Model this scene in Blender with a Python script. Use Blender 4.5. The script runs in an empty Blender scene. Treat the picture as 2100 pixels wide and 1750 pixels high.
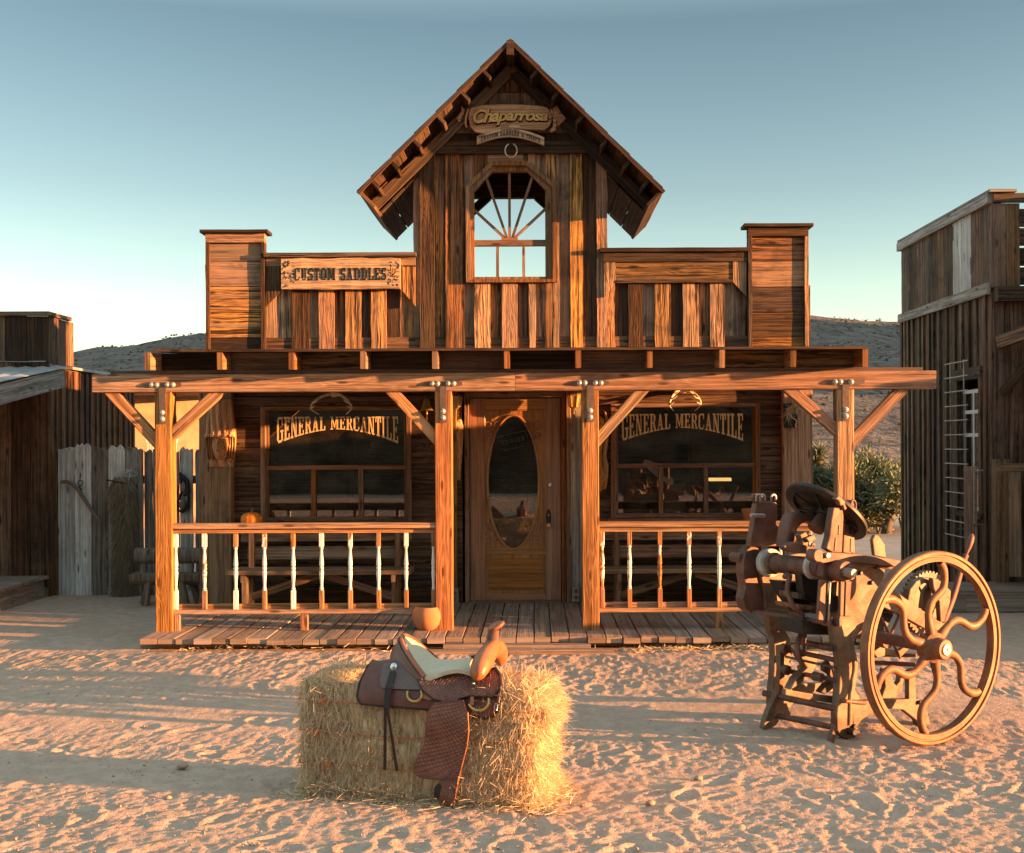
import bpy, bmesh, math, random
import numpy as np
from mathutils import Vector, Matrix
R = random.Random(11)
NR = np.random.RandomState(5)
SC = bpy.context.scene
COL = SC.collection
rad = math.radians

# ---------------------------------------------------------------- measuring
# F, CX, CY: focal length and vanishing point of the photograph on a 2100 wide grid
F, CX, CY, EYE, ROLL = 2380.0, 1099.0, 910.0, 1.685, rad(0.25)
XC = Vector((math.cos(ROLL), 0, -math.sin(ROLL)))
YC = Vector((math.sin(ROLL), 0, math.cos(ROLL)))
EV = Vector((0, 0, EYE))

def ray(x, y):
    return XC * ((x - CX) / F) + YC * ((CY - y) / F) + Vector((0, 1, 0))
def D(x, y, Y):
    return EV + ray(x, y) * Y
def G(x, y, z=0.0):
    r = ray(x, y)
    return EV + r * ((z - EYE) / r.z)
def onplane(x, y, p0, n):
    r = ray(x, y)
    return EV + r * ((p0 - EV).dot(n) / r.dot(n))
def LX(x, Y):
    return (x - CX) / F * Y
def LZ(y, Y, x=1099):
    return EYE + (CY - y) / F * Y - math.sin(ROLL) * (x - CX) / F * Y

# ---------------------------------------------------------------- mesh builder
class MB:
    def __init__(s):
        s.v, s.f, s.uv, s.r, s.m = [], [], [], [], []; s.level = False
    def add(s, vs, fs, uvs=None, rnd=None, mat=0):
        o = len(s.v)
        vs = [Vector(v) for v in vs]
        s.v += [tuple(v) for v in vs]
        if rnd is None: rnd = R.random()
        ou, ov = R.random() * 7, R.random() * 7
        for i, f in enumerate(fs):
            s.f.append([o + k for k in f])
            s.r.append(rnd); s.m.append(mat)
            if uvs is not None:
                s.uv += [(a + ou, b + ov) for a, b in uvs[i]]
            else:
                n = Vector((0, 0, 0))
                for k in range(len(f)):
                    n += vs[f[k]].cross(vs[f[(k + 1) % len(f)]])
                ax = max(range(3), key=lambda q: abs(n[q]))
                if ax == 2: s.uv += [(vs[k].x + ou, vs[k].y + ov) for k in f]
                elif ax == 1: s.uv += [((vs[k].x + ou, vs[k].z + ov) if s.level else (vs[k].z + ou, vs[k].x + ov)) for k in f]
                else: s.uv += [(vs[k].z + ou, vs[k].y + ov) for k in f]
    def board(s, p0, p1, W, w, t, segs=1, jit=0.0, rnd=None, mat=0, bev=0.0, taper=1.0):
        """a plank from p0 to p1, w wide along W, t thick across; slightly uneven edges"""
        p0, p1, W = Vector(p0), Vector(p1), Vector(W)
        L = p1 - p0; l = L.length; Ld = L / l
        W = (W - Ld * W.dot(Ld)).normalized(); T = Ld.cross(W)
        a, b = w / 2, t / 2
        if bev > 0:
            e = bev
            cs = [(-a + e, -b), (a - e, -b), (a, -b + e), (a, b - e), (a - e, b), (-a + e, b), (-a, b - e), (-a, -b + e)]
        else:
            cs = [(-a, -b), (a, -b), (a, b), (-a, b)]
        n = len(cs); vs = []
        per = [0]
        for k in range(n):
            q0, q1 = cs[k], cs[(k + 1) % n]
            per.append(per[-1] + math.hypot(q1[0] - q0[0], q1[1] - q0[1]))
        for i in range(segs + 1):
            fr = i / segs
            dl = 0
            if jit and i in (0, segs): dl = R.uniform(-jit, jit)
            ja, jb, jt = (R.uniform(-jit, jit) for _ in range(3))
            sc = 1 + (taper - 1) * fr
            for (ca, cb) in cs:
                off = ja if ca > 0 else jb
                vs.append(p0 + Ld * (l * fr + dl) + W * (ca * sc + off) + T * (cb * sc + jt * .4))
        fs, uvs = [], []
        for i in range(segs):
            for k in range(n):
                k2 = (k + 1) % n
                fs.append((i * n + k, i * n + k2, (i + 1) * n + k2, (i + 1) * n + k))
                u0, u1 = l * i / segs, l * (i + 1) / segs
                uvs.append([(u0, per[k]), (u0, per[k + 1]), (u1, per[k + 1]), (u1, per[k])])
        fs.append(tuple(reversed(range(n)))); uvs.append([(cs[k][0] * .3, cs[k][1] * .3) for k in reversed(range(n))])
        fs.append(tuple(segs * n + k for k in range(n))); uvs.append([(cs[k][0] * .3, cs[k][1] * .3) for k in range(n)])
        s.add(vs, fs, uvs, rnd, mat)
    def bx(s, x0, x1, y0, y1, z0, z1, axis=None, **kw):
        d = (abs(x1 - x0), abs(y1 - y0), abs(z1 - z0))
        if axis is None: axis = max(range(3), key=lambda k: d[k])
        c = Vector(((x0 + x1) / 2, (y0 + y1) / 2, (z0 + z1) / 2))
        A = [Vector((1, 0, 0)), Vector((0, 1, 0)), Vector((0, 0, 1))]
        o = [k for k in range(3) if k != axis]
        o.sort(key=lambda k: -d[k])
        h = A[axis] * d[axis] / 2
        s.board(c - h, c + h, A[o[0]], d[o[0]], d[o[1]], **kw)
    def prism(s, pts, vec, rnd=None, mat=0):
        pts = [Vector(p) for p in pts]; vec = Vector(vec); n = len(pts)
        nn = Vector((0, 0, 0))
        for k in range(n): nn += pts[k].cross(pts[(k + 1) % n])
        if nn.dot(vec) > 0: pts.reverse()
        vs = pts + [p + vec for p in pts]
        fs = [tuple(range(n)), tuple(reversed(range(n, 2 * n)))]
        for k in range(n):
            k2 = (k + 1) % n
            fs.append((k2, k, n + k, n + k2))
        s.add(vs, fs, None, rnd, mat)
    def lathe(s, prof, o, axis=(0, 0, 1), segs=24, rnd=None, mat=0, ref=None, full=2 * math.pi, lobes=None):
        o, A = Vector(o), Vector(axis).normalized()
        X = Vector(ref) if ref is not None else (Vector((1, 0, 0)) if abs(A.x) < .8 else Vector((0, 1, 0)))
        X = (X - A * X.dot(A)).normalized(); Y = A.cross(X)
        n = segs; m = len(prof); vs = []; fs = []; uvs = []
        closed = abs(full - 2 * math.pi) < 1e-6
        ringed = abs(prof[0][0] - prof[-1][0]) + abs(prof[0][1] - prof[-1][1]) < 1e-9
        cols = n if closed else n + 1
        for (r, h) in prof:
            for k in range(cols):
                a = full * k / n
                rr = r * (lobes(a) if lobes else 1)
                vs.append(o + A * h + X * (rr * math.cos(a)) + Y * (rr * math.sin(a)))
        run = 0
        for i in range(m - 1):
            st = math.hypot(prof[i + 1][0] - prof[i][0], prof[i + 1][1] - prof[i][1])
            for k in range(n):
                k2 = (k + 1) % cols
                fs.append((i * cols + k, i * cols + k2, (i + 1) * cols + k2, (i + 1) * cols + k))
                u0, u1 = k / n * 1.0, (k + 1) / n * 1.0
                uvs.append([(u0, run), (u1, run), (u1, run + st), (u0, run + st)])
            run += st
        if closed and not ringed:
            if prof[0][0] > 1e-5:
                fs.append(tuple(reversed(range(n)))); uvs.append([(vs[k].x, vs[k].z) for k in reversed(range(n))])
            if prof[-1][0] > 1e-5:
                fs.append(tuple((m - 1) * n + k for k in range(n))); uvs.append([(0, 0)] * n)
        s.add(vs, fs, uvs, rnd, mat)
    def cyl(s, p0, p1, r, segs=14, r2=None, rnd=None, mat=0):
        p0, p1 = Vector(p0), Vector(p1)
        l = (p1 - p0).length
        r2 = r if r2 is None else r2
        e = min(.004, r * .2, l * .2)
        s.lathe([(r - e, 0), (r, e), (r2, l - e), (r2 - e, l)], p0, p1 - p0, segs, rnd, mat)
    def tube(s, pts, rs, segs=8, rnd=None, mat=0, flat=1.0, up=None, closed=False):
        pts = [Vector(p) for p in pts]; n = len(pts)
        if not hasattr(rs, '__len__'): rs = [rs] * n
        vs, fs, uvs = [], [], []
        X = None; run = 0; runs = []
        for i in range(n):
            if closed: T = (pts[(i + 1) % n] - pts[i - 1]).normalized()
            else: T = (pts[min(i + 1, n - 1)] - pts[max(i - 1, 0)]).normalized()
            if X is None:
                X = Vector(up) if up is not None else (Vector((0, 0, 1)) if abs(T.z) < .9 else Vector((1, 0, 0)))
            X = (X - T * X.dot(T)).normalized(); Y = T.cross(X)
            if i: run += (pts[i] - pts[i - 1]).length
            runs.append(run)
            for k in range(segs):
                a = 2 * math.pi * k / segs
                vs.append(pts[i] + X * (rs[i] * math.cos(a)) + Y * (rs[i] * flat * math.sin(a)))
        last = n if closed else n - 1
        for i in range(last):
            j = (i + 1) % n
            for k in range(segs):
                k2 = (k + 1) % segs
                fs.append((i * segs + k, i * segs + k2, j * segs + k2, j * segs + k))
                v0, v1 = rs[i] * 6.28 * k / segs, rs[i] * 6.28 * (k + 1) / segs
                u0, u1 = runs[i], (runs[j] if j else runs[i] + .05)
                uvs.append([(u0, v0), (u0, v1), (u1, v1), (u1, v0)])
        if not closed:
            fs.append(tuple(reversed(range(segs)))); uvs.append([(0, 0)] * segs)
            fs.append(tuple((n - 1) * segs + k for k in range(segs))); uvs.append([(0, 0)] * segs)
        s.add(vs, fs, uvs, rnd, mat)
    def ball(s, c, r, rot=None, seg=12, rings=8, rnd=None, mat=0, noise=0.0):
        c = Vector(c)
        if not hasattr(r, '__len__'): r = (r, r, r)
        M = rot if rot is not None else Matrix.Identity(3)
        vs, fs = [], []
        for i in range(rings + 1):
            th = math.pi * i / rings
            for k in range(seg):
                ph = 2 * math.pi * k / seg
                q = 1 + R.uniform(-noise, noise)
                p = Vector((r[0] * math.sin(th) * math.cos(ph), r[1] * math.sin(th) * math.sin(ph), r[2] * math.cos(th))) * q
                vs.append(c + M @ p)
        for i in range(rings):
            for k in range(seg):
                k2 = (k + 1) % seg
                fs.append((i * seg + k, (i + 1) * seg + k, (i + 1) * seg + k2, i * seg + k2))
        s.add(vs, fs, None, rnd, mat)
    def sheet(s, P, nrm_t=0.0, rnd=None, mat=0, uvscale=1.0, back=None):
        """grid of points P[i][j]; back: same grid for the far side, gives it real thickness"""
        ni, nj = len(P), len(P[0])
        vs = [Vector(p) for row in P for p in row]
        fs, uvs = [], []
        # uv by running length
        U = [[0.0] * nj for _ in range(ni)]; V = [[0.0] * nj for _ in range(ni)]
        for i in range(ni):
            for j in range(nj):
                if j: V[i][j] = V[i][j - 1] + (Vector(P[i][j]) - Vector(P[i][j - 1])).length
                if i: U[i][j] = U[i - 1][j] + (Vector(P[i][j]) - Vector(P[i - 1][j])).length
        for i in range(ni - 1):
            for j in range(nj - 1):
                q = [(i, j), (i + 1, j), (i + 1, j + 1), (i, j + 1)]
                fs.append([a * nj + b for a, b in q]); uvs.append([(U[a][b] * uvscale, V[a][b] * uvscale) for a, b in q])
        if back is not None:
            o = len(vs)
            vs += [Vector(p) for row in back for p in row]
            for i in range(ni - 1):
                for j in range(nj - 1):
                    q = [(i, j + 1), (i + 1, j + 1), (i + 1, j), (i, j)]
                    fs.append([o + a * nj + b for a, b in q]); uvs.append([(U[a][b] * uvscale, V[a][b] * uvscale) for a, b in q])
            rim = [(i, 0) for i in range(ni)] + [(ni - 1, j) for j in range(1, nj)] + [(i, nj - 1) for i in range(ni - 2, -1, -1)] + [(0, j) for j in range(nj - 2, 0, -1)]
            for k in range(len(rim)):
                a, b = rim[k], rim[(k + 1) % len(rim)]
                ia, ib = a[0] * nj + a[1], b[0] * nj + b[1]
                fs.append([ib, ia, o + ia, o + ib]); uvs.append([(0, 0), (.01, 0), (.01, .01), (0, .01)])
        s.add(vs, fs, uvs, rnd, mat)
    def build(s, name, mats, parent=None, local=False, smooth=None):
        me = bpy.data.meshes.new(name)
        off = Vector((0, 0, 0))
        if parent is not None and not local:
            q = parent
            while q is not None:
                off += q.location; q = q.parent
        vv = np.array(s.v, dtype=np.float64).reshape(-1, 3) - np.array(off)
        me.from_pydata(vv.tolist(), [], s.f)
        uvl = me.uv_layers.new(name='UVMap')
        uvl.data.foreach_set('uv', np.array(s.uv, dtype=np.float32).ravel())
        at = me.attributes.new('rnd', 'FLOAT', 'FACE')
        at.data.foreach_set('value', np.array(s.r, dtype=np.float32))
        if not isinstance(mats, (list, tuple)): mats = [mats]
        for m in mats: me.materials.append(m)
        if len(mats) > 1:
            me.polygons.foreach_set('material_index', np.array(s.m, dtype=np.int32))
        if smooth is not None:
            me.polygons.foreach_set('use_smooth', np.ones(len(me.polygons), dtype=bool))
            me.update()
            me.set_sharp_from_angle(angle=rad(smooth))
        me.update()
        o = bpy.data.objects.new(name, me)
        COL.objects.link(o)
        if parent is not None: o.parent = parent
        return o

def tag(o, label=None, cat=None, group=None, kind=None):
    if label: o['label'] = label
    if cat: o['category'] = cat
    if group: o['group'] = group
    if kind: o['kind'] = kind
    return o
def thing(name, label, cat, loc=(0, 0, 0), group=None):
    o = bpy.data.objects.new(name, None); COL.objects.link(o)
    o.location = loc; o.empty_display_size = .1
    return tag(o, label, cat, group)
def copy_tree(o, parent=None):
    c = o.copy(); COL.objects.link(c)
    if parent is not None: c.parent = parent
    for ch in [q for q in bpy.data.objects if q.parent == o]:
        copy_tree(ch, c)
    return c

# ---------------------------------------------------------------- smooth noise for terrain
def _hash(ix, iy, seed):
    h = (ix.astype(np.int64) * 374761393 + iy.astype(np.int64) * 668265263 + seed * 974711) & 0x7fffffff
    h = ((h ^ (h >> 13)) * 1274126177) & 0x7fffffff
    h = h ^ (h >> 16)
    return (h & 0xffff) / 65535.0
def vnoise(x, y, seed=0):
    ix, iy = np.floor(x), np.floor(y)
    fx, fy = x - ix, y - iy
    fx = fx * fx * fx * (fx * (fx * 6 - 15) + 10); fy = fy * fy * fy * (fy * (fy * 6 - 15) + 10)
    a = _hash(ix, iy, seed); b = _hash(ix + 1, iy, seed); c = _hash(ix, iy + 1, seed); d = _hash(ix + 1, iy + 1, seed)
    return (a + (b - a) * fx) * (1 - fy) + (c + (d - c) * fx) * fy - .5
def fbm(x, y, octs=4, seed=0):
    t, a, f = 0, 1.0, 1.0
    for k in range(octs):
        t = t + a * vnoise(x * f + k * 17.3, y * f - k * 9.1, seed + k); a *= .5; f *= 2.03
    return t

# ---------------------------------------------------------------- materials
class NT:
    def __init__(s, name):
        s.mat = bpy.data.materials.new(name); s.mat.use_nodes = True
        s.t = s.mat.node_tree; s.n = s.t.nodes; s.l = s.t.links
        s.n.clear()
        s.out = s.n.new('ShaderNodeOutputMaterial')
    def node(s, typ, ins=None, **props):
        nd = s.n.new('ShaderNode' + typ)
        for k, v in props.items(): setattr(nd, k, v)
        for k, v in (ins or {}).items(): s.put(nd.inputs[k], v)
        return nd
    def put(s, sock, v):
        if isinstance(v, bpy.types.NodeSocket): s.l.new(v, sock)
        elif v is not None:
            if hasattr(v, '__len__') and len(v) == 3 and sock.type == 'RGBA': v = (*v, 1)
            sock.default_value = v
    def math(s, op, a, b=None, c=None, clamp=False):
        nd = s.n.new('ShaderNodeMath'); nd.operation = op; nd.use_clamp = clamp
        s.put(nd.inputs[0], a)
        if b is not None: s.put(nd.inputs[1], b)
        if c is not None: s.put(nd.inputs[2], c)
        return nd.outputs[0]
    def mix(s, f, a, b, blend='MIX'):
        nd = s.n.new('ShaderNodeMix'); nd.data_type = 'RGBA'; nd.blend_type = blend
        s.put(nd.inputs[0], f); s.put(nd.inputs[6], a); s.put(nd.inputs[7], b)
        return nd.outputs[2]
    def ramp(s, f, lo, hi, a=0.0, b=1.0):
        nd = s.n.new('ShaderNodeMapRange'); nd.interpolation_type = 'SMOOTHSTEP'
        s.put(nd.inputs[0], f); nd.inputs[1].default_value = lo; nd.inputs[2].default_value = hi
        nd.inputs[3].default_value = a; nd.inputs[4].default_value = b
        return nd.outputs[0]
    def noise(s, vec, scale=1, detail=2, rough=.5, dist=0.0, dim='3D'):
        nd = s.node('TexNoise', {'Scale': scale, 'Detail': detail, 'Roughness': rough, 'Distortion': dist}, noise_dimensions=dim)
        if vec is not None: s.put(nd.inputs['Vector'], vec)
        return nd.outputs['Fac']
    def scaled(s, vec, sc, loc=(0, 0, 0)):
        nd = s.node('Mapping', {'Scale': sc, 'Location': loc}); s.put(nd.inputs['Vector'], vec)
        return nd.outputs[0]
    def uv(s): return s.node('UVMap').outputs[0]
    def pos(s): return s.node('NewGeometry').outputs['Position']
    def rnd(s): return s.node('Attribute', attribute_name='rnd').outputs['Fac']
    def bump(s, h, strength=.4, dist=.01):
        return s.node('Bump', {'Height': h, 'Strength': strength, 'Distance': dist}).outputs[0]
    def finish(s, col, rough=.7, spec=.3, bump=None, metal=0.0, **kw):
        ins = {'Base Color': col, 'Roughness': rough, 'Specular IOR Level': spec, 'Metallic': metal}
        if bump is not None: ins['Normal'] = bump
        ins.update(kw)
        p = s.node('BsdfPrincipled', ins)
        s.l.new(p.outputs[0], s.out.inputs[0])
        return s.mat

def wood(name, dark, light, rough=.78, ring=9, gx=.55, gy=5.0, bump=.5, var=.35, stain=.45, stainc=(.05, .035, .025), knots=.8, spec=.2, satv=.2, grey=0.0, hard=(.04, .92), paint=None, paintc=(.75, .72, .66)):
    t = NT(name); uv = t.uv(); rn = t.rnd()
    vo = t.node('TexVoronoi', {'Scale': 1.0, 'Randomness': 1.0}, voronoi_dimensions='2D')
    t.put(vo.inputs['Vector'], t.scaled(uv, (1.3, 5.2, 1)))
    kd = vo.outputs['Distance']
    n1 = t.noise(t.scaled(uv, (gx, gy, 1)), 1.6, 2, .5, .9)
    pull = t.ramp(kd, .0, .45, 1.0, 0.0)
    src = t.math('ADD', t.math('MULTIPLY', n1, float(ring)), t.math('MULTIPLY', pull, 2.2 * knots))
    rings = t.math('PINGPONG', src, .5)
    rings = t.math('POWER', t.math('MULTIPLY', rings, 2.0), 1.6)
    fine = t.noise(t.scaled(uv, (3.0, 120, 1)), 1.0, 3, .65, .2)
    mid = t.noise(t.scaled(uv, (.8, 34, 1)), 1.0, 4, .68, .3)
    crk = t.noise(t.scaled(uv, (.7, 75, 1), (2, 9, 0)), 1.0, 2, .5, .25)
    fac = t.math('ADD', t.math('MULTIPLY', rings, .17), t.math('ADD', t.math('MULTIPLY', t.ramp(fine, .25, .75), .3), t.math('MULTIPLY', t.ramp(mid, .32, .68), .58)), clamp=True)
    col = t.mix(t.ramp(fac, *hard), dark, light)
    if grey:
        # silvered and blackened streaks that run with the grain, and nail-rust
        g1 = t.noise(t.scaled(uv, (.55, 13, 1), (3, 5, 0)), 1.0, 4, .6, .5)
        col = t.mix(t.math('MULTIPLY', t.ramp(g1, .52, .66), grey), col, tuple(.35 * a_ + .65 * sum(light) / 3 * .62 for a_ in light))
        g2 = t.noise(t.scaled(uv, (.8, 17, 1), (7, 1, 0)), 1.0, 4, .65, .6)
        col = t.mix(t.math('MULTIPLY', t.ramp(g2, .54, .64), grey), col, tuple(c_ * .8 for c_ in dark))
    # knots
    km = t.math('MULTIPLY', t.ramp(kd, .035, .085, 1.0, 0.0), knots, clamp=True)
    col = t.mix(km, col, tuple(c * .35 for c in dark))
    col = t.mix(t.math('MULTIPLY', t.ramp(crk, .66, .72), .75), col, tuple(c_ * .4 for c_ in dark))      # drying cracks
    # board to board variation
    r2 = t.math('FRACT', t.math('MULTIPLY', rn, 7.31))
    r3 = t.math('FRACT', t.math('MULTIPLY', rn, 13.7))
    hs = t.node('HueSaturation', {'Hue': t.math('MULTIPLY_ADD', r3, .024, .488), 'Saturation': t.math('MULTIPLY_ADD', r2, satv * 2, 1 - satv), 'Value': t.math('MULTIPLY_ADD', rn, var * 2, 1 - var), 'Color': col})
    col = hs.outputs[0]
    ps = t.pos()
    if grey:      # some boards have gone silver, some nearly black
        r4 = t.math('FRACT', t.math('MULTIPLY', rn, 23.9))
        col = t.mix(t.math('MULTIPLY', t.ramp(r4, .58, .72), .5), col, tuple(.5 * a_ + .5 * sum(light) / 3 * .8 for a_ in light))
        col = t.mix(t.math('MULTIPLY', t.ramp(r4, .38, .24), .85), col, tuple(c_ * 1.1 for c_ in dark))
    st = t.noise(ps, 2.1, 5, .62, .6)
    col = t.mix(t.math('MULTIPLY', t.ramp(st, .46, .72), stain), col, stainc)
    st2 = t.noise(t.scaled(uv, (2.2, 30, 1)), 1.0, 2, .5, .3)
    col = t.mix(t.math('MULTIPLY', t.ramp(st2, .6, .78), stain), col, tuple(c * .55 for c in dark))
    h = t.math('SUBTRACT', t.math('ADD', t.math('MULTIPLY', rings, .25), t.math('ADD', t.math('MULTIPLY', fine, .7), t.math('MULTIPLY', mid, .7))), t.math('MULTIPLY', t.ramp(crk, .64, .72), .8))
    if paint is not None:
        pn = t.noise(t.scaled(ps, (14, 14, 7)), 1.0, 4, .65, .4)
        pm = t.ramp(t.math('ADD', pn, t.math('MULTIPLY_ADD', rn, paint[1], paint[0])), .48, .52)
        col = t.mix(pm, col, paintc)
        h = t.math('ADD', h, t.math('MULTIPLY', pm, .5))
    return t.finish(col, rough, spec, t.bump(h, bump, .008))

def plain(name, col, rough=.6, spec=.3, metal=0.0, nz=18, var=.25, bump=.15, bd=.004, second=None, sfac=.5, wear=None):
    t = NT(name); ps = t.pos()
    n = t.noise(ps, nz, 5, .6, .2)
    c = t.mix(t.ramp(n, .25, .75), tuple(q * (1 - var) for q in col), tuple(min(1, q * (1 + var)) for q in col))
    if second is not None:
        n2 = t.noise(ps, nz * .37, 6, .68, .5)
        c = t.mix(t.math('MULTIPLY', t.ramp(n2, .45, .62), sfac), c, second)
    n3 = t.noise(ps, nz * 6, 3, .6)
    if wear is not None:      # rubbed edges and flaked spots
        bv = t.node('Bevel', {'Radius': .012}, samples=4)
        dt = t.node('VectorMath', operation='DOT_PRODUCT'); t.l.new(bv.outputs[0], dt.inputs[0]); t.l.new(t.node('NewGeometry').outputs['Normal'], dt.inputs[1])
        em = t.ramp(t.math('ADD', dt.outputs['Value'], t.math('MULTIPLY', n3, .12)), 1.0, .90, 0.0, .8)
        c = t.mix(em, c, wear)
        fl = t.noise(ps, nz * 2.6, 6, .7, .4)
        c = t.mix(t.math('MULTIPLY', t.ramp(fl, .60, .66), .6), c, tuple(q * .38 for q in col))
        rough = t.math('MULTIPLY_ADD', n2 if second is not None else n, .5, rough - .22)
    return t.finish(c, rough, spec, t.bump(t.math('ADD', n, t.math('MULTIPLY', n3, .5)), bump, bd), metal)

# ---------------------------------------------------------------- lettering
GL = {}
def _g(ch, w, *q): GL[ch] = (w, q)
def _stem(x, hw=.12, sw=.24, y0=0, y1=1):
    return [(x - hw, y0), (x + hw, y0), (x + hw, y1), (x - hw, y1)], [(x - sw, y0), (x + sw, y0), (x + sw, y0 + .085), (x - sw, y0 + .085)], [(x - sw, y1 - .085), (x + sw, y1 - .085), (x + sw, y1), (x - sw, y1)]
def _q(x0, y0, x1, y1): return [(x0, y0), (x1, y0), (x1, y1), (x0, y1)]
_g('I', .5, *_stem(.25))
_g('L', .85, *_stem(.25), _q(.37, 0, .8, .09), _q(.68, 0, .82, .32))
_g('E', .88, *_stem(.25), _q(.3, 0, .8, .09), _q(.3, .91, .8, 1), _q(.68, 0, .82, .27), _q(.68, .73, .82, 1), _q(.3, .46, .62, .54), _q(.54, .38, .64, .62))
_g('T', .86, _q(.31, 0, .55, 1), _q(.2, 0, .66, .085), _q(.05, .9, .81, 1), _q(.03, .7, .16, 1), _q(.7, .7, .83, 1))
_g('N', 1.0, *_stem(.2, .06, .2), *_stem(.8, .06, .2), [(.12, 1), (.36, 1), (.86, 0), (.64, 0)])
_g('M', 1.2, *_stem(.2, .06, .2), *_stem(1.0, .12, .22), [(.12, 1), (.36, 1), (.66, .12), (.55, .12)], [(.84, 1), (1.0, 1), (.66, .12), (.55, .12)])
_g('A', 1.0, [(.14, 0), (.26, 0), (.56, 1), (.42, 1)], [(.62, 0), (.88, 0), (.58, 1), (.42, 1)], _q(0, 0, .38, .085), _q(.52, 0, 1.0, .085), _q(.28, .28, .72, .36))
_g('R', .95, *_stem(.25), _q(.3, .92, .66, 1), _q(.3, .46, .66, .54), [(.6, .46), (.7, .5), (.7, .96), (.6, 1)], [(.68, .5), (.84, .62), (.84, .86), (.68, .97)], [(.5, .48), (.7, .48), (.94, 0), (.68, 0)], _q(.66, 0, .98, .085))
_g('G', .95, [(.06, .15), (.3, .06), (.3, .94), (.06, .85)], [(.06, .15), (.28, 0), (.72, 0), (.88, .12), (.72, .1), (.3, .1)], [(.06, .85), (.28, 1), (.66, 1), (.8, .88), (.7, .9), (.3, .9)], _q(.74, .68, .86, 1), _q(.66, .05, .88, .46), _q(.52, .4, .98, .48))
_g('C', .92, [(.06, .15), (.3, .06), (.3, .94), (.06, .85)], [(.06, .15), (.28, 0), (.66, 0), (.86, .16), (.7, .1), (.3, .1)], [(.06, .85), (.28, 1), (.66, 1), (.8, .88), (.7, .9), (.3, .9)], _q(.72, .66, .86, 1), [(.74, .1), (.86, .16), (.86, .3), (.76, .3)])
_g('O', .95, [(.05, .18), (.28, .05), (.28, .95), (.05, .82)], [(.67, .05), (.9, .18), (.9, .82), (.67, .95)], [(.2, .1), (.3, 0), (.65, 0), (.75, .1)], [(.2, .9), (.75, .9), (.65, 1), (.3, 1)])
_g('U', .95, _q(.12, .15, .36, 1), _q(0, .91, .48, 1), _q(.64, .15, .78, 1), _q(.52, .91, .92, 1), [(.12, .16), (.3, 0), (.64, 0), (.78, .16), (.64, .1), (.3, .1)])
_g('S', .85, [(.06, .56), (.28, .5), (.28, .92), (.06, .84)], [(.57, .08), (.79, .16), (.79, .44), (.57, .5)], [(.1, .1), (.25, 0), (.62, 0), (.76, .12)], [(.1, .86), (.25, 1), (.6, 1), (.74, .9)], [(.1, .54), (.28, .46), (.76, .44), (.58, .56)], _q(.05, 0, .17, .3), _q(.66, .7, .78, 1))
_g('D', .98, *_stem(.25), _q(.3, 0, .66, .09), _q(.3, .91, .66, 1), [(.62, 0), (.9, .2), (.9, .8), (.62, 1), (.68, .88), (.68, .12)])
_g('Y', .95, _q(.36, 0, .6, .45), _q(.24, 0, .72, .085), [(.1, 1), (.36, 1), (.58, .4), (.38, .4)], [(.74, 1), (.86, 1), (.6, .42), (.48, .4)], _q(0, .915, .44, 1), _q(.62, .915, .97, 1))
_g('H', 1.0, *_stem(.22), *_stem(.78), _q(.3, .45, .7, .54))
_g('P', .9, *_stem(.25), _q(.3, .92, .66, 1), _q(.3, .42, .66, .5), [(.62, .42), (.84, .56), (.84, .86), (.62, 1)])
_g('&', 1.0, [(.1, .15), (.3, .0), (.32, .1), (.25, .3)], _q(.25, 0, .7, .1), [(.1, .2), (.28, .2), (.75, .8), (.55, .8)], [(.3, .7), (.7, 1), (.5, 1), (.3, .85)], [(.3, .8), (.45, .75), (.95, 0), (.75, 0)])
GL[' '] = (.55, ())
def letters(mb, text, fn, depth, gap=.1, mat=0):
    """slab letters; fn(x in 0..1, y in 0..1) gives the point on the front face, depth the vector back"""
    tot = sum(GL[c][0] + gap for c in text) - gap; x = 0; k = 0
    for c in text:
        w, qs = GL[c]
        for q in qs:
            k += 1
            pts = [fn((x + a) / tot, b) for a, b in q]
            d = Vector(depth)
            off = d * (-.08 * (k % 5))
            mb.prism([p + off for p in pts], d, rnd=.5, mat=mat)
        x += w + gap
def text_shape(body, extrude=.03, shear=0.0, bevel=0.0, spacing=1.0, offset=0.0):
    cu = bpy.data.curves.new('lettering', 'FONT'); cu.body = body; cu.extrude = extrude; cu.shear = shear
    cu.bevel_depth = bevel; cu.space_character = spacing; cu.offset = offset; cu.resolution_u = 4
    ob = bpy.data.objects.new('lettering', cu); COL.objects.link(ob)
    bpy.context.view_layer.update()
    me = ob.evaluated_get(bpy.context.evaluated_depsgraph_get()).to_mesh()
    vs = [v.co.copy() for v in me.vertices]; fs = [tuple(p.vertices) for p in me.polygons]
    bpy.data.objects.remove(ob); bpy.data.curves.remove(cu)
    x0 = min(v.x for v in vs); x1 = max(v.x for v in vs); y0 = min(v.y for v in vs); y1 = max(v.y for v in vs)
    z1 = max(v.z for v in vs)
    return [Vector(((v.x - x0) / (x1 - x0), (v.y - y0) / (y1 - y0), v.z / z1 if z1 else 0)) for v in vs], fs

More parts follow.
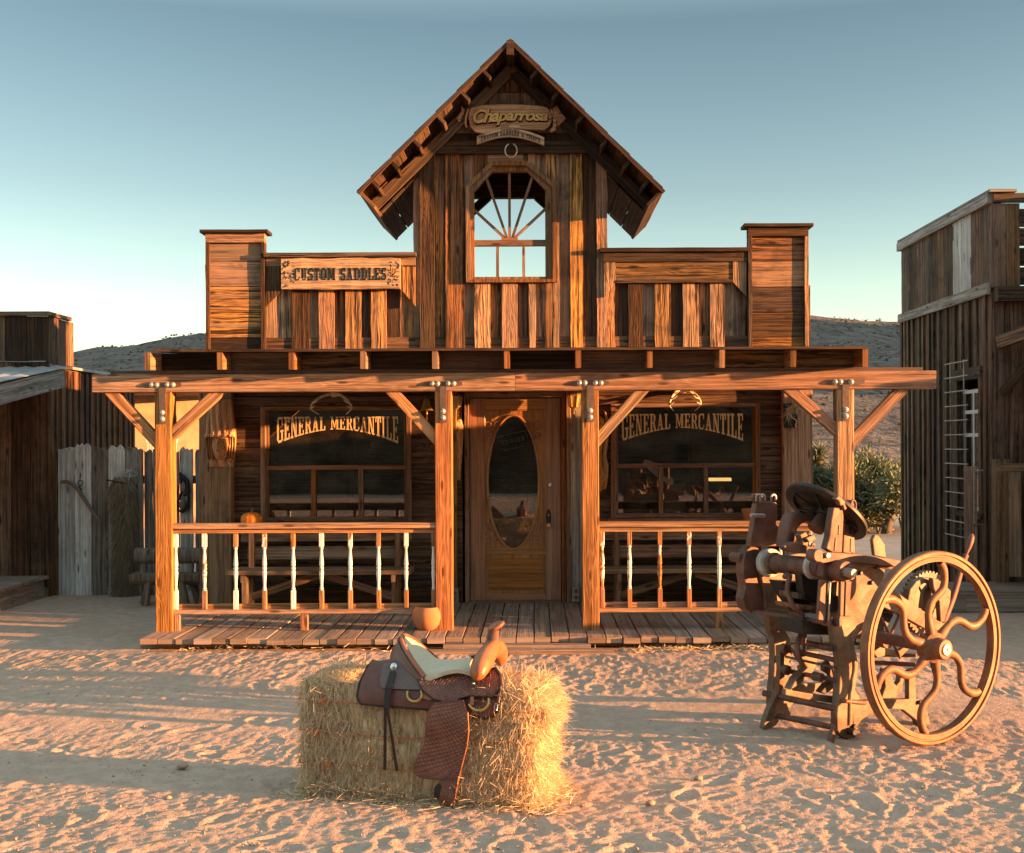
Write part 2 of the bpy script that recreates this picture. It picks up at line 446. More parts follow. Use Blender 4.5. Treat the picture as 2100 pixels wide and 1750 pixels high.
def strands(name, roots, dirs, lens, width, mats, parent, droop=.0, seg=3, curl=.15, rseed=1, flat=None):
    """many thin blades as one mesh part (numpy)"""
    rs = np.random.RandomState(rseed)
    n = len(roots); roots = np.asarray(roots, float); dirs = np.asarray(dirs, float)
    dirs /= np.linalg.norm(dirs, axis=1)[:, None]
    lens = np.asarray(lens, float)
    side = np.cross(dirs, rs.normal(size=(n, 3))); side /= np.linalg.norm(side, axis=1)[:, None]
    bend = rs.normal(size=(n, 3)) * curl
    bend[:, 2] -= droop
    wd = width * rs.uniform(.6, 1.4, n)
    pts = []
    for k in range(seg + 1):
        f = k / seg
        c = roots + dirs * (lens * f)[:, None] + bend * (lens * f * f)[:, None]
        w = (wd * (1 - .75 * f))[:, None] * .5
        pts.append(c - side * w); pts.append(c + side * w)
    V = np.stack(pts, axis=1).reshape(-1, 3)
    m = 2 * (seg + 1)
    base = np.arange(n) * m
    fs = []
    for k in range(seg):
        fs.append(np.stack([base + 2 * k, base + 2 * k + 1, base + 2 * k + 3, base + 2 * k + 2], axis=1))
    Fq = np.stack(fs, axis=1).reshape(-1, 4)
    off = np.zeros(3); q = parent
    while q is not None:
        off += np.array(q.location); q = q.parent
    V = V - off
    me = bpy.data.meshes.new(name)
    me.vertices.add(len(V)); me.vertices.foreach_set('co', V.astype(np.float32).ravel())
    me.loops.add(Fq.size); me.loops.foreach_set('vertex_index', Fq.astype(np.int32).ravel())
    me.polygons.add(len(Fq)); me.polygons.foreach_set('loop_start', (np.arange(len(Fq)) * 4).astype(np.int32))
    me.update(calc_edges=True)
    at = me.attributes.new('rnd', 'FLOAT', 'FACE')
    at.data.foreach_set('value', np.repeat(rs.random_sample(n), seg).astype(np.float32))
    me.materials.append(mats)
    o = bpy.data.objects.new(name, me); COL.objects.link(o)
    if parent is not None: o.parent = parent
    return o
# ================================================================= light, sky, camera
SUN_EL, SUN_AZ = rad(5.0), rad(12.6)      # the sun stands low on the right, a little on the camera's side
sun_dir = Vector((math.cos(SUN_EL) * math.cos(SUN_AZ), -math.cos(SUN_EL) * math.sin(SUN_AZ), math.sin(SUN_EL)))
w = bpy.data.worlds.new('World'); SC.world = w; w.use_nodes = True
wt = w.node_tree; bg = wt.nodes['Background']
sky = wt.nodes.new('ShaderNodeTexSky'); sky.sky_type = 'NISHITA'; sky.sun_disc = False
sky.sun_elevation = SUN_EL
sky.sun_rotation = math.atan2(sun_dir.x, sun_dir.y)
sky.air_density = 1.0; sky.dust_density = 1.0; sky.ozone_density = 1.6; sky.altitude = 1200
tint = wt.nodes.new('ShaderNodeMix'); tint.data_type = 'RGBA'; tint.blend_type = 'MULTIPLY'; tint.inputs[0].default_value = 1
wt.links.new(sky.outputs[0], tint.inputs[6]); tint.inputs[7].default_value = (1.08, .97, .82, 1)      # the warm white balance of the evening
# deepest blue above the pale horizon; overhead raised and warmed as added fill light
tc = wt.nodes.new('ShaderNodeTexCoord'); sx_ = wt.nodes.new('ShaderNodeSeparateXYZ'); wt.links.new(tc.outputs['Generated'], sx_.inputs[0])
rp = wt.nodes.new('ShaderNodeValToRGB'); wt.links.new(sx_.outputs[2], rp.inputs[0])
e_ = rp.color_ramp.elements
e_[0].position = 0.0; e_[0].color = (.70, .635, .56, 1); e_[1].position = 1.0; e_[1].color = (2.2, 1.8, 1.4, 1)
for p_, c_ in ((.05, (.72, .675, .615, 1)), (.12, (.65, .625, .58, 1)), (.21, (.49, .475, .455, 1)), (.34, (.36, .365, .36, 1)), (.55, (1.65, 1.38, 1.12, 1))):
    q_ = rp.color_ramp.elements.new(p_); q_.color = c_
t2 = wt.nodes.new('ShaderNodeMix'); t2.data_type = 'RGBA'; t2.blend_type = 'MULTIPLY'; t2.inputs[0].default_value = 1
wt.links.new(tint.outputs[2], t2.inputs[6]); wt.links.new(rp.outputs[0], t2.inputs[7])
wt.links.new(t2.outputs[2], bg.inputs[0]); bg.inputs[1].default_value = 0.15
sl = bpy.data.lights.new('sun', 'SUN'); sl.energy = 5.0; sl.angle = rad(.5); sl.color = (1.0, .43, .15)
so = bpy.data.objects.new('sun', sl); COL.objects.link(so)
so.rotation_euler = (-sun_dir).to_track_quat('-Z', 'Y').to_euler()
so.location = (20, -6, 8)
cam = bpy.data.cameras.new('camera'); co = bpy.data.objects.new('camera', cam); COL.objects.link(co)
cam.sensor_width = 36; cam.lens = F / 2100 * 36
cam.shift_x = -(CX - 1050) / 2100; cam.shift_y = (CY - 875) / 2100
cam.clip_start = .05; cam.clip_end = 6000
M = Matrix.Identity(4)
for i in range(3):
    M[i][0], M[i][1], M[i][2] = XC[i], YC[i], (0, -1, 0)[i]
M.translation = EV
co.matrix_world = M
SC.camera = co
SC.view_settings.view_transform = 'Standard'; SC.view_settings.look = 'None'; SC.view_settings.gamma = 1
SC.view_settings.use_curve_mapping = False
SC.view_settings.exposure = 2.4
SC.cycles.max_bounces = 6; SC.cycles.diffuse_bounces = 3; SC.cycles.transparent_max_bounces = 12
SC.cycles.caustics_reflective = False; SC.cycles.caustics_refractive = False
try: SC.cycles.use_denoising = True
except Exception: pass

# ================================================================= materials
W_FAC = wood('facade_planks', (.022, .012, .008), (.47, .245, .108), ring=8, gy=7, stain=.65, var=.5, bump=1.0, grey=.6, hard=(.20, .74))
W_FAC2 = wood('facade_old_planks', (.016, .010, .007), (.23, .125, .062), ring=8, gy=7, stain=.6, var=.45, bump=1.0, grey=.6, hard=(.20, .74))
W_NEW = wood('porch_timber', (.15, .068, .030), (.47, .265, .138), ring=9, gx=.35, gy=6, stain=.3, var=.14, bump=.7, stainc=(.12, .06, .03))
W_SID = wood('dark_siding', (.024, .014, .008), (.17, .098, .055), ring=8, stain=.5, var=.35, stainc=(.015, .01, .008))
W_DECK = wood('deck_boards', (.17, .125, .095), (.36, .27, .205), ring=5, stain=.25, var=.16, stainc=(.12, .09, .07), knots=.5)
W_LEFT = wood('dark_red_planks', (.024, .012, .007), (.16, .078, .040), ring=8, stain=.5, var=.45, stainc=(.012, .008, .006))
W_RIGHT = wood('dark_brown_planks', (.024, .016, .011), (.185, .12, .075), ring=8, stain=.5, var=.45, stainc=(.012, .009, .007))
W_GREY = wood('weathered_grey_planks', (.10, .085, .072), (.40, .36, .32), ring=6, stain=.4, var=.3, stainc=(.10, .07, .05))
W_PALE = wood('pale_planks', (.30, .27, .24), (.66, .62, .58), ring=6, stain=.3, var=.12, stainc=(.2, .16, .13))
W_BENCH = wood('bench_timber', (.10, .058, .033), (.30, .19, .115), ring=7, stain=.3, var=.2)
W_DOOR = wood('oak_door', (.20, .088, .034), (.42, .215, .092), ring=6, gx=.5, gy=7, stain=.2, var=.08, bump=.2, rough=.38, spec=.5, knots=0, stainc=(.12, .05, .02))
W_SIGN = wood('sign_plank', (.24, .13, .055), (.58, .36, .19), ring=9, stain=.4, var=.12, bump=.9, stainc=(.16, .085, .04))
W_SIGNL = wood('script_timber', (.40, .24, .11), (.66, .43, .24), ring=6, stain=.1, var=.05, bump=.4)
W_CARV = wood('carved_timber', (.30, .15, .060), (.60, .34, .15), ring=10, stain=.4, var=.12, bump=.6, stainc=(.10, .05, .025))
W_FRAME = wood('window_frame_timber', (.10, .048, .023), (.29, .155, .078), ring=6, stain=.35, var=.15, bump=.5)
W_BAL = wood('baluster_timber', (.22, .098, .042), (.46, .25, .125), ring=6, stain=.2, var=.12, paint=(-.33, .68))
W_ROOF = wood('roof_planks', (.018, .011, .008), (.10, .058, .035), ring=7, stain=.5, var=.35)
W_LOG = wood('log_timber', (.09, .065, .048), (.28, .21, .155), ring=9, stain=.4, var=.15, bump=.9)
M_BLACK = plain('black_paint', (.012, .010, .009), .6, .3)
M_DARK = plain('dark_interior', (.012, .009, .008), .9, .1)
M_GOLD = plain('gold_paint', (.70, .50, .25), .55, .35, var=.15)
M_CREAM = plain('cream_paint', (.85, .80, .66), .6, .3, var=.1)
M_BOLT = plain('galvanised_bolt', (.55, .53, .50), .42, .5, .6, var=.15)
M_STRAP = plain('steel_strap', (.16, .12, .10), .55, .4, .5, second=(.2, .09, .04))
M_BRASS = plain('brass', (.62, .40, .13), .38, .5, .75, var=.2)
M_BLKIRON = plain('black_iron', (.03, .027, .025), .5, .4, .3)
M_IRON = plain('brown_painted_iron', (.16, .075, .052), .55, .35, .1, nz=11, second=(.06, .036, .028), sfac=.75, bump=.5, wear=(.26, .15, .10))
M_GIRON = plain('grey_green_iron', (.145, .10, .062), .55, .4, .1, nz=11, second=(.12, .048, .022), sfac=.9, bump=.5, wear=(.30, .23, .16))
M_WHEEL = plain('rusty_wheel_iron', (.23, .10, .045), .55, .35, .1, nz=9, second=(.13, .062, .036), sfac=.75, bump=.4, wear=(.36, .20, .11))
M_STEEL = plain('worn_steel', (.36, .34, .31), .45, .5, .6, second=(.2, .12, .08))
M_COLLAR = plain('pale_chipped_enamel', (.46, .45, .40), .5, .35, second=(.16, .10, .07), sfac=.5)
M_CLAY = plain('terracotta', (.42, .165, .072), .8, .2, nz=9, var=.12, second=(.46, .21, .11), sfac=.4)
M_PUMP = plain('pumpkin_skin', (.72, .21, .015), .5, .4, nz=14, var=.12)
M_STALK = plain('pumpkin_stalk', (.17, .14, .06), .8, .2)
M_ANTLER = plain('bone', (.60, .50, .34), .55, .35, nz=30, var=.15)
M_LEATH = plain('brown_leather', (.145, .052, .032), .42, .5, nz=20, var=.18, bump=.15, second=(.10, .035, .024), sfac=.4)
M_LEATH2 = plain('tan_leather', (.34, .115, .042), .42, .5, nz=20, var=.18, bump=.15, second=(.26, .08, .03), sfac=.4)
M_GRLEATH = plain('worn_grey_leather', (.145, .10, .085), .45, .4, nz=14, var=.2, second=(.12, .05, .035), sfac=.6)
M_BLKLEATH = plain('black_leather', (.022, .015, .012), .5, .4)
M_SUEDE = plain('pale_suede', (.56, .48, .34), .85, .2, nz=40, var=.07, bump=.1)
M_SILVER = plain('silver', (.75, .74, .72), .25, .5, .9)
M_TWINE = plain('orange_twine', (.42, .16, .07), .8, .2)
M_PLASTER = plain('tan_plaster', (.30, .20, .125), .9, .15, nz=4, var=.2, bump=.3, second=(.2, .13, .08), sfac=.6)
M_TIN = plain('galvanised_roofing', (.34, .36, .36), .5, .5, .3, nz=5, second=(.2, .17, .15), sfac=.4)
M_WHITE = plain('white_paint', (.72, .71, .68), .6, .3, nz=30, var=.08)
M_BARK = plain('tree_bark', (.11, .085, .065), .9, .15, nz=30, var=.3, bump=.6)
M_ROCK = plain('pale_stone', (.36, .25, .17), .9, .2, nz=30)
M_CONC = plain('pale_paving', (.33, .30, .26), .9, .2, nz=2, var=.12)

def strand_mat(name, c0, c1, rough=.7, tl=.25):
    t = NT(name)
    rn = t.rnd()
    c = t.mix(rn, c0, c1)
    r2 = t.math('FRACT', t.math('MULTIPLY', rn, 9.7))
    c = t.mix(t.math('MULTIPLY', r2, .5), c, tuple(.5 * (a + b) * .7 for a, b in zip(c0, c1)))
    p = t.node('BsdfPrincipled', {'Base Color': c, 'Roughness': rough, 'Specular IOR Level': .25})
    tr = t.node('BsdfTranslucent', {'Color': c})
    mx = t.node('MixShader', {0: tl})
    t.l.new(p.outputs[0], mx.inputs[1]); t.l.new(tr.outputs[0], mx.inputs[2]); t.l.new(mx.outputs[0], t.out.inputs[0])
    return t.mat
M_STRAW = strand_mat('straw', (.57, .42, .245), (.90, .735, .50), tl=.15)
M_FUR = strand_mat('fur_hair', (.16, .11, .065), (.44, .34, .22), tl=.1)
M_FURW = strand_mat('white_fur_hair', (.5, .46, .4), (.72, .68, .6), tl=.1)
M_LEAF = strand_mat('pine_leaf', (.085, .115, .06), (.20, .24, .135), tl=.12)
M_YUCCA = strand_mat('yucca_leaf', (.09, .115, .065), (.24, .26, .15), tl=.15)
M_DRYLEAF = strand_mat('dry_leaf', (.26, .17, .09), (.42, .30, .17), tl=.15)

t = NT('glass_pane')
fr = t.node('Fresnel', {'IOR': 1.85})
gl = t.node('BsdfGlossy', {'Color': (1, 1, 1), 'Roughness': .02})
tr = t.node('BsdfTransparent', {'Color': (.80, .78, .74)})
mx = t.node('MixShader', {0: fr.outputs[0]})
t.l.new(tr.outputs[0], mx.inputs[1]); t.l.new(gl.outputs[0], mx.inputs[2])
dn_ = t.noise(t.pos(), 5, 5, .65, .6); dd_ = t.node('BsdfDiffuse', {'Color': (.5, .40, .29, 1)})      # street dust on the panes
md_ = t.node('MixShader', {0: t.math('MULTIPLY', t.ramp(dn_, .25, .8), .085)})
t.l.new(mx.outputs[0], md_.inputs[1]); t.l.new(dd_.outputs[0], md_.inputs[2]); t.l.new(md_.outputs[0], t.out.inputs[0])
M_GLASS = t.mat
t = NT('lantern_glass')
fr = t.node('Fresnel', {'IOR': 1.45})
df = t.node('BsdfTranslucent', {'Color': (.72, .5, .2)})
d2 = t.node('BsdfDiffuse', {'Color': (.7, .48, .2)})
m0 = t.node('MixShader', {0: .5}); t.l.new(df.outputs[0], m0.inputs[1]); t.l.new(d2.outputs[0], m0.inputs[2])
gl = t.node('BsdfGlossy', {'Roughness': .1})
mx = t.node('MixShader', {0: fr.outputs[0]}); t.l.new(m0.outputs[0], mx.inputs[1]); t.l.new(gl.outputs[0], mx.inputs[2]); t.l.new(mx.outputs[0], t.out.inputs[0])
M_LGLASS = t.mat

# ================================================================= ground
t = NT('sand'); ps = t.pos()
n1 = t.noise(ps, .7, 5, .6, .4); n2 = t.noise(ps, 9, 5, .65, .3); n3 = t.noise(ps, 110, 4, .7); n4 = t.noise(ps, 34, 4, .65, .5)
c = t.mix(t.ramp(n2, .3, .7), (.44, .308, .225), (.55, .405, .305))
c = t.mix(t.math('MULTIPLY', t.ramp(n1, .4, .7), .45), c, (.41, .295, .21))
c = t.mix(t.math('MULTIPLY', t.ramp(n3, .62, .75), .5), c, (.24, .16, .11))
c = t.mix(t.math('MULTIPLY', t.ramp(n3, .2, .34, 1, 0), .4), c, (.58, .46, .35))
hh = t.math('ADD', t.math('ADD', t.math('MULTIPLY', n2, .5), t.math('MULTIPLY', n4, .9)), t.math('MULTIPLY', n3, .40))
M_SAND = t.finish(c, .95, .1, t.bump(hh, .75, .018))

def axis_vals(lo, hi, step_fn, far_lo, far_hi):
    v = [lo]
    while v[-1] < hi: v.append(v[-1] + step_fn(v[-1]))
    st = step_fn(hi)
    while v[-1] < far_hi: st *= 1.3; v.append(v[-1] + st)
    st = step_fn(lo); a = [lo]
    while a[-1] > far_lo: st *= 1.3; a.append(a[-1] - st)
    return np.array(list(reversed(a[1:])) + v)
gx = axis_vals(-4.9, 4.9, lambda x: .0145, -2500, 2500)
gy = axis_vals(4.3, 13.2, lambda y: max(.013, .0006 * y * y), -2500, 2500)
GX, GY = np.meshgrid(gx, gy, indexing='ij')
def ground_z(X, Y):
    X, Y = np.asarray(X, float), np.asarray(Y, float)
    X0, Y0_ = X, Y; X, Y = X * 1.45, Y * 1.45
    wx = X + .05 * vnoise(X * 5, Y * 5, 91); wy = Y + .05 * vnoise(X * 5, Y * 5, 92)
    h = .012 * vnoise(wx * 3.1, wy * 3.1, 3) + .010 * vnoise(wx * 7.3, wy * 7.3, 4) - .014 * np.abs(vnoise(wx * 9.7, wy * 9.7, 14)) + .009 * vnoise(wx * 17.1, wy * 17.1, 5) - .014 * np.abs(vnoise(wx * 23., wy * 23., 15)) + .010 * vnoise(wx * 33, wy * 33, 6) - .008 * np.abs(vnoise(X * 47, Y * 47, 16)) + .0055 * vnoise(X * 66, Y * 66, 7)
    X, Y = X0, Y0_; h = h * .82
    # trampled and smoother patches, and a packed wheel track across the yard
    amp = .55 + .9 * (vnoise(X * .9, Y * 1.4, 8) + .5)
    tr = np.exp(-((Y - 7.35 - .12 * np.sin(X * .8)) / .42) ** 2)
    amp = amp * (1 - .72 * tr)
    tr2 = np.exp(-((Y - 10.8) / .9) ** 2) * .8
    amp = amp * (1 - tr2)
    h = h * amp * .66
    h = h + .05 * vnoise(X * .45, Y * .45, 9)
    near = np.exp(-(np.clip(np.abs(X) - 4.5, 0, None) / 3) ** 2) * np.exp(-(np.clip(Y - 12, 0, None) / 3) ** 2)
    return h * near
GZ = ground_z(GX, GY)
# shoe prints: shallow ovals with a small rim, scattered over the yard
for k in range(520):
    cx_, cy_ = R.uniform(-4.6, 4.6), R.uniform(4.4, 9.4)
    if 6.9 < cy_ < 7.8 and R.random() < .7: continue
    a = R.uniform(0, math.pi); la, lb = R.uniform(.06, .13), R.uniform(.03, .055); dp = R.uniform(.004, .009)
    i0, i1 = np.searchsorted(gx, [cx_ - .3, cx_ + .3]); j0, j1 = np.searchsorted(gy, [cy_ - .3, cy_ + .3])
    sx, sy = GX[i0:i1, j0:j1] - cx_, GY[i0:i1, j0:j1] - cy_
    p, q = sx * math.cos(a) + sy * math.sin(a), -sx * math.sin(a) + sy * math.cos(a)
    d = np.sqrt((p / la) ** 2 + (q / lb) ** 2)
    GZ[i0:i1, j0:j1] += -dp * np.clip(1.25 - d, 0, 1) ** .6 + dp * .8 * np.exp(-((d - 1.35) / .28) ** 2)
# the sand lies level under the porch boards
deckm = np.clip(1 - np.maximum(np.maximum(np.abs(GX + .3) - 3.1, 0), np.maximum(np.abs(GY - 10.7) - 1.2, 0)) / .12, 0, 1)
GZ = GZ * (1 - deckm) - .01 * deckm
ni, nj = GX.shape
V = np.stack([GX, GY, GZ], axis=-1).reshape(-1, 3)
idx = np.arange(ni * nj).reshape(ni, nj)
Q = np.stack([idx[:-1, :-1], idx[1:, :-1], idx[1:, 1:], idx[:-1, 1:]], axis=-1).reshape(-1, 4)
me = bpy.data.meshes.new('ground')
me.vertices.add(len(V)); me.vertices.foreach_set('co', V.astype(np.float32).ravel())
me.loops.add(Q.size); me.loops.foreach_set('vertex_index', Q.astype(np.int32).ravel())
me.polygons.add(len(Q)); me.polygons.foreach_set('loop_start', (np.arange(len(Q)) * 4).astype(np.int32))
me.update(calc_edges=True)
me.polygons.foreach_set('use_smooth', np.ones(len(Q), dtype=bool))
me.materials.append(M_SAND)
ground = bpy.data.objects.new('ground', me); COL.objects.link(ground); tag(ground, kind='structure')
# grit and small pebbles over the yard
pr_, pf_ = [], []
for k in range(2600):
    y = 4.5 + 5.0 * R.random() ** 1.2; x = R.uniform(-.48, .46) * y; r_ = R.uniform(.003, .0075) * (1 if R.random() < .93 else 1.9)
    z = float(ground_z(np.array([x]), np.array([y]))[0]) + r_ * .2; o_ = len(pr_); a = R.uniform(0, 6.28)
    for q in range(4): pr_.append((x + r_ * math.cos(a + q * 1.57) * R.uniform(.7, 1.2), y + r_ * math.sin(a + q * 1.57) * R.uniform(.7, 1.2), z - r_ * .3))
    pr_.append((x + R.uniform(-.3, .3) * r_, y, z + r_ * R.uniform(.5, .9)))
    pf_ += [(o_ + q, o_ + (q + 1) % 4, o_ + 4) for q in range(4)]
gm = bpy.data.meshes.new('gravel'); gm.from_pydata(pr_, [], pf_); gm.materials.append(plain('grit', (.33, .235, .165), .9, .15, nz=60, var=.5)); go_ = bpy.data.objects.new('gravel', gm); COL.objects.link(go_); tag(go_, 'small pebbles and grit strewn over the sandy yard', 'gravel', kind='stuff')
def gz(x, y): return float(ground_z(np.array([x]), np.array([y]))[0])

# ================================================================= hills behind the street
t = NT('hill_scrub'); ps = t.pos()
v1 = t.noise(ps, .22, 6, .7, .3); v2 = t.noise(t.scaled(ps, (1, .45, 1)), .8, 4, .7); v3 = t.noise(ps, .03, 4, .6)
c = t.mix(t.ramp(v1, .35, .65), (.115, .098, .085), (.20, .17, .148))
c = t.mix(t.math('MULTIPLY', t.ramp(v2, .5, .62), .75), c, (.06, .055, .045))
c = t.mix(t.math('MULTIPLY', t.ramp(v3, .45, .65), .4), c, (.20, .16, .13))
M_HILL = t.finish(c, .95, .05, t.bump(t.math('ADD', v1, v2), .8, 1.2))
hx = np.concatenate([np.linspace(-420, 330, 300), np.linspace(335, 1100, 60)]); hy = np.concatenate([np.linspace(55, 260, 120), np.linspace(265, 700, 25)])
HX, HY = np.meshgrid(hx, hy, indexing='ij')
def hill_z(X, Y):
    # crest height along X; the slope climbs from the flat towards it, then rolls off behind
    crest = np.interp(X, [-420, -160, -120, -89, -40, 40, 71, 95, 112, 140, 220, 330, 420, 520, 700, 1100],
                      [6, 15, 22.5, 26.7, 33, 37, 34.0, 32.5, 29.5, 26, 26, 40, 90, 120, 120, 100])  # the right end is an unseen ridge added to shade the slope
    ry = 300 + 20 * np.sin(X * .013)
    rise = np.clip((Y - 55) / (ry - 55), 0, 1)
    prof = rise ** 1.25
    back = np.exp(-(np.clip(Y - ry, 0, None) / 260) ** 2)
    h = crest * prof * back
    return h + (fbm(X * .02, Y * .02, 4, 31) * 4.5 + fbm(X * .12, Y * .12, 4, 32) * 1.5) * np.clip((Y - 60) / 60, 0, 1) * np.clip(prof + .1, 0, 1) - .3 * (Y < 60)
HZ = hill_z(HX, HY)
def grid_obj(name, X, Y, Z, mat):
    ni, nj = X.shape
    V = np.stack([X, Y, Z], axis=-1).reshape(-1, 3); idx = np.arange(ni * nj).reshape(ni, nj)
    Q = np.stack([idx[:-1, :-1], idx[1:, :-1], idx[1:, 1:], idx[:-1, 1:]], axis=-1).reshape(-1, 4)
    me = bpy.data.meshes.new(name); me.from_pydata(V.tolist(), [], Q.tolist())
    me.polygons.foreach_set('use_smooth', np.ones(len(Q), dtype=bool)); me.materials.append(mat); me.update()
    o = bpy.data.objects.new(name, me); COL.objects.link(o); return o
tag(grid_obj('hill', HX, HY, HZ, M_HILL), kind='structure')
# brush scattered over the slope: too many to count
rs_ = np.random.RandomState(44); mb = None
n = 9000
bxs = rs_.uniform(-190, 170, n); bys = 60 + 255 * rs_.uniform(0, 1, n) ** .8
keep = (np.abs(bxs / bys) < .5)
bxs, bys = bxs[keep], bys[keep]
bzs = hill_z(bxs, bys)
roots, dirs, lens = [], [], []
for x_, y_, z_ in zip(bxs, bys, bzs):
    s_ = R.uniform(.15, .5)
    for q in range(6):
        roots.append((x_ + R.uniform(-.4, .4) * s_, y_ + R.uniform(-.4, .4) * s_, z_ - .1)); dirs.append((R.uniform(-1, 1), R.uniform(-1, 1), R.uniform(.5, 1.3))); lens.append(s_ * R.uniform(.6, 1.3))
M_BRUSH = strand_mat('brush_leaf', (.07, .06, .045), (.15, .12, .09), tl=.1)
tag(strands('desert_brush', roots, dirs, lens, .3, M_BRUSH, None, seg=2, curl=.1), 'low dry brush scattered over the hillside', 'brush', kind='stuff')

ex_, ey_ = np.meshgrid(np.linspace(260, 820, 60), np.linspace(-120, 320, 50), indexing='ij')  # unseen mound added on the right to keep sun off the hillside
grid_obj('hill', ex_, ey_, 135 * np.exp(-((ex_ - 530) / 120) ** 2 - ((ey_ - 112) / 100) ** 2) + fbm(ex_ * .03, ey_ * .03, 3, 61) * 3 - 2, M_HILL)['kind'] = 'structure'
# unseen rise added behind the camera so the shop windows mirror something dark
bx_, by_ = np.meshgrid(np.linspace(-58, 58, 50), np.linspace(-62, -15, 24), indexing='ij')
ramp_ = np.clip((-15 - by_) / 16, 0, 1) * np.clip((58 - np.abs(bx_)) / 14, 0, 1)
grid_obj('hill', bx_, by_, ramp_ * (9 + 5 * fbm(bx_ * .07, by_ * .07, 3, 51)) + ramp_ * fbm(bx_ * .6, by_ * .6, 3, 52) * 2 - .3, plain('mirror_rise', (.085, .062, .042), .95, .05, nz=.5, var=.8, second=(.02, .018, .012), sfac=.9))['kind'] = 'structure'
# pale paved yard beyond the right corner of the store
mb = MB(); mb.bx(2.2, 30, 15.5, 24.5, -.05, .012)
tag(mb.build('paved_yard', M_CONC), kind='structure')
# ================================================================= the store
YW = 11.60           # front wall
YP = 9.85            # front of the porch posts
DZ = .10             # porch floor
store = thing('general_store', 'old wooden general store with tall gabled false front, porch and two painted shop windows', 'store', (-.3, YW, 0))
XLW, XRW = -3.31, 2.735
def wx(x): return LX(x, YW)
def wz(y): return LZ(y, YW)
# ---- lower wall: lapped planks with openings
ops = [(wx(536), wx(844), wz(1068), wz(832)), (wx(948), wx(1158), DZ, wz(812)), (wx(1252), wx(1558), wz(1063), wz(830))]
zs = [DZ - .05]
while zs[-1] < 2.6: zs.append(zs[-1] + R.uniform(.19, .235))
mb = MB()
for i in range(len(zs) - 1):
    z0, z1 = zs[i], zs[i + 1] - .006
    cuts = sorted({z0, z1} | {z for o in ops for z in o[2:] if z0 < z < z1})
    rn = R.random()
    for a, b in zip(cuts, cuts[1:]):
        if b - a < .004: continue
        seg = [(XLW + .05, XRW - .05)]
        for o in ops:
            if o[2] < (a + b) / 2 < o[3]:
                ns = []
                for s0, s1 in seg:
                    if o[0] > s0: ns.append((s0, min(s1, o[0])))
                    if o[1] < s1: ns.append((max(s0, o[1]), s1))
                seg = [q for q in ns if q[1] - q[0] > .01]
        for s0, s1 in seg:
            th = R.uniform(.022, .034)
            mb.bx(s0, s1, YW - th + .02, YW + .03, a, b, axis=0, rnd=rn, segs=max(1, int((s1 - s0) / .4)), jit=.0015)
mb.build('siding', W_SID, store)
# side and back walls with a flat roof hidden behind the false front
mb = MB()
for x in (XLW + .05, XRW - .05):
    y = YW + .05
    while y < 14.4:
        wd = R.uniform(.2, .26); mb.bx(x - .02, x + .02, y, y + wd - .005, 0, 2.5, axis=2); y += wd
x = XLW + .07
while x < XRW - .1:
    wd = R.uniform(.2, .26); mb.bx(x, min(x + wd - .005, XRW - .07), 14.58, 14.62, 0, 2.5, axis=2); x += wd
mb.build('outer_wall', W_SID, store)
mb = MB(); y = YW + .06
while y < 14.6:
    mb.bx(XLW - .05, XRW + .05, y, y + .235, 2.5, 2.53, axis=0); y += .24
mb.build('flat_roof', W_ROOF, store)
# dark room inside
mb = MB()
xi0, xi1 = XLW + .1, XRW - .1
mb.bx(xi0, xi1, 14.3, 14.35, 0, 2.48); mb.bx(xi0, xi1, YW + .06, 14.3, .05, .10); mb.bx(xi0, xi1, YW + .06, 14.3, 2.42, 2.46)
mb.bx(xi0, xi0 + .04, YW + .06, 14.3, .1, 2.42); mb.bx(xi1 - .04, xi1, YW + .06, 14.3, .1, 2.42)
# counter and posts one can make out through the panes
mb.bx(-2.9, -.9, 13.4, 13.9, .1, .95); mb.bx(1.0, 2.5, 13.6, 14.1, .1, 1.0)
mb.bx(-2.1, -2.02, 12.9, 12.98, .1, 2.42); mb.bx(1.7, 1.78, 13.0, 13.08, .1, 2.42)
mb.bx(-3.1, -.6, 13.8, 14.2, 1.3, 1.34); mb.bx(-3.1, -.6, 13.8, 14.2, 1.75, 1.79)
mb.build('interior', W_SID, store)

# ---- corner posts
for xa, xb, m, nm in ((414, 481, W_FRAME, 'corner_post'), (1602, 1661, W_NEW, 'corner_post')):
    mb = MB(); mb.bx(wx(xa), wx(xb), YW - .11, YW + .03, DZ - .1, 2.5, segs=8, jit=.004, bev=.008)
    o = mb.build(nm, m, store)
    if xa > 1000: o['label'] = 'red brown squared corner post'

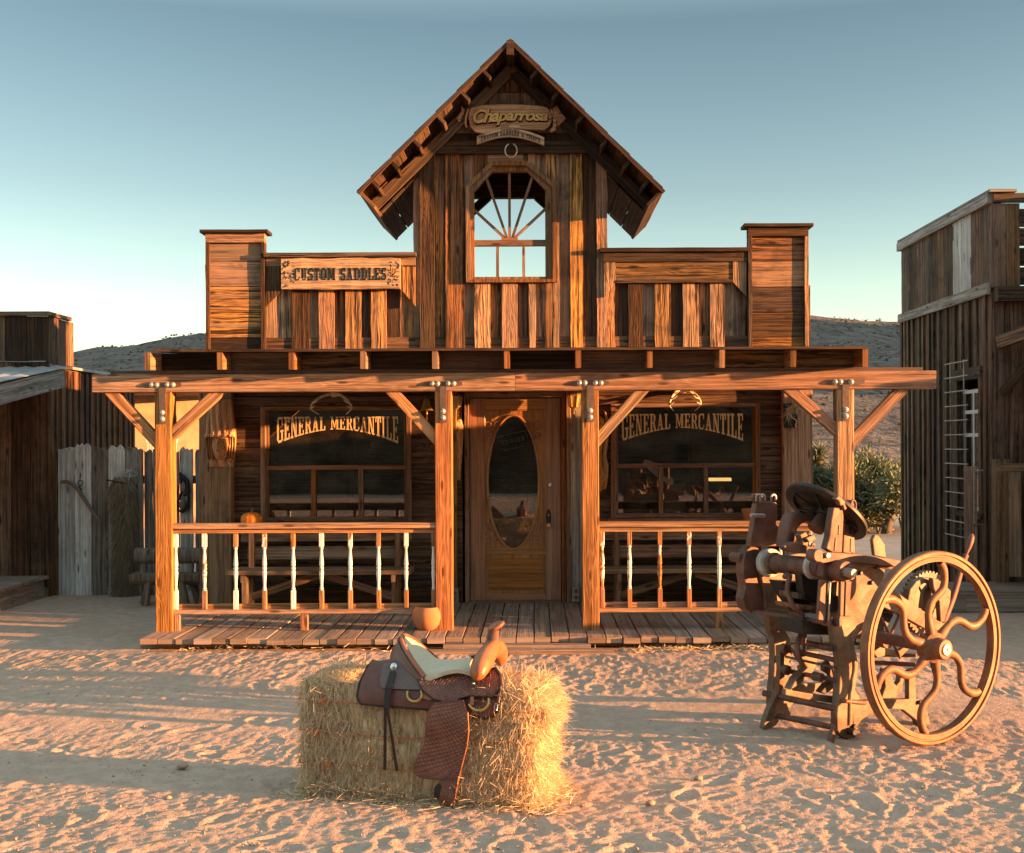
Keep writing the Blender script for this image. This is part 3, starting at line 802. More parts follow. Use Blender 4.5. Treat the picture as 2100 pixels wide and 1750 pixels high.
# ---- shop windows
def shop_window(x0, x1, y0, y1, yt, mull, tx0, tx1, ty, tyb, tym):
    a, b, z0, z1 = wx(x0), wx(x1), wz(y1), wz(y0)
    fw = .05
    mb = MB()
    yy0, yy1 = YW - .045, YW + .05
    mb.bx(a, a + fw, yy0, yy1, z0, z1, segs=4, jit=.002, bev=.004); mb.bx(b - fw, b, yy0, yy1, z0, z1, segs=4, jit=.002, bev=.004)
    mb.bx(a + fw, b - fw, yy0 + .003, yy1, z1 - fw * .8, z1, bev=.004); mb.bx(a + fw, b - fw, yy0 + .003, yy1, z0, z0 + fw * .9, bev=.004)
    # inner stop, set back
    mb.bx(a + fw, a + fw + .025, yy0 + .035, yy1 - .01, z0 + fw, z1 - fw); mb.bx(b - fw - .025, b - fw, yy0 + .035, yy1 - .01, z0 + fw, z1 - fw)
    wdw = mb.build('shop_window', W_FRAME, store)
    tz = wz(yt)
    mb = MB(); mb.bx(a + fw, b - fw, yy0 + .012, yy1 - .012, tz - .022, tz + .022, segs=4, jit=.0015, bev=.003); mb.build('transom_bar', W_FRAME, wdw)
    xs = [a + fw] + [wx(m) for m in mull] + [b - fw]
    for m in mull:
        mb = MB(); mb.bx(wx(m) - .022, wx(m) + .022, yy0 + .015, yy1 - .014, z0 + fw * .9, tz - .022, segs=3, jit=.0015, bev=.003); mb.build('mullion', W_FRAME, wdw)
    yg = YW + .012
    mb = MB(); mb.bx(a + fw * .8, b - fw * .8, yg, yg + .004, tz, z1 - fw * .6); mb.build('pane', M_GLASS, wdw)
    for p, q in zip(xs, xs[1:]):
        mb = MB(); mb.bx(p, q, yg, yg + .004, z0 + fw * .6, tz - .002); mb.build('pane', M_GLASS, wdw)
    # gilded lettering, level along the top, arched along the foot
    la, lb, zt, ze, zm = wx(tx0), wx(tx1), wz(ty), wz(tyb), wz(tym)
    def fn(x, y):
        foot = zm - (zm - ze) * (abs(2 * x - 1) ** 1.8)
        return Vector((la + (lb - la) * x, yg - .003, foot + (zt - foot) * y))
    mb = MB(); letters(mb, 'GENERAL MERCANTILE', fn, (0, .002, 0), gap=.09); mb.build('window_lettering', M_GOLD, wdw)
    mb = MB(); mb.bx(a - .03, b + .03, YW - .07, YW - .002, z0 - .035, z0 - .002, segs=3, jit=.003, bev=.004); mb.build('sill', W_FRAME, wdw)
    return wdw
shop_window(536, 844, 832, 1068, 957, (643, 740), 567, 817, 853, 909, 879)
shop_window(1252, 1558, 829, 1063, 956, (1355, 1447), 1275, 1525, 850, 907, 879)

# ---- the door
dx0, dx1, dz0, dz1 = wx(963), wx(1150), DZ + .01, wz(817)
YDR = YW + .05
ocx, ocz, orx, orz = wx(1052), wz(989), .255, .665
mb = MB(); N = 64
fr_, ov, fr_b, ov_b = [], [], [], []
for k in range(N):
    a = 2 * math.pi * (k + .5) / N
    c, s = math.cos(a), math.sin(a)
    tx = ((dx1 - ocx) / c if c > 0 else (dx0 - ocx) / c) if abs(c) > 1e-6 else 1e9
    tz = ((dz1 - ocz) / s if s > 0 else (dz0 - ocz) / s) if abs(s) > 1e-6 else 1e9
    tt = min(tx, tz)
    fr_.append(Vector((ocx + c * tt, YDR, ocz + s * tt))); ov.append(Vector((ocx + orx * c, YDR, ocz + orz * s)))
corner = {}
for (px_, pz_) in ((dx0, dz0), (dx1, dz0), (dx1, dz1), (dx0, dz1)):
    kk = min(range(N), key=lambda k: (fr_[k] - Vector((px_, YDR, pz_))).length)
    fr_[kk] = Vector((px_, YDR, pz_))
vs = fr_ + ov + [p + Vector((0, .045, 0)) for p in fr_] + [p + Vector((0, .045, 0)) for p in ov]
fs = []
for k in range(N):
    k2 = (k + 1) % N
    fs += [(k, k2, N + k2, N + k), (N + k, N + k2, 3 * N + k2, 3 * N + k), (2 * N + k, 3 * N + k, 3 * N + k2, 2 * N + k2), (k, 2 * N + k, 2 * N + k2, k2)]
mb.add(vs, fs, rnd=.5)
# stiles and rails standing a little proud of the field
sw = .155
mb.bx(dx0, dx0 + sw, YDR - .012, YDR + .002, dz0, dz1, rnd=.45, bev=.004); mb.bx(dx1 - sw, dx1, YDR - .012, YDR + .002, dz0, dz1, rnd=.55, bev=.004)
mb.bx(dx0 + sw, dx1 - sw, YDR - .011, YDR + .002, dz1 - .125, dz1, rnd=.5, bev=.004)
zr = wz(1136)
mb.bx(dx0 + sw, dx1 - sw, YDR - .011, YDR + .002, zr - .012, zr + .06, rnd=.5, bev=.004)
mb.bx(dx0 + sw, dx1 - sw, YDR - .011, YDR + .002, dz0, dz0 + .07, rnd=.6, bev=.004)
mb.bx(dx0 + sw + .03, dx1 - sw - .03, YDR - .008, YDR + .002, dz0 + .11, zr - .05, axis=0, rnd=.4, bev=.006)
door = mb.build('front_door', W_DOOR, store)
mb = MB()
el = [Vector((ocx + (orx + .004) * math.cos(2 * math.pi * k / 56), YDR - .008, ocz + (orz + .004) * math.sin(2 * math.pi * k / 56))) for k in range(56)]
mb.tube(el, .013, 8, closed=True, rnd=.5); mb.build('oval_moulding', W_DOOR, door, smooth=40)
mb = MB(); el2 = [Vector((ocx + orx * math.cos(2 * math.pi * k / 56), YDR + .02, ocz + orz * math.sin(2 * math.pi * k / 56))) for k in range(56)]
mb.prism(el2, (0, .004, 0)); mb.build('oval_pane', M_GLASS, door)
def scroll(c, sx, sz):
    m = MB(); c = Vector(c)
    for (r0, turns, ox, oz, n) in ((.055, 1.35, .0, .0, 22), (.040, 1.1, .085, -.012, 18), (.040, 1.1, -.008, .10, 18)):
        pts = []
        for k in range(n):
            f = k / (n - 1); a = f * turns * 2 * math.pi; r = r0 * (1 - .8 * f)
            pts.append(c + Vector((sx * (ox + r * math.cos(a)), 0, sz * (oz + r * math.sin(a)))))
        m.tube(pts, [.009 * (1 - .4 * k / n) for k in range(n)], 6, rnd=.3)
    pts = [c + Vector((sx * (-.03 + .12 * f), -.001, sz * (.19 - .2 * f - .05 * math.sin(f * 6)))) for f in [k / 10 for k in range(11)]]
    m.tube(pts, .007, 6, rnd=.3)
    return m
for sx in (-1, 1):
    for sz in (-1, 1):
        c = (ocx + sx * (orx - .03), YDR - .003, ocz + sz * (orz - .06) - .01 * sz)
        scroll((ocx - sx * -1 * (.245), YDR - .004, ocz + sz * .575), -sx, -sz).build('carved_scroll', W_DOOR, door, smooth=50)
def disc_part(name, x, y, Y, r, d, m, par, segs=20):
    c = D(x, y, Y); mm = MB()
    mm.lathe([(r * .2, -d - .004), (r * .8, -d - .002), (r, -d * .5), (r, 0)], c, (0, 1, 0), segs)
    return mm.build(name, m, par, smooth=40)
disc_part('deadbolt', 1128, 994, YDR - .01, .022, .018, M_SILVER, door)
mb = MB(); c = D(1125, 1064, YDR - .011)
mb.prism([c + Vector((.028 * math.cos(a) * (1 if abs(math.sin(a)) < .8 else .7), -.006, .10 * math.sin(a))) for a in [2 * math.pi * k / 24 for k in range(24)]], (0, .008, 0)); mb.build('handle_plate', M_BLKIRON, door)
disc_part('door_knob', 1125, 1077, YDR - .018, .024, .045, M_BRASS, door)
disc_part('keyhole_rose', 1125, 1057, YDR - .018, .013, .006, M_STEEL, door)
# jambs, outer casing, head and sill
mb = MB()
mb.bx(dx0 - .05, dx0 - .005, YW - .02, YW + .11, DZ, dz1 + .06, segs=5, jit=.002, bev=.004); mb.bx(dx1 + .005, dx1 + .05, YW - .02, YW + .11, DZ, dz1 + .06, segs=5, jit=.002, bev=.004)
mb.bx(dx0 - .05, dx1 + .05, YW - .018, YW + .11, dz1 + .01, dz1 + .062, bev=.004)
mb.bx(dx0 - .185, dx0 - .125, YW - .075, YW - .012, DZ, 2.42, segs=6, jit=.003, bev=.006)
mb.bx(dx1 + .055, dx1 + .10, YW - .05, YW - .012, DZ, 2.30, segs=6, jit=.003, bev=.006)
mb.bx(dx0, dx1, YW - .02, YW + .10, DZ - .02, DZ + .018, bev=.004)
mb.build('door_frame', W_FRAME, store)
mb = MB()
for x0, x1 in ((1162, 1180), (1180, 1196)):
    mb.bx(wx(x0), wx(x1), YW - .035 - .01 * (x0 > 1170), YW - .012, DZ, 2.42, segs=6, jit=.004)
mb.build('wall_boards', W_GREY, store)
for x, y in ((933, 1222), (1181, 1218)):
    mb = MB(); c = D(x, y, YW - .05)
    mb.bx(c.x - .035, c.x + .035, c.y - .03, c.y + .03, c.z - .075, c.z + .075, bev=.006)
    ob = mb.build('outlet_box', M_STEEL, store)
    for dz in (-.03, .03):
        m2 = MB(); m2.lathe([(.017, -.012), (.021, -.004), (.021, .004)], (c.x, c.y - .03, c.z + dz), (0, 1, 0), 16); m2.build('socket_cover', M_GIRON, ob, smooth=40)

# ---- false front above the porch roof
Zb = 2.50
# pillars at the two ends
def pillar(x0, x1, ytop, lab):
    a, b, zt = wx(x0), wx(x1), wz(ytop)
    mb = MB(); z = Zb
    k = 0
    mb.bx(a + .03, b - .03, YW + .002, YW + .018, Zb, zt - .05, axis=2)
    while z < zt - .1:
        h = R.uniform(.235, .275); z2 = min(z + h, zt - .09)
        mb.bx(a + .02, b - .02, YW - .045, YW + .0, z, z2 - .007, axis=0, segs=3, jit=.003); z += h
    mb.bx(a + .003, a + .04, YW - .075, YW + .02, Zb, zt - .09, segs=5, jit=.003); mb.bx(b - .04, b - .003, YW - .075, YW + .02, Zb, zt - .09, segs=5, jit=.003)
    mb.bx(a + .002, b - .002, YW - .08, YW + .02, zt - .09, zt, axis=0, segs=3, jit=.003)
    # the return side, and a raking stay behind
    o = mb.build('end_pillar', W_FAC, store)
    mb = MB(); mb.bx(a - .04, b + .04, YW - .12, YW + .10, zt, zt + .032, axis=0, segs=3, jit=.004, bev=.005); mb.build('pillar_cap', W_FAC2, o)
    return o
pillar(427, 548, 479, '')
pillar(1533, 1657, 471, '')
mb = MB()
mb.board((wx(410), YW + .45, 2.45), (wx(421), YW + .15, wz(535)), (1, 0, 0), .05, .09, segs=3, jit=.004); mb.build('raking_stay', W_FAC2, store)
mb = MB()
mb.bx(wx(1658), wx(1664), YW + .05, YW + .12, Zb, wz(600), segs=3, jit=.004); mb.bx(wx(1662), wx(1668), YW + .10, YW + .16, wz(682), wz(585), segs=3, jit=.006)
mb.build('raking_stay', W_FAC2, store)

def planks_v(mb, xs, z0, z1, yf, yb, rj=.02, segs=8):
    """xs: list of (x0,x1,proud) in display px"""
    for x0, x1, pr in xs:
        y0 = yf if pr else yf + .034
        mb.bx(wx(x0), wx(x1), y0, yb, z0 + R.uniform(-rj, 0), z1, axis=2, segs=segs, jit=.0035)
# left parapet
zt = wz(522)
mb = MB()
planks_v(mb, [(547, 573, 0), (574, 604, 0), (601, 636, 1), (632, 659, 0), (656, 687, 1), (683, 714, 0), (711, 743, 1), (739, 766, 0), (763, 794, 1), (790, 822, 0), (822, 856, 0)], Zb, zt - .02, YW - .03, YW + .04)
lp = mb.build('parapet', W_FAC, store)
mb = MB(); mb.bx(wx(547), wx(856), YW - .10, YW + .12, zt - .03, zt + .012, axis=0, segs=5, jit=.003); mb.build('parapet_cap', W_FAC2, lp)
mb = MB()
mb.bx(wx(549), wx(855), YW - .05, YW - .032, zt - .11, zt - .032, axis=0, segs=4, jit=.003)
def blade(x0, x1, y0, y1, side):
    p = [(wx(x0), wz(y0)), (wx(x1), wz(y0)), (wx(x1), wz(y1 - (0 if side < 0 else 0))), (wx(x0), wz(y1))]
    if side < 0: p = [(wx(x0), wz(y0)), (wx(x1), wz(y0)), (wx(x1), wz(y1)), (wx(x0), wz(y1 + 30))]
    else: p = [(wx(x0), wz(y0)), (wx(x1), wz(y0)), (wx(x1), wz(y1 + 30)), (wx(x0), wz(y1))]
    mb.prism([Vector((a, YW - .055, b)) for a, b in p], (0, .024, 0))
blade(550, 578, 545, 598, -1); blade(829, 854, 548, 598, 1)
mb.build('parapet_trim', W_FAC, lp)
# right parapet with its blank recessed board
zt2 = wz(515)
mb = MB()
planks_v(mb, [(1238, 1262, 1), (1258, 1292, 0), (1289, 1320, 1), (1316, 1347, 0), (1344, 1376, 1), (1372, 1404, 0), (1401, 1434, 1), (1430, 1460, 0), (1457, 1486, 1), (1482, 1510, 0), (1508, 1534, 0)], Zb, zt2 - .02, YW - .03, YW + .04)
rp = mb.build('parapet', W_FAC, store)
mb = MB(); mb.bx(wx(1232), wx(1534), YW - .10, YW + .12, zt2 - .026, zt2 + .012, axis=0, segs=5, jit=.003); mb.build('parapet_cap', W_FAC2, rp)
mb = MB()
mb.bx(wx(1238), wx(1533), YW - .068, YW - .032, zt2 - .12, zt2 - .03, axis=0, segs=4, jit=.003)
blade(1240, 1264, 539, 582, -1); blade(1503, 1530, 539, 582, 1)
mb.bx(wx(1264), wx(1503), YW - .062, YW - .032, wz(583), wz(577), axis=0, segs=5, jit=.004)
mb.build('parapet_trim', W_FAC, rp)
mb = MB(); mb.bx(wx(1264), wx(1503), YW - .045, YW - .030, wz(577), wz(539), axis=0, segs=3, jit=.002)
o = mb.build('blank_name_board', W_FAC2, rp)

# ---- the gabled tower
TX0, TX1 = wx(850), wx(1247)
TC = (TX0 + TX1) / 2
zg = wz(318)                       # foot of the gable triangle
wo = [(958, 581), (958, 383), (1011, 334), (1084, 334), (1144, 383), (1144, 581)]
# vertical boards, cut round the window
mb = MB()
bl = [(850, 866, 0), (863, 893, 1), (889, 919, 0), (916, 954, 1), (951, 978, 0), (975, 1007, 1), (1003, 1034, 0), (1031, 1063, 1), (1059, 1090, 0), (1086, 1100, 1), (1097, 1123, 0), (1119, 1149, 1), (1145, 1175, 0), (1171, 1197, 1), (1193, 1228, 0), (1225, 1247, 1)]
def win_top(x):     # display y of the window outline at x
    if x <= 958 or x >= 1144: return None
    if x < 1011: return 383 - (x - 958) / 53 * 49
    if x > 1084: return 334 + (x - 1084) / 60 * 49
    return 334
for x0, x1, pr in bl:
    y0 = YW - .036 if pr else YW - .002
    xm = (x0 + x1) / 2
    a, b = max(x0, 958), min(x1, 1144)
    if b - a > 6:
        if x0 < 958 - 2: mb.bx(wx(x0), wx(958 + 8), y0, YW + .03, Zb, zg, axis=2, segs=8, jit=.003)
        if x1 > 1144 + 2: mb.bx(wx(1144 - 8), wx(x1), y0, YW + .03, Zb, zg, axis=2, segs=8, jit=.003)
        mb.bx(wx(max(x0, 962)), wx(min(x1, 1140)), y0 + .001, YW + .03, Zb, wz(578), axis=2, segs=4, jit=.003)
        lo = max(win_top(max(x0, 959)), win_top(min(x1, 1143)))
        mb.prism([Vector((wx(max(x0, 959)), y0 + .001, wz(win_top(max(x0, 959)) + 7))), Vector((wx(min(x1, 1143)), y0 + .001, wz(win_top(min(x1, 1143)) + 7))), Vector((wx(min(x1, 1143)), y0 + .001, zg)), Vector((wx(max(x0, 959)), y0 + .001, zg))], (0, .028, 0))
    else:
        mb.bx(wx(x0), wx(x1), y0, YW + .03, Zb, zg, axis=2, segs=10, jit=.0035)
mb.build('tower_boards', W_FAC, store)
mb = MB(); mb.bx(wx(1003), wx(1076), YW - .045, YW - .031, wz(335), wz(319), axis=0, bev=.003); mb.build('head_block', W_NEW, store)
# window frame: an eight sided casing, sash with a fan of bars
def ring(mb, outer, inner, y0, y1):
    n = len(outer)
    for k in range(n):
        k2 = (k + 1) % n
        q = [Vector((wx(p[0]), y0, wz(p[1]))) for p in (outer[k], outer[k2], inner[k2], inner[k])]
        mb.prism(q, (0, y1 - y0, 0))
mb = MB()
in1 = [(967, 575), (967, 387), (1014, 343), (1081, 343), (1135, 387), (1135, 575)]
ring(mb, wo, in1, YW - .075, YW + .05)
tw = mb.build('tower_window', W_FRAME, store)
mb = MB()
in2 = [(975, 569), (975, 394), (1012, 354), (1084, 354), (1120, 390), (1120, 569)]
in1b = [(966, 576), (966, 387), (1014, 342), (1081, 342), (1136, 387), (1136, 576)]
ring(mb, in1b, in2, YW - .045, YW + .02)
mb.build('sash', W_FRAME, tw)
mb = MB(); mb.bx(wx(975), wx(1121), YW - .03, YW + .015, wz(505.5), wz(493), axis=0, bev=.003)
mb.bx(wx(1030), wx(1064), YW - .034, YW + .013, wz(494), wz(488.5), axis=0); mb.build('meeting_rail', W_FRAME, tw)
for (x, y) in ((974, 430), (1000, 366), (1047, 352), (1094, 364), (1122, 428)):
    mb = MB(); c = Vector((wx(1047 + (x - 1047) * .10), YW - .008, wz(491)))
    mb.board(c, (wx(x), YW - .008, wz(y)), (1, 0, .2) if abs(x - 1047) < 5 else (0, 1, 0), .026 if abs(x - 1047) < 5 else .03, .03 if abs(x - 1047) < 5 else .026); mb.build('muntin', W_FRAME, tw)
for x in (1022, 1075.5):
    mb = MB(); mb.bx(wx(x) - .014, wx(x) + .014, YW - .02, YW + .012, wz(570), wz(505)); mb.build('muntin', W_FRAME, tw)
# tower sides are open: two rear posts with a tie beam and knees carry the roof
YR0, YR1 = 11.14, 13.0
for x in (TX0 + .03, TX1 - .03):
    mb = MB(); mb.bx(x - .045, x + .045, 12.86, 12.95, 2.5, 4.5, segs=3, jit=.003); mb.build('tower_post', W_ROOF, store)
    mb = MB(); mb.bx(x - .03, x + .03, YW + .03, YW + .12, 2.5, 4.6, segs=3); mb.build('tower_post', W_ROOF, store)
zt_ = LZ(408, 12.9)
mb = MB(); mb.bx(TX0, TX1, 12.83, 12.92, zt_, zt_ + .14, axis=0, segs=3, jit=.003); mb.build('tie_beam', W_ROOF, store)
for sx in (-1, 1):
    mb = MB(); mb.board((TC + sx * .27, 12.875, zt_ + .02), (TC + sx * .93, 12.875, zt_ - .58), (0, 1, 0), .08, .09); mb.build('tower_knee', W_ROOF, store)
# boarding behind, high in the gable
mb = MB(); z = zt_ + .142
while z < 5.45:
    hw = min(TX1 - TC, (5.5 - z))
    if hw > .1: mb.bx(TC - hw + .05, TC + hw - .05, 12.93, 12.96, z, z + .19, axis=0)
    z += .2
mb.build('rear_gable_boards', W_ROOF, store)
# gable front: lapped boards, trimmed to the rake
AP = Vector((LX(1050, YR0) , 0, LZ(80, YR0)))          # ridge
SL = .99                                               # rise over run
def rakez(x): return AP.z - abs(x - AP.x) * SL
mb = MB(); z = zg
while z < AP.z - .25:
    z2 = min(z + .205, AP.z - .15)
    hw0, hw1 = (AP.z - .10 - z) / SL, (AP.z - .10 - z2) / SL
    if z < zg + .01: hw0 = min(hw0, TX1 - AP.x + .1)
    y0 = YW - .05 + R.uniform(-.006, .003)
    mb.prism([Vector((AP.x - hw0, y0, z)), Vector((AP.x + hw0, y0, z)), Vector((AP.x + hw1, y0 + .006, z2 - .006)), Vector((AP.x - hw1, y0 + .006, z2 - .006))], (0, .03, 0))
    z += .205
mb.build('gable_boards', W_FAC2, store)
mb = MB(); mb.bx(TX0 + .02, TX1 - .02, YW - .085, YW - .052, zg - .005, zg + .125, axis=0, segs=5, jit=.003); mb.build('gable_foot_board', W_FAC, store)
# roof: two slopes of boards, purlins, barge boards, eave boards
roof = None
def slope(sx):
    global roof
    run = 1.475
    up = Vector((sx * SL, 0, 1)).normalized()            # outward normal of the slope
    dn = Vector((sx, 0, -SL)).normalized()
    ln = run * math.hypot(1, SL)
    top = Vector((AP.x, 0, AP.z))
    mb = MB(); d = 0.0
    while d < ln:
        wd = R.uniform(.13, .17); e = min(d + wd, ln)
        c = top + dn * ((d + e) / 2) - up * .012
        mb.board(c + Vector((0, YR0 + R.uniform(-.012, .0), 0)), c + Vector((0, YR1, 0)), dn, e - d - .004, .022, segs=4, jit=.002); d = e
    # shakes on top, ragged along the eave
    d = 0.17
    row = 0
    while d < ln - .04:
        y = YR0 + .02
        while y < YR1:
            wd = R.uniform(.07, .15)
            c = top + dn * (d + R.uniform(-.012, .03)) + up * (.008 + .004 * (row % 2))
            mb.board(c - dn * .15 + Vector((0, y + wd / 2, 0)) , c + dn * .07 + up * .006 + Vector((0, y + wd / 2, 0)), (0, 1, 0), wd - .006, .009)
            y += wd
        d += .15; row += 1
    o = mb.build('tower_roof', W_ROOF, store)
    for fr3 in (.05, .19, .33, .487, .645, .79, .915):
        dd = fr3 * ln
        c = top + dn * dd - up * (.024 + .05)
        m = MB(); m.board(c + Vector((0, YR0 + .02, 0)), c + Vector((0, YR1 - .02, 0)), up, .098, .030, segs=2, jit=.002); m.build('purlin', W_ROOF, o)
    # rake board against the gable wall and rear rafter, and outer barge board
    a, b = top + dn * .10, top + dn * (ln - .03)
    for y, wv, tt, dz in ((YW - .105, .11, .03, -.128), (YR1 - .1, .10, .05, -.128)):
        m = MB(); m.board(a + up * dz + Vector((0, y, 0)), b + up * dz + Vector((0, y, 0)), up, wv, tt, segs=6, jit=.003); m.build('rake_board', W_FAC2, o)
    m = MB()
    m.board(top + Vector((0, YR0 - .01, 0)) - up * .016, top + dn * (ln + .01) + Vector((0, YR0 - .01, 0)) - up * .016, up, .036, .022, segs=8, jit=.004)
    m.build('barge_board', W_ROOF, o)
    # soffit box along the eave
    m = MB()
    c = top + dn * (ln - .02) - up * .115
    m.board(c + Vector((0, YR0 + .03, 0)), c + Vector((0, YR1, 0)), up, .19, .03, segs=4, jit=.003)
    c2 = top + dn * (ln - .13) - up * .205
    m.build('eave_board', W_FAC2, o)
    m = MB()
    for k in range(4):
        dd = ln - .10 - k * .19
        c = top + dn * dd - up * .195
        if abs(c.x - AP.x) < TX1 - AP.x + .02: break
        m.board(c + Vector((0, YW - .03, 0)), c + Vector((0, YR1 - .02, 0)), dn, .18, .018)
    m.build('soffit', W_ROOF, o)
    return o
slope(-1); slope(1)
mb = MB(); mb.board(AP + Vector((0, YR0 - .03, -.09)), AP + Vector((0, YR1, -.09)), (1, 0, 0), .07, .14, bev=.006); mb.build('ridge_beam', W_FAC, store)

# ---- porch
mb = MB()
x = -3.24; YF = 9.46
while x < 2.86:
    wd = R.uniform(.135, .155)
    mid = -.72 < x + wd / 2 < .44
    yf = YF + (.06 if mid else R.uniform(-.012, .022)); zz = DZ + R.uniform(-.006, .005)
    mb.bx(x, x + wd - .009, yf, YW - .02, zz - .045, zz, axis=1, segs=6, jit=.0025, bev=.004); x += wd
mb.bx(-3.3, 2.9, 9.66, 9.70, 0.0, .05, axis=0); mb.bx(-3.3, 2.9, 10.6, 10.64, -.02, .05, axis=0)
mb.build('porch_deck', W_DECK, store)
mb = MB(); mb.bx(-.76, .44, YF - .03, YF + .05, -.01, .052, axis=0, segs=4, jit=.003, bev=.005); mb.bx(-.9, .62, YF - .13, YF - .035, -.02, .022, axis=0, segs=4, jit=.004, bev=.006); mb.build('step_board', W_DECK, store)
postx = [-3.165, -.785, .463, 2.63]
PW = .142
zbt = [LZ(770, YP, 190), LZ(806, YP, 190), LZ(758, YP, 1920), LZ(797, YP, 1920)]
BZ1 = (zbt[0] + zbt[2]) / 2; BZ0 = (zbt[1] + zbt[3]) / 2
for i, x in enumerate(postx):
    mb = MB(); mb.bx(x - PW / 2, x + PW / 2, YP, YP + PW, DZ, BZ0 - .002, segs=10, jit=.0016, bev=.006)
    p = mb.build('porch_post', W_NEW, store)
    # tee strap with six carriage bolts
    mb = MB()
    yy = YP - .011
    zc = BZ0 + .062
    mb.prism([Vector((x + a, yy, b)) for a, b in ((-.16, zc - .014), (-.115, zc - .024), (.115, zc - .024), (.16, zc - .014), (.16, zc + .014), (.115, zc + .024), (-.115, zc + .024), (-.16, zc + .014))], (0, .006, 0))
    mb.bx(x - .028, x + .028, yy - .001, yy + .006, zc - .33, zc - .022, axis=2)
    mb.build('tee_strap', M_STRAP, p)
    bolts = [(-.09, 0), (-.045, 0), (.045, 0), (.09, 0), (.0, -.235), (.0, -.29)]
    if i == 3: bolts.pop(3)
    for bx_, bz_ in bolts:
        m2 = MB(); m2.lathe([(.004, -.021), (.013, -.018), (.018, -.010), (.019, -.002), (.024, -.001), (.024, .003)], (x + bx_, yy - .002, zc + bz_), (0, 1, 0), 14); m2.build('bolt', M_BOLT, p, smooth=50)
xb0, xb1 = LX(190, YP), LX(1921, YP)
xj = LX(1057, YP)
mb = MB()
mb.bx(xb0, xj - .002, YP - .003, YP + PW, BZ0, BZ1, axis=0, segs=12, jit=.0018, bev=.006, rnd=.55)
mb.bx(xj + .002, xb1, YP - .003, YP + PW, BZ0, BZ1, axis=0, segs=12, jit=.0018, bev=.010, rnd=.3)
mb.build('porch_beam', W_NEW, store)
mb = MB(); mb.bx(LX(225, YP), LX(1895, YP), YP + .02, YP + .16, BZ1 + .001, BZ1 + .030, axis=0, segs=10, jit=.004); mb.build('top_plate', W_FAC2, store)
for (xa, ya, xb, yb) in ((222, 806, 322, 905), (447, 804, 340, 905), (800, 804, 900, 905), (1322, 801, 1222, 905), (1620, 798, 1732, 897), (1858, 795, 1754, 897)):
    p0 = Vector((LX(xa, YP), YP + PW / 2, BZ0 + .015)); p1 = D(xb, yb, YP + PW / 2)
    d = (p1 - p0).normalized(); w_ = Vector((-d.z, 0, d.x))
    mb = MB(); hw = .046
    # ends cut level under the beam and plumb against the post
    def at_z(o, z): q = p0 + w_ * o; return q + d * ((z - q.z) / d.z)
    def at_x(o, x): q = p0 + w_ * o; return q + d * ((x - q.x) / d.x)
    pxe = min(postx, key=lambda v: abs(v - p1.x)); xe = pxe + (PW / 2 - .001) * (1 if p0.x > pxe else -1)
    pts = [at_z(-hw, BZ0 - .001), at_z(hw, BZ0 - .001), at_x(hw, xe), at_x(-hw, xe)]
    n_ = 4
    mb.board((pts[0] + pts[1]) / 2 - d * .06, (pts[2] + pts[3]) / 2 + d * .06, w_, hw * 2, .088, segs=4, jit=.0015, bev=.004)
    # slide end verts to the cut
    for vi, q in enumerate(mb.v):
        q = Vector(q)
        if q.z > BZ0 - .002: q += d * ((BZ0 - .002 - q.z) / d.z)
        if (q.x - xe) * (p0.x - xe) < 0: q += d * ((xe - q.x) / d.x)
        mb.v[vi] = tuple(q)
    mb.build('knee_brace', W_NEW, store)
# roof boards over rafters
RF = 9.58                                   # front edge
def rz(y): return 2.478 + (y - RF) * .058     # top of the roof boards
mb = MB(); y = RF
while y < YW - .08:
    y2 = min(y + R.uniform(.13, .16), YW - .075)
    mb.board((LX(314, RF), (y + y2) / 2, rz((y + y2) / 2) - .012), (LX(1780, RF), (y + y2) / 2, rz((y + y2) / 2) - .012), (0, 1, .058), y2 - y - .004, .022, segs=14, jit=.0035); y = y2
for k in range(5):   # a ragged course of felt and shakes shows over the edge
    pass
pr = mb.build('porch_roof', W_ROOF, store)
for k in range(11):
    x = LX(305 + 147 * k, RF + .03)
    mb = MB(); y0 = RF + .02 + R.uniform(-.015, .02)
    mb.board((x, y0, rz(y0) - .025 - .074), (x, YW - .06, rz(YW - .06) - .025 - .074), (0, 0, 1), .146, .046, segs=3, jit=.002, bev=.003)
    mb.build('rafter', W_FRAME if k else W_NEW, pr)
mb = MB()
for k in range(10):
    x = LX(305 + 147 * k, RF + .03)
    mb.bx(x + .025, x + .60 - .025, YP + .03, YP + .07, BZ1 + .032, BZ1 + .175, axis=0, segs=2, jit=.004)
mb.build('blocking', W_FAC2, pr)
# railings with turned balusters, their white paint half gone
ZR = LZ(1073, YP + .05, 620)
def baluster(par, x, z0, z1, rnd, ph):
    mb = MB(); y = YP + .065; a = .0185
    hb = .16; ht = .115
    mb.bx(x - a, x + a, y - a, y + a, z0, z0 + hb, rnd=ph[0], bev=.003); mb.bx(x - a, x + a, y - a, y + a, z1 - ht, z1, rnd=ph[1], bev=.003)
    L = z1 - ht - z0 - hb
    prof = [(.016, 0), (.011, .02), (.019, .035), (.012, .06), (.0125, .16), (.0185, .36), (.0195, .43), (.013, .46), (.019, .485), (.019, .515), (.013, .54), (.0195, .57), (.0185, .64), (.0125, .84), (.011, .94), (.018, .965), (.0115, .985), (.016, 1)]
    mb.lathe([(r, h * L) for r, h in prof], (x, y, z0 + hb), (0, 0, 1), 12, rnd=rnd)
    return mb.build('baluster', W_BAL, par, smooth=40)
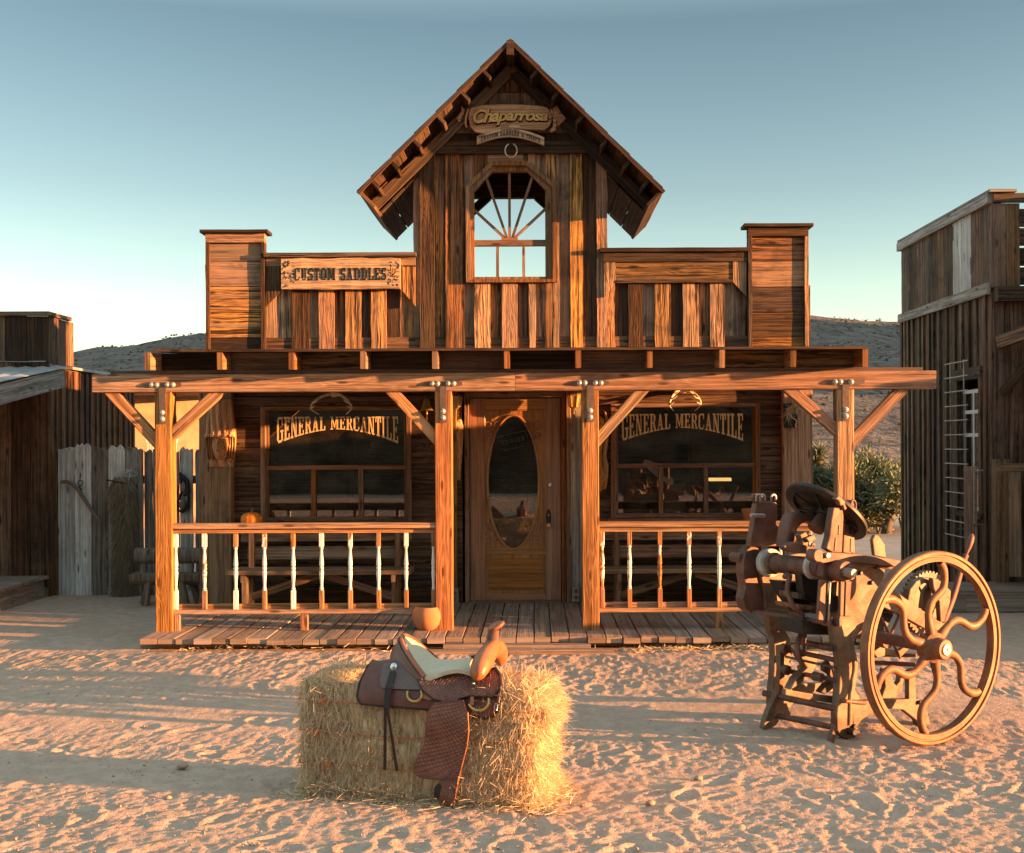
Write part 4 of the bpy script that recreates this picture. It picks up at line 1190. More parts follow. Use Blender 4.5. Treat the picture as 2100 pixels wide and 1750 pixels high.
def railing(xa, xb, xs, midx, seed):
    rr = random.Random(seed)
    mb = MB()
    y = YP + .065
    mb.bx(xa, xb, y - .055, y + .055, ZR - .046, ZR, axis=0, segs=10, jit=.0025, bev=.005)
    mb.bx(xa, xb, y - .02, y + .02, ZR - .085, ZR - .047, axis=0, segs=6, jit=.002)
    zb = LZ(1250, YP + .05, 620)
    mb.bx(xa, xb, y - .035, y + .035, zb - .036, zb, axis=0, segs=8, jit=.002, bev=.003)
    mb.bx(xa, xb, y + .022, y + .06, zb + .001, zb + .042, axis=0, segs=6, jit=.002)
    mb.bx(midx - .03, midx + .03, y - .025, y + .025, DZ, zb - .037)
    o = mb.build('porch_railing', W_NEW, store)
    for k, x in enumerate(xs):
        q = rr.choice([.4, .6, .8, .9, .95, .9])
        baluster(o, LX(x, YP + .06), zb + .002, ZR - .087, q, (rr.choice([.05, .1, .15, .2, .75]), rr.choice([.05, .1, .2, .45, .8])))
    return o
r1 = railing(postx[0] + PW / 2, postx[1] - PW / 2, [359, 418, 482, 541, 600, 658, 717, 775, 832, 888], LX(620, YP), 3)
mb = MB(); x = postx[0] + PW / 2 + .03; mb.bx(x - .022, x + .022, YP + .03, YP + .075, DZ, .28, bev=.003); mb.build('newel_stub', W_NEW, r1)
railing(postx[2] + PW / 2, postx[3] - PW / 2, [1234, 1290, 1352, 1412, 1474, 1538, 1600, 1662, 1714], LX(1475, YP), 8)
# ================================================================= signs on the false front
# scrolled sign high in the gable
YS = YW - .15
def SP(x, y, yy=0.0):      # zoom crop of the sign -> point on the sign's plane
    return D((1320 + x / 5.8333) * .7, (290 + y / 5.8333) * .7, YS + yy)
LV = True
sg = thing('carved_sign', 'scroll shaped carved wooden name sign with raised script high in the gable', 'sign', SP(1050, 450))
mb = MB(); mb.level = True
body = [(350, 150), (560, 110), (900, 92), (1250, 100), (1560, 125), (1660, 160), (1720, 240), (1735, 360), (1690, 460), (1600, 530), (1300, 520), (1000, 490), (780, 520), (560, 590), (420, 560), (335, 470), (310, 330), (322, 220)]
mb.prism([SP(*p) for p in body], (0, .05, 0), rnd=.6); mb.build('sign_board', W_SIGN, sg)
for pts in ([(180, 115), (240, 180), (225, 250), (190, 300), (160, 400), (98, 340), (150, 270), (185, 200)], [(290, 170), (338, 150), (300, 250), (275, 330), (270, 410), (290, 490), (250, 470), (238, 400), (250, 290), (270, 220)],
            [(1820, 110), (1880, 220), (1970, 335), (1900, 400), (1840, 470), (1800, 380), (1770, 260), (1745, 160)], [(1700, 150), (1740, 200), (1785, 320), (1810, 450), (1790, 540), (1720, 570), (1690, 545), (1750, 470), (1755, 360), (1730, 260)]):
    mb = MB(); mb.level = True; mb.prism([SP(*p, .006) for p in pts], (0, .04, 0), rnd=.6); mb.build('scroll_end', W_SIGN, sg)
vs, fs = text_shape('Chaparrosa', .05, .32, .02, .93, .012)
mb = MB()
SO = [0]
def scr(v):
    x = 385 + (1665 - 385) * v.x
    sc = 1.0 if v.x < .14 else .80
    top, bot = 165 + 30 * v.x, 505 - 75 * min(1, v.x * 2.2)
    y = bot - (bot - top) * v.y
    return SP(x, y, -.016 - .014 * v.z)
mb.add([scr(v) for v in vs], fs, rnd=.8); mb.build('raised_script', W_SIGNL, sg)
vs2, fs2 = text_shape('Chaparrosa', .05, .32, .02, .93, .045)
def scr2(v):
    p = scr(Vector((v.x * 1.016 - .008, v.y * 1.10 - .05, 0))); return p + Vector((.004, .012 - .004 * v.z, -.004))
mb = MB(); mb.add([scr2(v) for v in vs2], fs2, rnd=.8); mb.build('letter_shade', M_BLACK, sg)  # black layer stands in for the shade round the carved script
mb = MB()
rib = []
def ribp(f, e):     # ribbon banner: f along, e 0 top .. 1 foot
    x = 450 + (1600 - 450) * f
    yt = 500 + 150 * (abs(2 * f - .96)) ** 1.7; return SP(x, yt + e * (150 - 10 * abs(2 * f - 1)), -.012)
n = 16
mb.sheet([[ribp(k / n, j / 2) for j in range(3)] for k in range(n + 1)], back=[[ribp(k / n, j / 2) + Vector((0, .035, 0)) for j in range(3)] for k in range(n + 1)], rnd=.7)
mb.build('ribbon_banner', W_SIGN, sg)
mb = MB(); letters(mb, 'CUSTOM SADDLES & CHAPS', lambda x, y: ribp(.06 + .88 * x, .82 - .5 * y) + Vector((0, -.005, 0)), (0, .004, 0), gap=.18); mb.build('carved_letters', M_BLACK, sg)
mb = MB(); letters(mb, 'SADDLERY', lambda x, y: ribp(.36 + .28 * x, .22 - .16 * y) + Vector((0, -.004, 0)), (0, .004, 0), gap=.18); mb.build('carved_letters', M_BLACK, sg)
mb = MB(); mb.level = True
mb.prism([SP(*p, -.004) for p in [(990, 500), (1010, 430), (1060, 400), (1110, 385), (1160, 405), (1200, 500)]], (0, .03, 0), rnd=.7)
mb.prism([SP(*p, -.002) for p in [(790, 510), (830, 410), (960, 415), (870, 440), (850, 500)]], (0, .02, 0), rnd=.7); mb.build('small_ornament', W_SIGN, sg)

# horseshoe under it
def horseshoe(c, r, w_, nm, lab, par_cat='horseshoe'):
    mb = MB(); pts = []
    for k in range(23):
        a = rad(112) + rad(316) * k / 22
        pts.append(c + Vector((r * math.cos(a) * .95, 0, r * 1.12 * math.sin(a))))
    mb.tube(pts, w_, 8, flat=.55, up=(0, 1, 0)); o = mb.build(nm, M_STEEL2, None, smooth=50)
    return tag(o, lab, par_cat)
M_STEEL2 = plain('pale_worn_steel', (.62, .55, .42), .45, .5, .3)
horseshoe(D(1048, 309, YW - .12), .062, .013, 'horseshoe', 'pale worn horseshoe nailed above the arched tower window')

# painted plank sign on the left parapet
x0, x1, z0, z1 = wx(583), wx(824), wz(594), wz(531)
cs = thing('plank_sign', 'rough plank sign with dark carved letters on the left parapet', 'sign', ((x0 + x1) / 2, YW - .07, z0))
mb = MB(); mb.bx(x0, x1, YW - .095, YW - .056, z0, z1, axis=0, segs=12, jit=.006, bev=.006, rnd=.7); mb.build('sign_board', W_SIGN, cs)
mb = MB()
for k in range(90):       # tool marks round the edge of the carved field
    e = R.choice([0, 1]); fx = R.choice([R.uniform(.01, .11), R.uniform(.9, .99)]); fz = R.uniform(.08, .92)
    c = Vector((x0 + (x1 - x0) * fx, YW - .0965, z0 + (z1 - z0) * fz)); a = R.uniform(0, 3.14); l_ = R.uniform(.006, .016)
    mb.board(c - Vector((math.cos(a), 0, math.sin(a))) * l_, c + Vector((math.cos(a), 0, math.sin(a))) * l_, (0, 1, 0), .004, .004)
mb.build('tool_marks', M_BLACK, cs)
lz0, lz1 = wz(576), wz(551)
mb = MB(); letters(mb, 'CUSTOM SADDLES', lambda x, y: Vector((wx(609) + (wx(797) - wx(609)) * x, YW - .0985, lz0 + (lz1 - lz0) * y)), (0, .008, 0), gap=.12); mb.build('carved_letters', M_BLACK, cs)
mb = MB()
c = Vector((wx(806), YW - .095, wz(563)))
for k in range(9):
    a = rad(-60 + 15 * k); mb.board(c + Vector((.01, 0, -.03)), c + Vector((.01 + .05 * math.cos(a + .6), 0, -.03 + .085 * math.sin(a * .4 + 1.1))), (1, 0, .3), .006, .008)
mb.build('carved_leaf', W_CARV, cs)

# ================================================================= things on the wall under the porch
def antlers(xl, xr, yt, yb, lab, half=False):
    zt_, zb_ = LZ(yt, YW - .15), LZ(yb, YW - .15)
    a, b = LX(xl, YW - .15), LX(xr, YW - .15); c = (a + b) / 2; hw = (b - a) / 2; h = zt_ - zb_
    rt = thing('antlers', lab, 'antlers', (c, YW - .1, zt_), 'deer antlers over the shop windows')
    for s in (-1, 1):
        mb = MB(); pts = []
        for k in range(13):
            f = k / 12; ang = rad(100 - 170 * f)
            x = c + s * (hw * (.22 + .78 * math.sin(math.pi * min(1, f * .62 + .0)) ** .8) if f < .8 else hw * (.99 - (f - .8) * 1.6))
            pts.append(Vector((x, YW - .06 - .16 * math.sin(math.pi * f * .8), zt_ - h * f ** 1.15)))
        rs = [.016 * (1.15 - .85 * k / 12) for k in range(13)]
        mb.tube(pts, rs, 8)
        for k, l_ in ((3, .05), (6, .06), (9, .045)):
            p = pts[k]; mb.tube([p, p + Vector((-s * l_ * .6, -.02, .012)), p + Vector((-s * l_, -.03, l_ * .55))], [.011, .008, .003], 6)
        mb.build('antler', M_ANTLER, rt, smooth=60)
    mb = MB(); mb.ball((c, YW - .045, zt_ + .0), (.05, .03, .03), noise=.06); mb.build('skull_plate', M_ANTLER, rt, smooth=60)
    return rt
antlers(640, 724, 806, 848, 'deer antlers hung above the left shop window')
antlers(1371, 1436, 801, 844, 'curved pale deer antlers hung above the right shop window')

def lantern(x, y0, y1, lab):
    Yl = YW - .14
    zt_, zb_ = LZ(y0, Yl), LZ(y1, Yl); cx_ = LX(x, Yl); h = zt_ - zb_
    rt = thing('wall_lantern', lab, 'lantern', (cx_, Yl, zb_), 'carriage lanterns beside the door')
    mb = MB()
    mb.lathe([(.042, .34 * h), (.062, .80 * h)], (cx_, Yl, zb_), (0, 0, 1), 6); mb.build('glass', M_LGLASS, rt)
    mb = MB()
    mb.lathe([(.068, .80 * h), (.072, .83 * h), (.05, .93 * h), (.018, h), (.008, 1.06 * h)], (cx_, Yl, zb_), (0, 0, 1), 6); mb.build('cap', M_BRASS, rt)
    mb = MB()
    mb.lathe([(.004, 0), (.010, .08 * h), (.006, .14 * h), (.02, .24 * h), (.046, .33 * h), (.044, .36 * h)], (cx_, Yl, zb_), (0, 0, 1), 6)
    for k in range(6):
        a = 2 * math.pi * k / 6
        d_ = Vector((math.cos(a), math.sin(a), 0)); ref = Vector((0, 1, 0))
        mb.tube([Vector((cx_, Yl, zb_ + .34 * h)) + d_ * .044, Vector((cx_, Yl, zb_ + .81 * h)) + d_ * .065], .005, 6)
    mb.build('cage', M_BRASS, rt)
    mb = MB()
    mb.bx(cx_ - .028, cx_ + .028, YW - .05, YW - .035, zb_ + .35 * h, zb_ + .95 * h)
    mb.tube([Vector((cx_, YW - .05, zb_ + .8 * h)), Vector((cx_, YW - .08, zb_ + 1.05 * h)), Vector((cx_, Yl, zb_ + 1.1 * h)), Vector((cx_, Yl, zb_ + h))], .007, 6); mb.build('bracket', M_BRASS, rt)
lantern(935, 806, 848, 'brass carriage lantern left of the oval glass door')
lantern(1177, 803, 851, 'brass carriage lantern right of the oval glass door')

# brass bell with a pull rope left of the door
bc = D(875, 832, YW - .14)
bl_ = thing('brass_bell', 'small brass bell with a long pull cord under the porch', 'bell', bc)
mb = MB(); mb.lathe([(.003, .07), (.02, .066), (.032, .045), (.038, .01), (.055, -.03), (.068, -.048), (.064, -.05), (.05, -.035), (.03, .0)], bc, (0, 0, 1), 20); mb.build('bell_cup', M_BRASS, bl_, smooth=50)
mb = MB(); mb.tube([bc + Vector((0, 0, -.01)), bc + Vector((0, 0, -.07))], .005, 6); mb.ball(bc + Vector((0, 0, -.078)), .012); mb.build('clapper', M_BRASS, bl_, smooth=50)
mb = MB(); mb.tube([bc + Vector((0, .12, .09)), bc + Vector((0, .06, .125)), bc + Vector((0, 0, .10)), bc + Vector((0, 0, .065))], .007, 6); mb.tube([bc + Vector((.03, .11, .06)), bc + Vector((.07, .04, .03)), bc + Vector((.078, .02, -.03))], .007, 6); mb.build('scroll_bracket', M_BLKIRON, bl_, smooth=50)
mb = MB(); mb.tube([bc + Vector((.0, 0, -.085)), bc + Vector((.006, .01, -.25)), bc + Vector((.0, .02, -.52))], .004, 6); mb.build('pull_cord', W_FRAME, bl_)

# ---- carved masks on the wall and posts
def relief(name, lab, cat, cx_, cz_, w_, h_, y0, dep, fn, m, nu=40, nv=60, outline=None):
    P, B = [], []
    for i in range(nv + 1):
        v = i / nv; row, rb = [], []
        hw = outline(v) if outline else 1
        for j in range(nu + 1):
            u = 2 * j / nu - 1
            x = cx_ + w_ / 2 * u * hw; z = cz_ + h_ * (v - .5)
            row.append(Vector((x, y0 - dep * max(0, fn(u, v)), z))); rb.append(Vector((x, y0 + .01, z)))
        P.append(row); B.append(rb)
    mb = MB(); mb.sheet(P, back=B, rnd=.6)
    return tag(mb.build(name, m, None, smooth=70), lab, cat)
def face_h(u, v, cu=0, cv=.5, sx=1, sy=1):
    """simple carved face relief, centred, u and v in face widths"""
    x, y = (u - cu) / sx, (v - cv) / sy
    g = lambda a, b, s, t: math.exp(-((x - a) / s) ** 2 - ((y - b) / t) ** 2)
    base = math.sqrt(max(0, 1 - x * x - (y * .82) ** 2 * .8))
    return base + .34 * math.exp(-(x / (.13 + .10 * max(0, .25 - y))) ** 2) * (1 if -.2 < y < .28 else math.exp(-((y - (.28 if y > .28 else -.2)) / .1) ** 2)) \
        - .26 * g(-.38, .24, .2, .09) - .26 * g(.38, .24, .2, .09) + .1 * g(-.38, .24, .12, .045) + .1 * g(.38, .24, .12, .045) + .14 * g(-.4, .42, .3, .05) + .14 * g(.4, .42, .3, .05) \
        + .14 * g(0, -.36, .3, .05) - .12 * g(0, -.42, .32, .02) + .12 * g(0, -.48, .26, .05) + .15 * g(0, -.75, .25, .16) + .1 * g(-.55, -.1, .2, .2) + .1 * g(.55, -.1, .2, .2)
# the tall face with a feather bonnet on the left corner post (zoom: origin 560,1140, scale 7.29)
def MP(x, y): return (560 + x / 7.29) * .7, (1140 + y / 7.29) * .7
c0 = MP(640, 880); top = MP(640, 230); bot = MP(640, 1660)
ym = YW - .115
cxm = LX(MP(650, 0)[0], ym); zt_, zb_ = LZ(top[1], ym, 440), LZ(bot[1], ym, 440)
wm = LX(MP(930, 0)[0], ym) - LX(MP(310, 0)[0], ym)
def bonnet(u, v):
    fv = (v - .33) / .20; fu = u / .58
    h = 0
    if abs(fu) < 1.05 and -1.05 < fv < .95: h = max(h, .72 * face_h(fu * .98, fv * .98 * .5 + .5, 0, .5, 1, .5))
    # feathers rise above the brow, hair falls beside the cheeks
    if v > .44:
        t_ = (v - .44) / .56
        ridge = .5 + .5 * math.cos(u * (16 - 5 * t_) + .6 * math.sin(v * 9))
        h = max(h, (.56 + .12 * ridge) * (1 - .25 * t_) * (1 - .35 * u * u))
        if t_ < .08: h += .14
    if .10 < v < .5 and abs(u) > .5: h = max(h, .30 + .10 * math.cos(u * 38) - .2 * abs(u))
    if v <= .12: h = max(h, .12 + .12 * math.cos(u * 9) * (v / .12))
    return h + .02 * math.sin(u * 40 + v * 30)
relief('carved_mask', 'carved wooden face wearing a tall feather bonnet on the left corner post', 'carving', cxm, (zt_ + zb_) / 2, wm, zt_ - zb_, ym, .19, bonnet, W_CARV, 56, 90,
       lambda v: .80 + .2 * math.sin(math.pi * min(1, v * 1.15)) if v < .8 else .86 - .9 * (v - .8) ** 1.0 * .6)
# long slab mask between the second post and the door
a = D(937, 930, YW - .03)
relief('carved_mask', 'long orange slab of carved wood left of the door', 'carving', LX(938, YW - .04), LZ(922, YW - .04), .115, .60, YW - .015, .05,
       lambda u, v: .8 * math.sqrt(max(0, 1 - u * u * .9)) + .12 * math.sin(v * 37 + 3 * u) - .3 * math.exp(-((u + .3) / .3) ** 2 - ((v - .58) / .05) ** 2), W_CARV, 16, 60, lambda v: .45 + .55 * min(1, v * 1.5) if v < .9 else 1 - (v - .9) * 3)
# driftwood figure right of the third post
fg = thing('driftwood_figure', 'gnarled driftwood figure with a carved face beside the right window', 'carving', D(1236, 920, YW - .05))
mb = MB()
def fp(x, y, yy=-.07): return D((1640 + x / 5.3) * .7, (1130 + y / 5.3) * .7, YW + yy)
mb.tube([fp(700, 400), fp(720, 480), fp(735, 640), fp(715, 900), fp(690, 1100), fp(715, 1250), fp(700, 1400), fp(690, 1500)], [.008, .014, .018, .02, .02, .028, .035, .02], 8)
mb.tube([fp(620, 680), fp(640, 900), fp(620, 1050), fp(640, 1250), fp(670, 1400), fp(640, 1560), fp(630, 1640)], [.03, .024, .02, .024, .04, .03, .012], 8)
mb.tube([fp(690, 1380), fp(710, 1500), fp(690, 1610)], [.03, .022, .01], 8)
mb.build('trunk', W_CARV, fg, smooth=70)
mb = MB(); c = fp(620, 570)
P = [[c + Vector((.046 * math.sin(math.pi * i / 12) * math.cos(2 * math.pi * j / 16) , -.045 * math.sin(math.pi * i / 12) * math.sin(2 * math.pi * j / 16) - (.012 if (j in (3, 4, 5) and i in (6, 7)) else 0), .062 * math.cos(math.pi * i / 12))) for j in range(17)] for i in range(13)]
mb.sheet(P); mb.build('carved_head', W_CARV, fg, smooth=70)
# bundle of wiry cord over a dark block on the right corner post
wc = D(1626, 846, YW - .13)
wb = thing('cord_bundle', 'wiry tan cord bundle hung over a dark block on the right corner post', 'cord', wc)
mb = MB(); mb.prism([D((2270 + x / 11.67) * .7, (1150 + y / 11.67) * .7, YW - .13) for x, y in [(300, 380), (600, 380), (700, 600), (760, 760), (745, 1000), (700, 1210), (320, 1200), (300, 900)]], (0, .02, 0)); mb.build('dark_block', M_BLACK, wb)
roots, dirs, lens = [], [], []
for k in range(420):
    f = R.random(); x = 420 + 600 * f + R.uniform(-60, 60); y = 720 - 330 * math.sin(f * 2.4) + R.uniform(-90, 60)
    p = D((2270 + x / 11.67) * .7, (1150 + y / 11.67) * .7, YW - .15); roots.append(p); a = R.uniform(0, 6.28)
    dirs.append((math.cos(a) + .5 * (f - .3), -.4, math.sin(a) - .8)); lens.append(R.uniform(.03, .085))
strands('cord_strands', roots, dirs, lens, .004, M_STRAW, wb, curl=.5, droop=.3)
mb = MB(); mb.tube([D((2270 + x / 11.67) * .7, (1150 + y / 11.67) * .7, YW - .16) for x, y in [(545, 760), (600, 880), (700, 920), (745, 1000), (700, 1130), (740, 1200)]], .004, 6); mb.build('loose_cord', M_STRAW, wb)

# ---- closed sign behind the door glass
cq = [D(x, y, YDR + .035) for x, y in ((1019, 897), (1080, 884), (1086, 913), (1027, 927))]
csn = thing('closed_sign', 'small black tilted sign reading CLOSED behind the oval door glass', 'sign', cq[0])
mb = MB(); mb.prism(cq, (0, .008, 0)); mb.build('sign_board', M_BLACK, csn)
def cqp(x, y): return cq[3] + (cq[2] - cq[3]) * x + (cq[0] - cq[3]) * y + Vector((0, -.003, 0))
mb = MB(); letters(mb, 'CLOSED', lambda x, y: cqp(.13 + .76 * x, .40 + .28 * y), (0, .002, 0), gap=.3); mb.build('lettering', M_CREAM, csn)
mb = MB()
for a_, b_ in (((0, 1), (1, 1)), ((.1, .03), (.8, .03)), ((1, 1), (1, .5))):
    p, q = cqp(*a_), cqp(*b_); mb.board(p, q, (0, 0, 1), .006, .003) if abs(p.x - q.x) > abs(p.z - q.z) else mb.board(p, q, (1, 0, 0), .006, .003)
mb.build('border_line', M_CREAM, csn)

# ---- goods inside the windows
mb = MB(); p = D(1384, 1030, YW + .16)
mb.bx(LX(1362, YW + .16), LX(1405, YW + .16), YW + .15, YW + .165, LZ(1063, YW + .16), LZ(993, YW + .16), bev=.003); tag(mb.build('blank_board', M_CONC, None), 'blank tan board leaning inside the right shop window', 'board')
mb = MB(); c = D(1284, 1006, YW + .2)
A_ = Vector((.55, -.75, .52)).normalized()
mb.lathe([(.0, .0), (.10, .004), (.135, .012), (.14, .02), (.12, .02), (.0, .012)], c, A_, 28); o = mb.build('display_plate', M_CLAY, None, smooth=40); tag(o, 'round plate on display behind the lower left pane of the right window', 'plate')
mb = MB(); p = D(1478, 985, YW + .25)
mb.bx(p.x - .11, p.x + .11, p.y, p.y + .1, p.z - .01, p.z + .022, bev=.008); 
M_LAMP = NT('lit_tube'); e_ = M_LAMP.node('Emission', {'Color': (1, .62, .2, 1), 'Strength': .38}); M_LAMP.l.new(e_.outputs[0], M_LAMP.out.inputs[0])
o = mb.build('display_light', M_LAMP.mat, None); tag(o, 'lit warm strip light inside the right shop window', 'lamp')
mb = MB(); p = D(1480, 1062, YW + .22)
mb.lathe([(.05, 0), (.055, .02), (.015, .05), (.012, .16), (.04, .19), (.07, .24), (.03, .27), (.02, .31)], (p.x, p.y, p.z), (0, 0, 1), 20); tag(mb.build('brass_vase', M_BRASS, None, smooth=45), 'brass vase under the strip light in the right shop window', 'vase')
mb = MB()
pts = [D(x, y, YW + .18) for x, y in ((690, 1066), (697, 1057), (712, 1053), (727, 1055), (734, 1062))]
mb.tube(pts, .010, 8); tag(mb.build('hoop_handle', M_STEEL, None, smooth=60), 'thin pale hoop standing behind the middle pane of the left window', 'hoop')

# ================================================================= benches, pumpkin, pots on the porch
def make_bench(x0, x1, lab):
    yb = 11.28
    rt = thing('porch_bench', lab, 'bench', ((x0 + x1) / 2, yb - .2, DZ), 'slatted benches under the shop windows')
    zs_, zt1, zt2 = LZ(1166, 11.05), LZ(1132, 11.3), LZ(1098, 11.33)
    for (z, nm, w_, y, xa, xb) in ((zt2, 'back_slat', .10, yb + .05, x0 + .02, x1 - .0), (zt1, 'back_slat', .125, yb + .02, x0 + .09, x1 - .09)):
        mb = MB(); mb.board((xa, y, z), (xb, y, z), (0, .15, 1), w_, .032, segs=6, jit=.002, bev=.004); mb.build(nm, W_BENCH, rt)
    mb = MB()
    mb.bx(x0 + .02, x1 - .02, yb - .03, yb + .13, zt2 + .05, zt2 + .085, axis=0, segs=6, jit=.002, bev=.004); mb.build('top_shelf', W_BENCH, rt)
    for k in range(3):
        mb = MB(); y = yb - .36 + .13 * k; mb.bx(x0 - .03, x1 + .03, y, y + .12, zs_ - .04, zs_, axis=0, segs=6, jit=.002, bev=.005); mb.build('seat_slat', W_BENCH, rt)
    for xx in (x0 + .13, x1 - .13):
        for y in (yb - .30, yb - .03):
            mb = MB(); top = zs_ - .04 if y < yb - .1 else zt2 + .04
            mb.bx(xx - .025, xx + .025, y, y + .07, DZ, top, segs=2, bev=.004); mb.build('leg', W_BENCH, rt)
        mb = MB(); mb.bx(xx - .02, xx + .02, yb - .36, yb + .02, zs_ - .11, zs_ - .042, axis=1, bev=.004); mb.build('seat_bearer', W_BENCH, rt)
    xm = (x0 + x1) / 2
    for s, xx in ((1, x0 + .17), (-1, x1 - .17)):
        mb = MB(); mb.board((xx, yb - .16, DZ + .13), (xm + s * -.03, yb - .16, zs_ - .06), (0, 0, 1), .07, .035, segs=2); mb.build('diagonal_brace', W_BENCH, rt)
    return rt
make_bench(LX(478, 11.1), LX(838, 11.1), 'long slatted timber bench under the left shop window')
make_bench(LX(1238, 11.1), LX(1600, 11.1), 'long slatted timber bench under the right window, partly behind the iron press')
pk = D(514, 1072, 11.30); zpk = LZ(1098, 11.33) + .085
pm = thing('pumpkin', 'small orange pumpkin on the left porch bench', 'pumpkin', (pk.x, 11.33, zpk))
mb = MB(); mb.lathe([(.004, .02), (.05, .0), (.085, .025), (.105, .07), (.10, .11), (.07, .142), (.03, .150), (.012, .140)], (pk.x, 11.33, zpk), (0, 0, 1), 48, lobes=lambda a: 1 - .07 * abs(math.sin(a * 5)) ** 3); mb.build('flesh', M_PUMP, pm, smooth=80)
mb = MB(); mb.tube([(pk.x, 11.33, zpk + .135), (pk.x + .004, 11.33, zpk + .165), (pk.x + .016, 11.325, zpk + .188)], [.014, .010, .011], 6); mb.build('stalk', M_STALK, pm)
def clay_pot(c, r, h, lab, prof):
    mb = MB(); mb.lathe([(a * r, b * h) for a, b in prof], c, (0, 0, 1), 36); return tag(mb.build('clay_pot', M_CLAY, None, smooth=50), lab, 'pot')
pp = G(876, 1293, DZ)
clay_pot((pp.x, pp.y + .03, DZ), .131, .198, 'round terracotta bowl at the foot of the second porch post', [(.45, 0), (.62, .03), (.88, .25), (1, .55), (.97, .78), (.86, .95), (.80, 1.0), (.74, 1.0), (.74, .96), (.86, .75), (.88, .5), (.6, .1), (0, .06)])
p2 = D(1541, 1064, 11.33); z2 = LZ(1098, 11.33) + .085
clay_pot((p2.x, 11.33, z2), .095, .165, 'tapered terracotta flower pot on the right porch bench', [(.6, 0), (.66, .03), (.92, .80), (1.0, .80), (1.03, .98), (.98, 1.0), (.9, .97), (.84, .8), (.55, .1), (0, .08)])
# ================================================================= picket fence left of the store
YFc = 13.1
def fx(x): return LX(x, YFc)
fence = thing('plank_fence', 'tall grey weathered plank fence with ragged tops left of the store', 'fence', (fx(270), YFc, 0))
planks = [(118, 151, 916, 2), (153, 187, 909, 2), (188, 221, 917, 0), (222, 256, 914, 2), (258, 294, 917, 1), (295, 312, 922, 0), (313, 345, 915, 1), (348, 367, 924, 1), (369, 396, 918, 2), (400, 421, 921, 1)]
W_BRF = wood('brown_fence_plank', (.075, .052, .038), (.27, .20, .155), ring=6, stain=.4, var=.2, stainc=(.06, .04, .03))
for x0, x1, yt, kind in planks:
    mb = MB(); a, b, z = fx(x0), fx(x1), LZ(yt, YFc, 270)
    yv = YFc + R.uniform(-.012, .012)
    mb.bx(a, b - .004, yv, yv + .025, -.05, z - .04, axis=2, segs=10, jit=.003)
    # broken, ragged top
    n = 7; pts = [Vector((a, yv + .001, z - .06))]
    for k in range(n + 1): pts.append(Vector((a + (b - .004 - a) * k / n, yv + .001, z + R.uniform(-.035, .012) - (.02 if k in (0, n) else 0))))
    pts.append(Vector((b - .004, yv + .001, z - .06)))
    mb.prism(pts, (0, .022, 0), rnd=mb.r[0])
    o = mb.build('fence_plank', [W_BRF, W_GREY, W_PALE][kind], fence)
    if kind == 2: o['label'] = 'pale bleached fence plank'
mb = MB()
for z in (.35, 1.25): mb.bx(fx(116), fx(420), YFc + .045, YFc + .085, z, z + .09, axis=0, segs=5, jit=.003)
for x in (125, 260, 410): mb.bx(fx(x), fx(x) + .09, YFc + .088, YFc + .17, -.1, 1.5)
mb.build('fence_rail', W_GREY, fence)

# hung on the fence: a singletree, a fur, a bundle of tack
yo = YFc - .05
def q6(x, y): return D(x / 1.902 * .7, (880 + y / 1.902) * .7, yo)
mb = MB(); mb.tube([q6(338, 1012), q6(375, 1012), q6(410, 1030), q6(440, 1060), q6(475, 1115), q6(520, 1185), q6(566, 1240)], [.018, .02, .021, .024, .021, .02, .016], 8)
yk = thing('wooden_singletree', 'bent wooden bar hanging by a ring from the pale fence planks', 'yoke', q6(440, 1050))
mb.build('bent_bar', W_LOG, yk, smooth=60)
mb = MB(); c = q6(448, 1018)
mb.tube([c + Vector((.026 * math.cos(a), 0, .030 * math.sin(a))) for a in [2 * math.pi * k / 16 for k in range(16)]], .006, 6, closed=True); mb.tube([q6(448, 965), q6(448, 990)], .007, 6); mb.tube([q6(428, 1050), q6(440, 1040), q6(456, 1055), q6(440, 1068)], .010, 6); mb.build('hanging_ring', M_BLKIRON, yk, smooth=60)
fu = thing('fur_pelt', 'long shaggy brown fur pelt hanging on the fence', 'pelt', q6(690, 1300))
mb = MB(); P = []
for i in range(15):
    f = i / 14; row = []
    for j in range(13):
        a = math.pi * j / 12
        wq = .135 * (1 - .25 * f) * (.55 if i == 0 else 1) * (.8 if i == 14 else 1)
        row.append(q6(678 + 22 * f + 10 * math.sin(f * 5), 985 + (1650 - 985) * f) + Vector((-wq * math.cos(a), -.07 * math.sin(a), 0)))
    P.append(row)
mb.sheet(P, back=[[p + Vector((0, .05, 0)) for p in r] for r in P]); mb.build('hide', plain('hide', (.19, .135, .085), .9, .1), fu, smooth=70)
roots, dirs, lens = [], [], []
for k in range(5200):
    i = R.random() * 13.99; j = R.random() * 11.99
    a, b = int(i), int(j); p = P[a][b].lerp(P[a + 1][b], i - a).lerp(P[a][b + 1].lerp(P[a + 1][b + 1], i - a), j - b)
    ang = math.pi * j / 12
    roots.append(p); dirs.append((-.5 * math.cos(ang) + R.uniform(-.4, .4), -.5 * math.sin(ang), -1.0)); lens.append(R.uniform(.05, .11))
strands('fur', roots, dirs, lens, .006, M_FUR, fu, curl=.25, droop=.25)
for e_, c_ in enumerate((q6(640, 1640), q6(700, 965))):
    roots, dirs, lens = [], [], []
    for k in range(220):
        roots.append(c_ + Vector((R.uniform(-.07, .07), R.uniform(-.06, .02), R.uniform(-.05, .05)))); a = R.uniform(0, 6.28); dirs.append((math.cos(a), -.5, math.sin(a) + (.2 if e_ == 0 else -.3))); lens.append(R.uniform(.04, .1))
    strands('white_tuft', roots, dirs, lens, .005, M_FURW, fu, curl=.3)
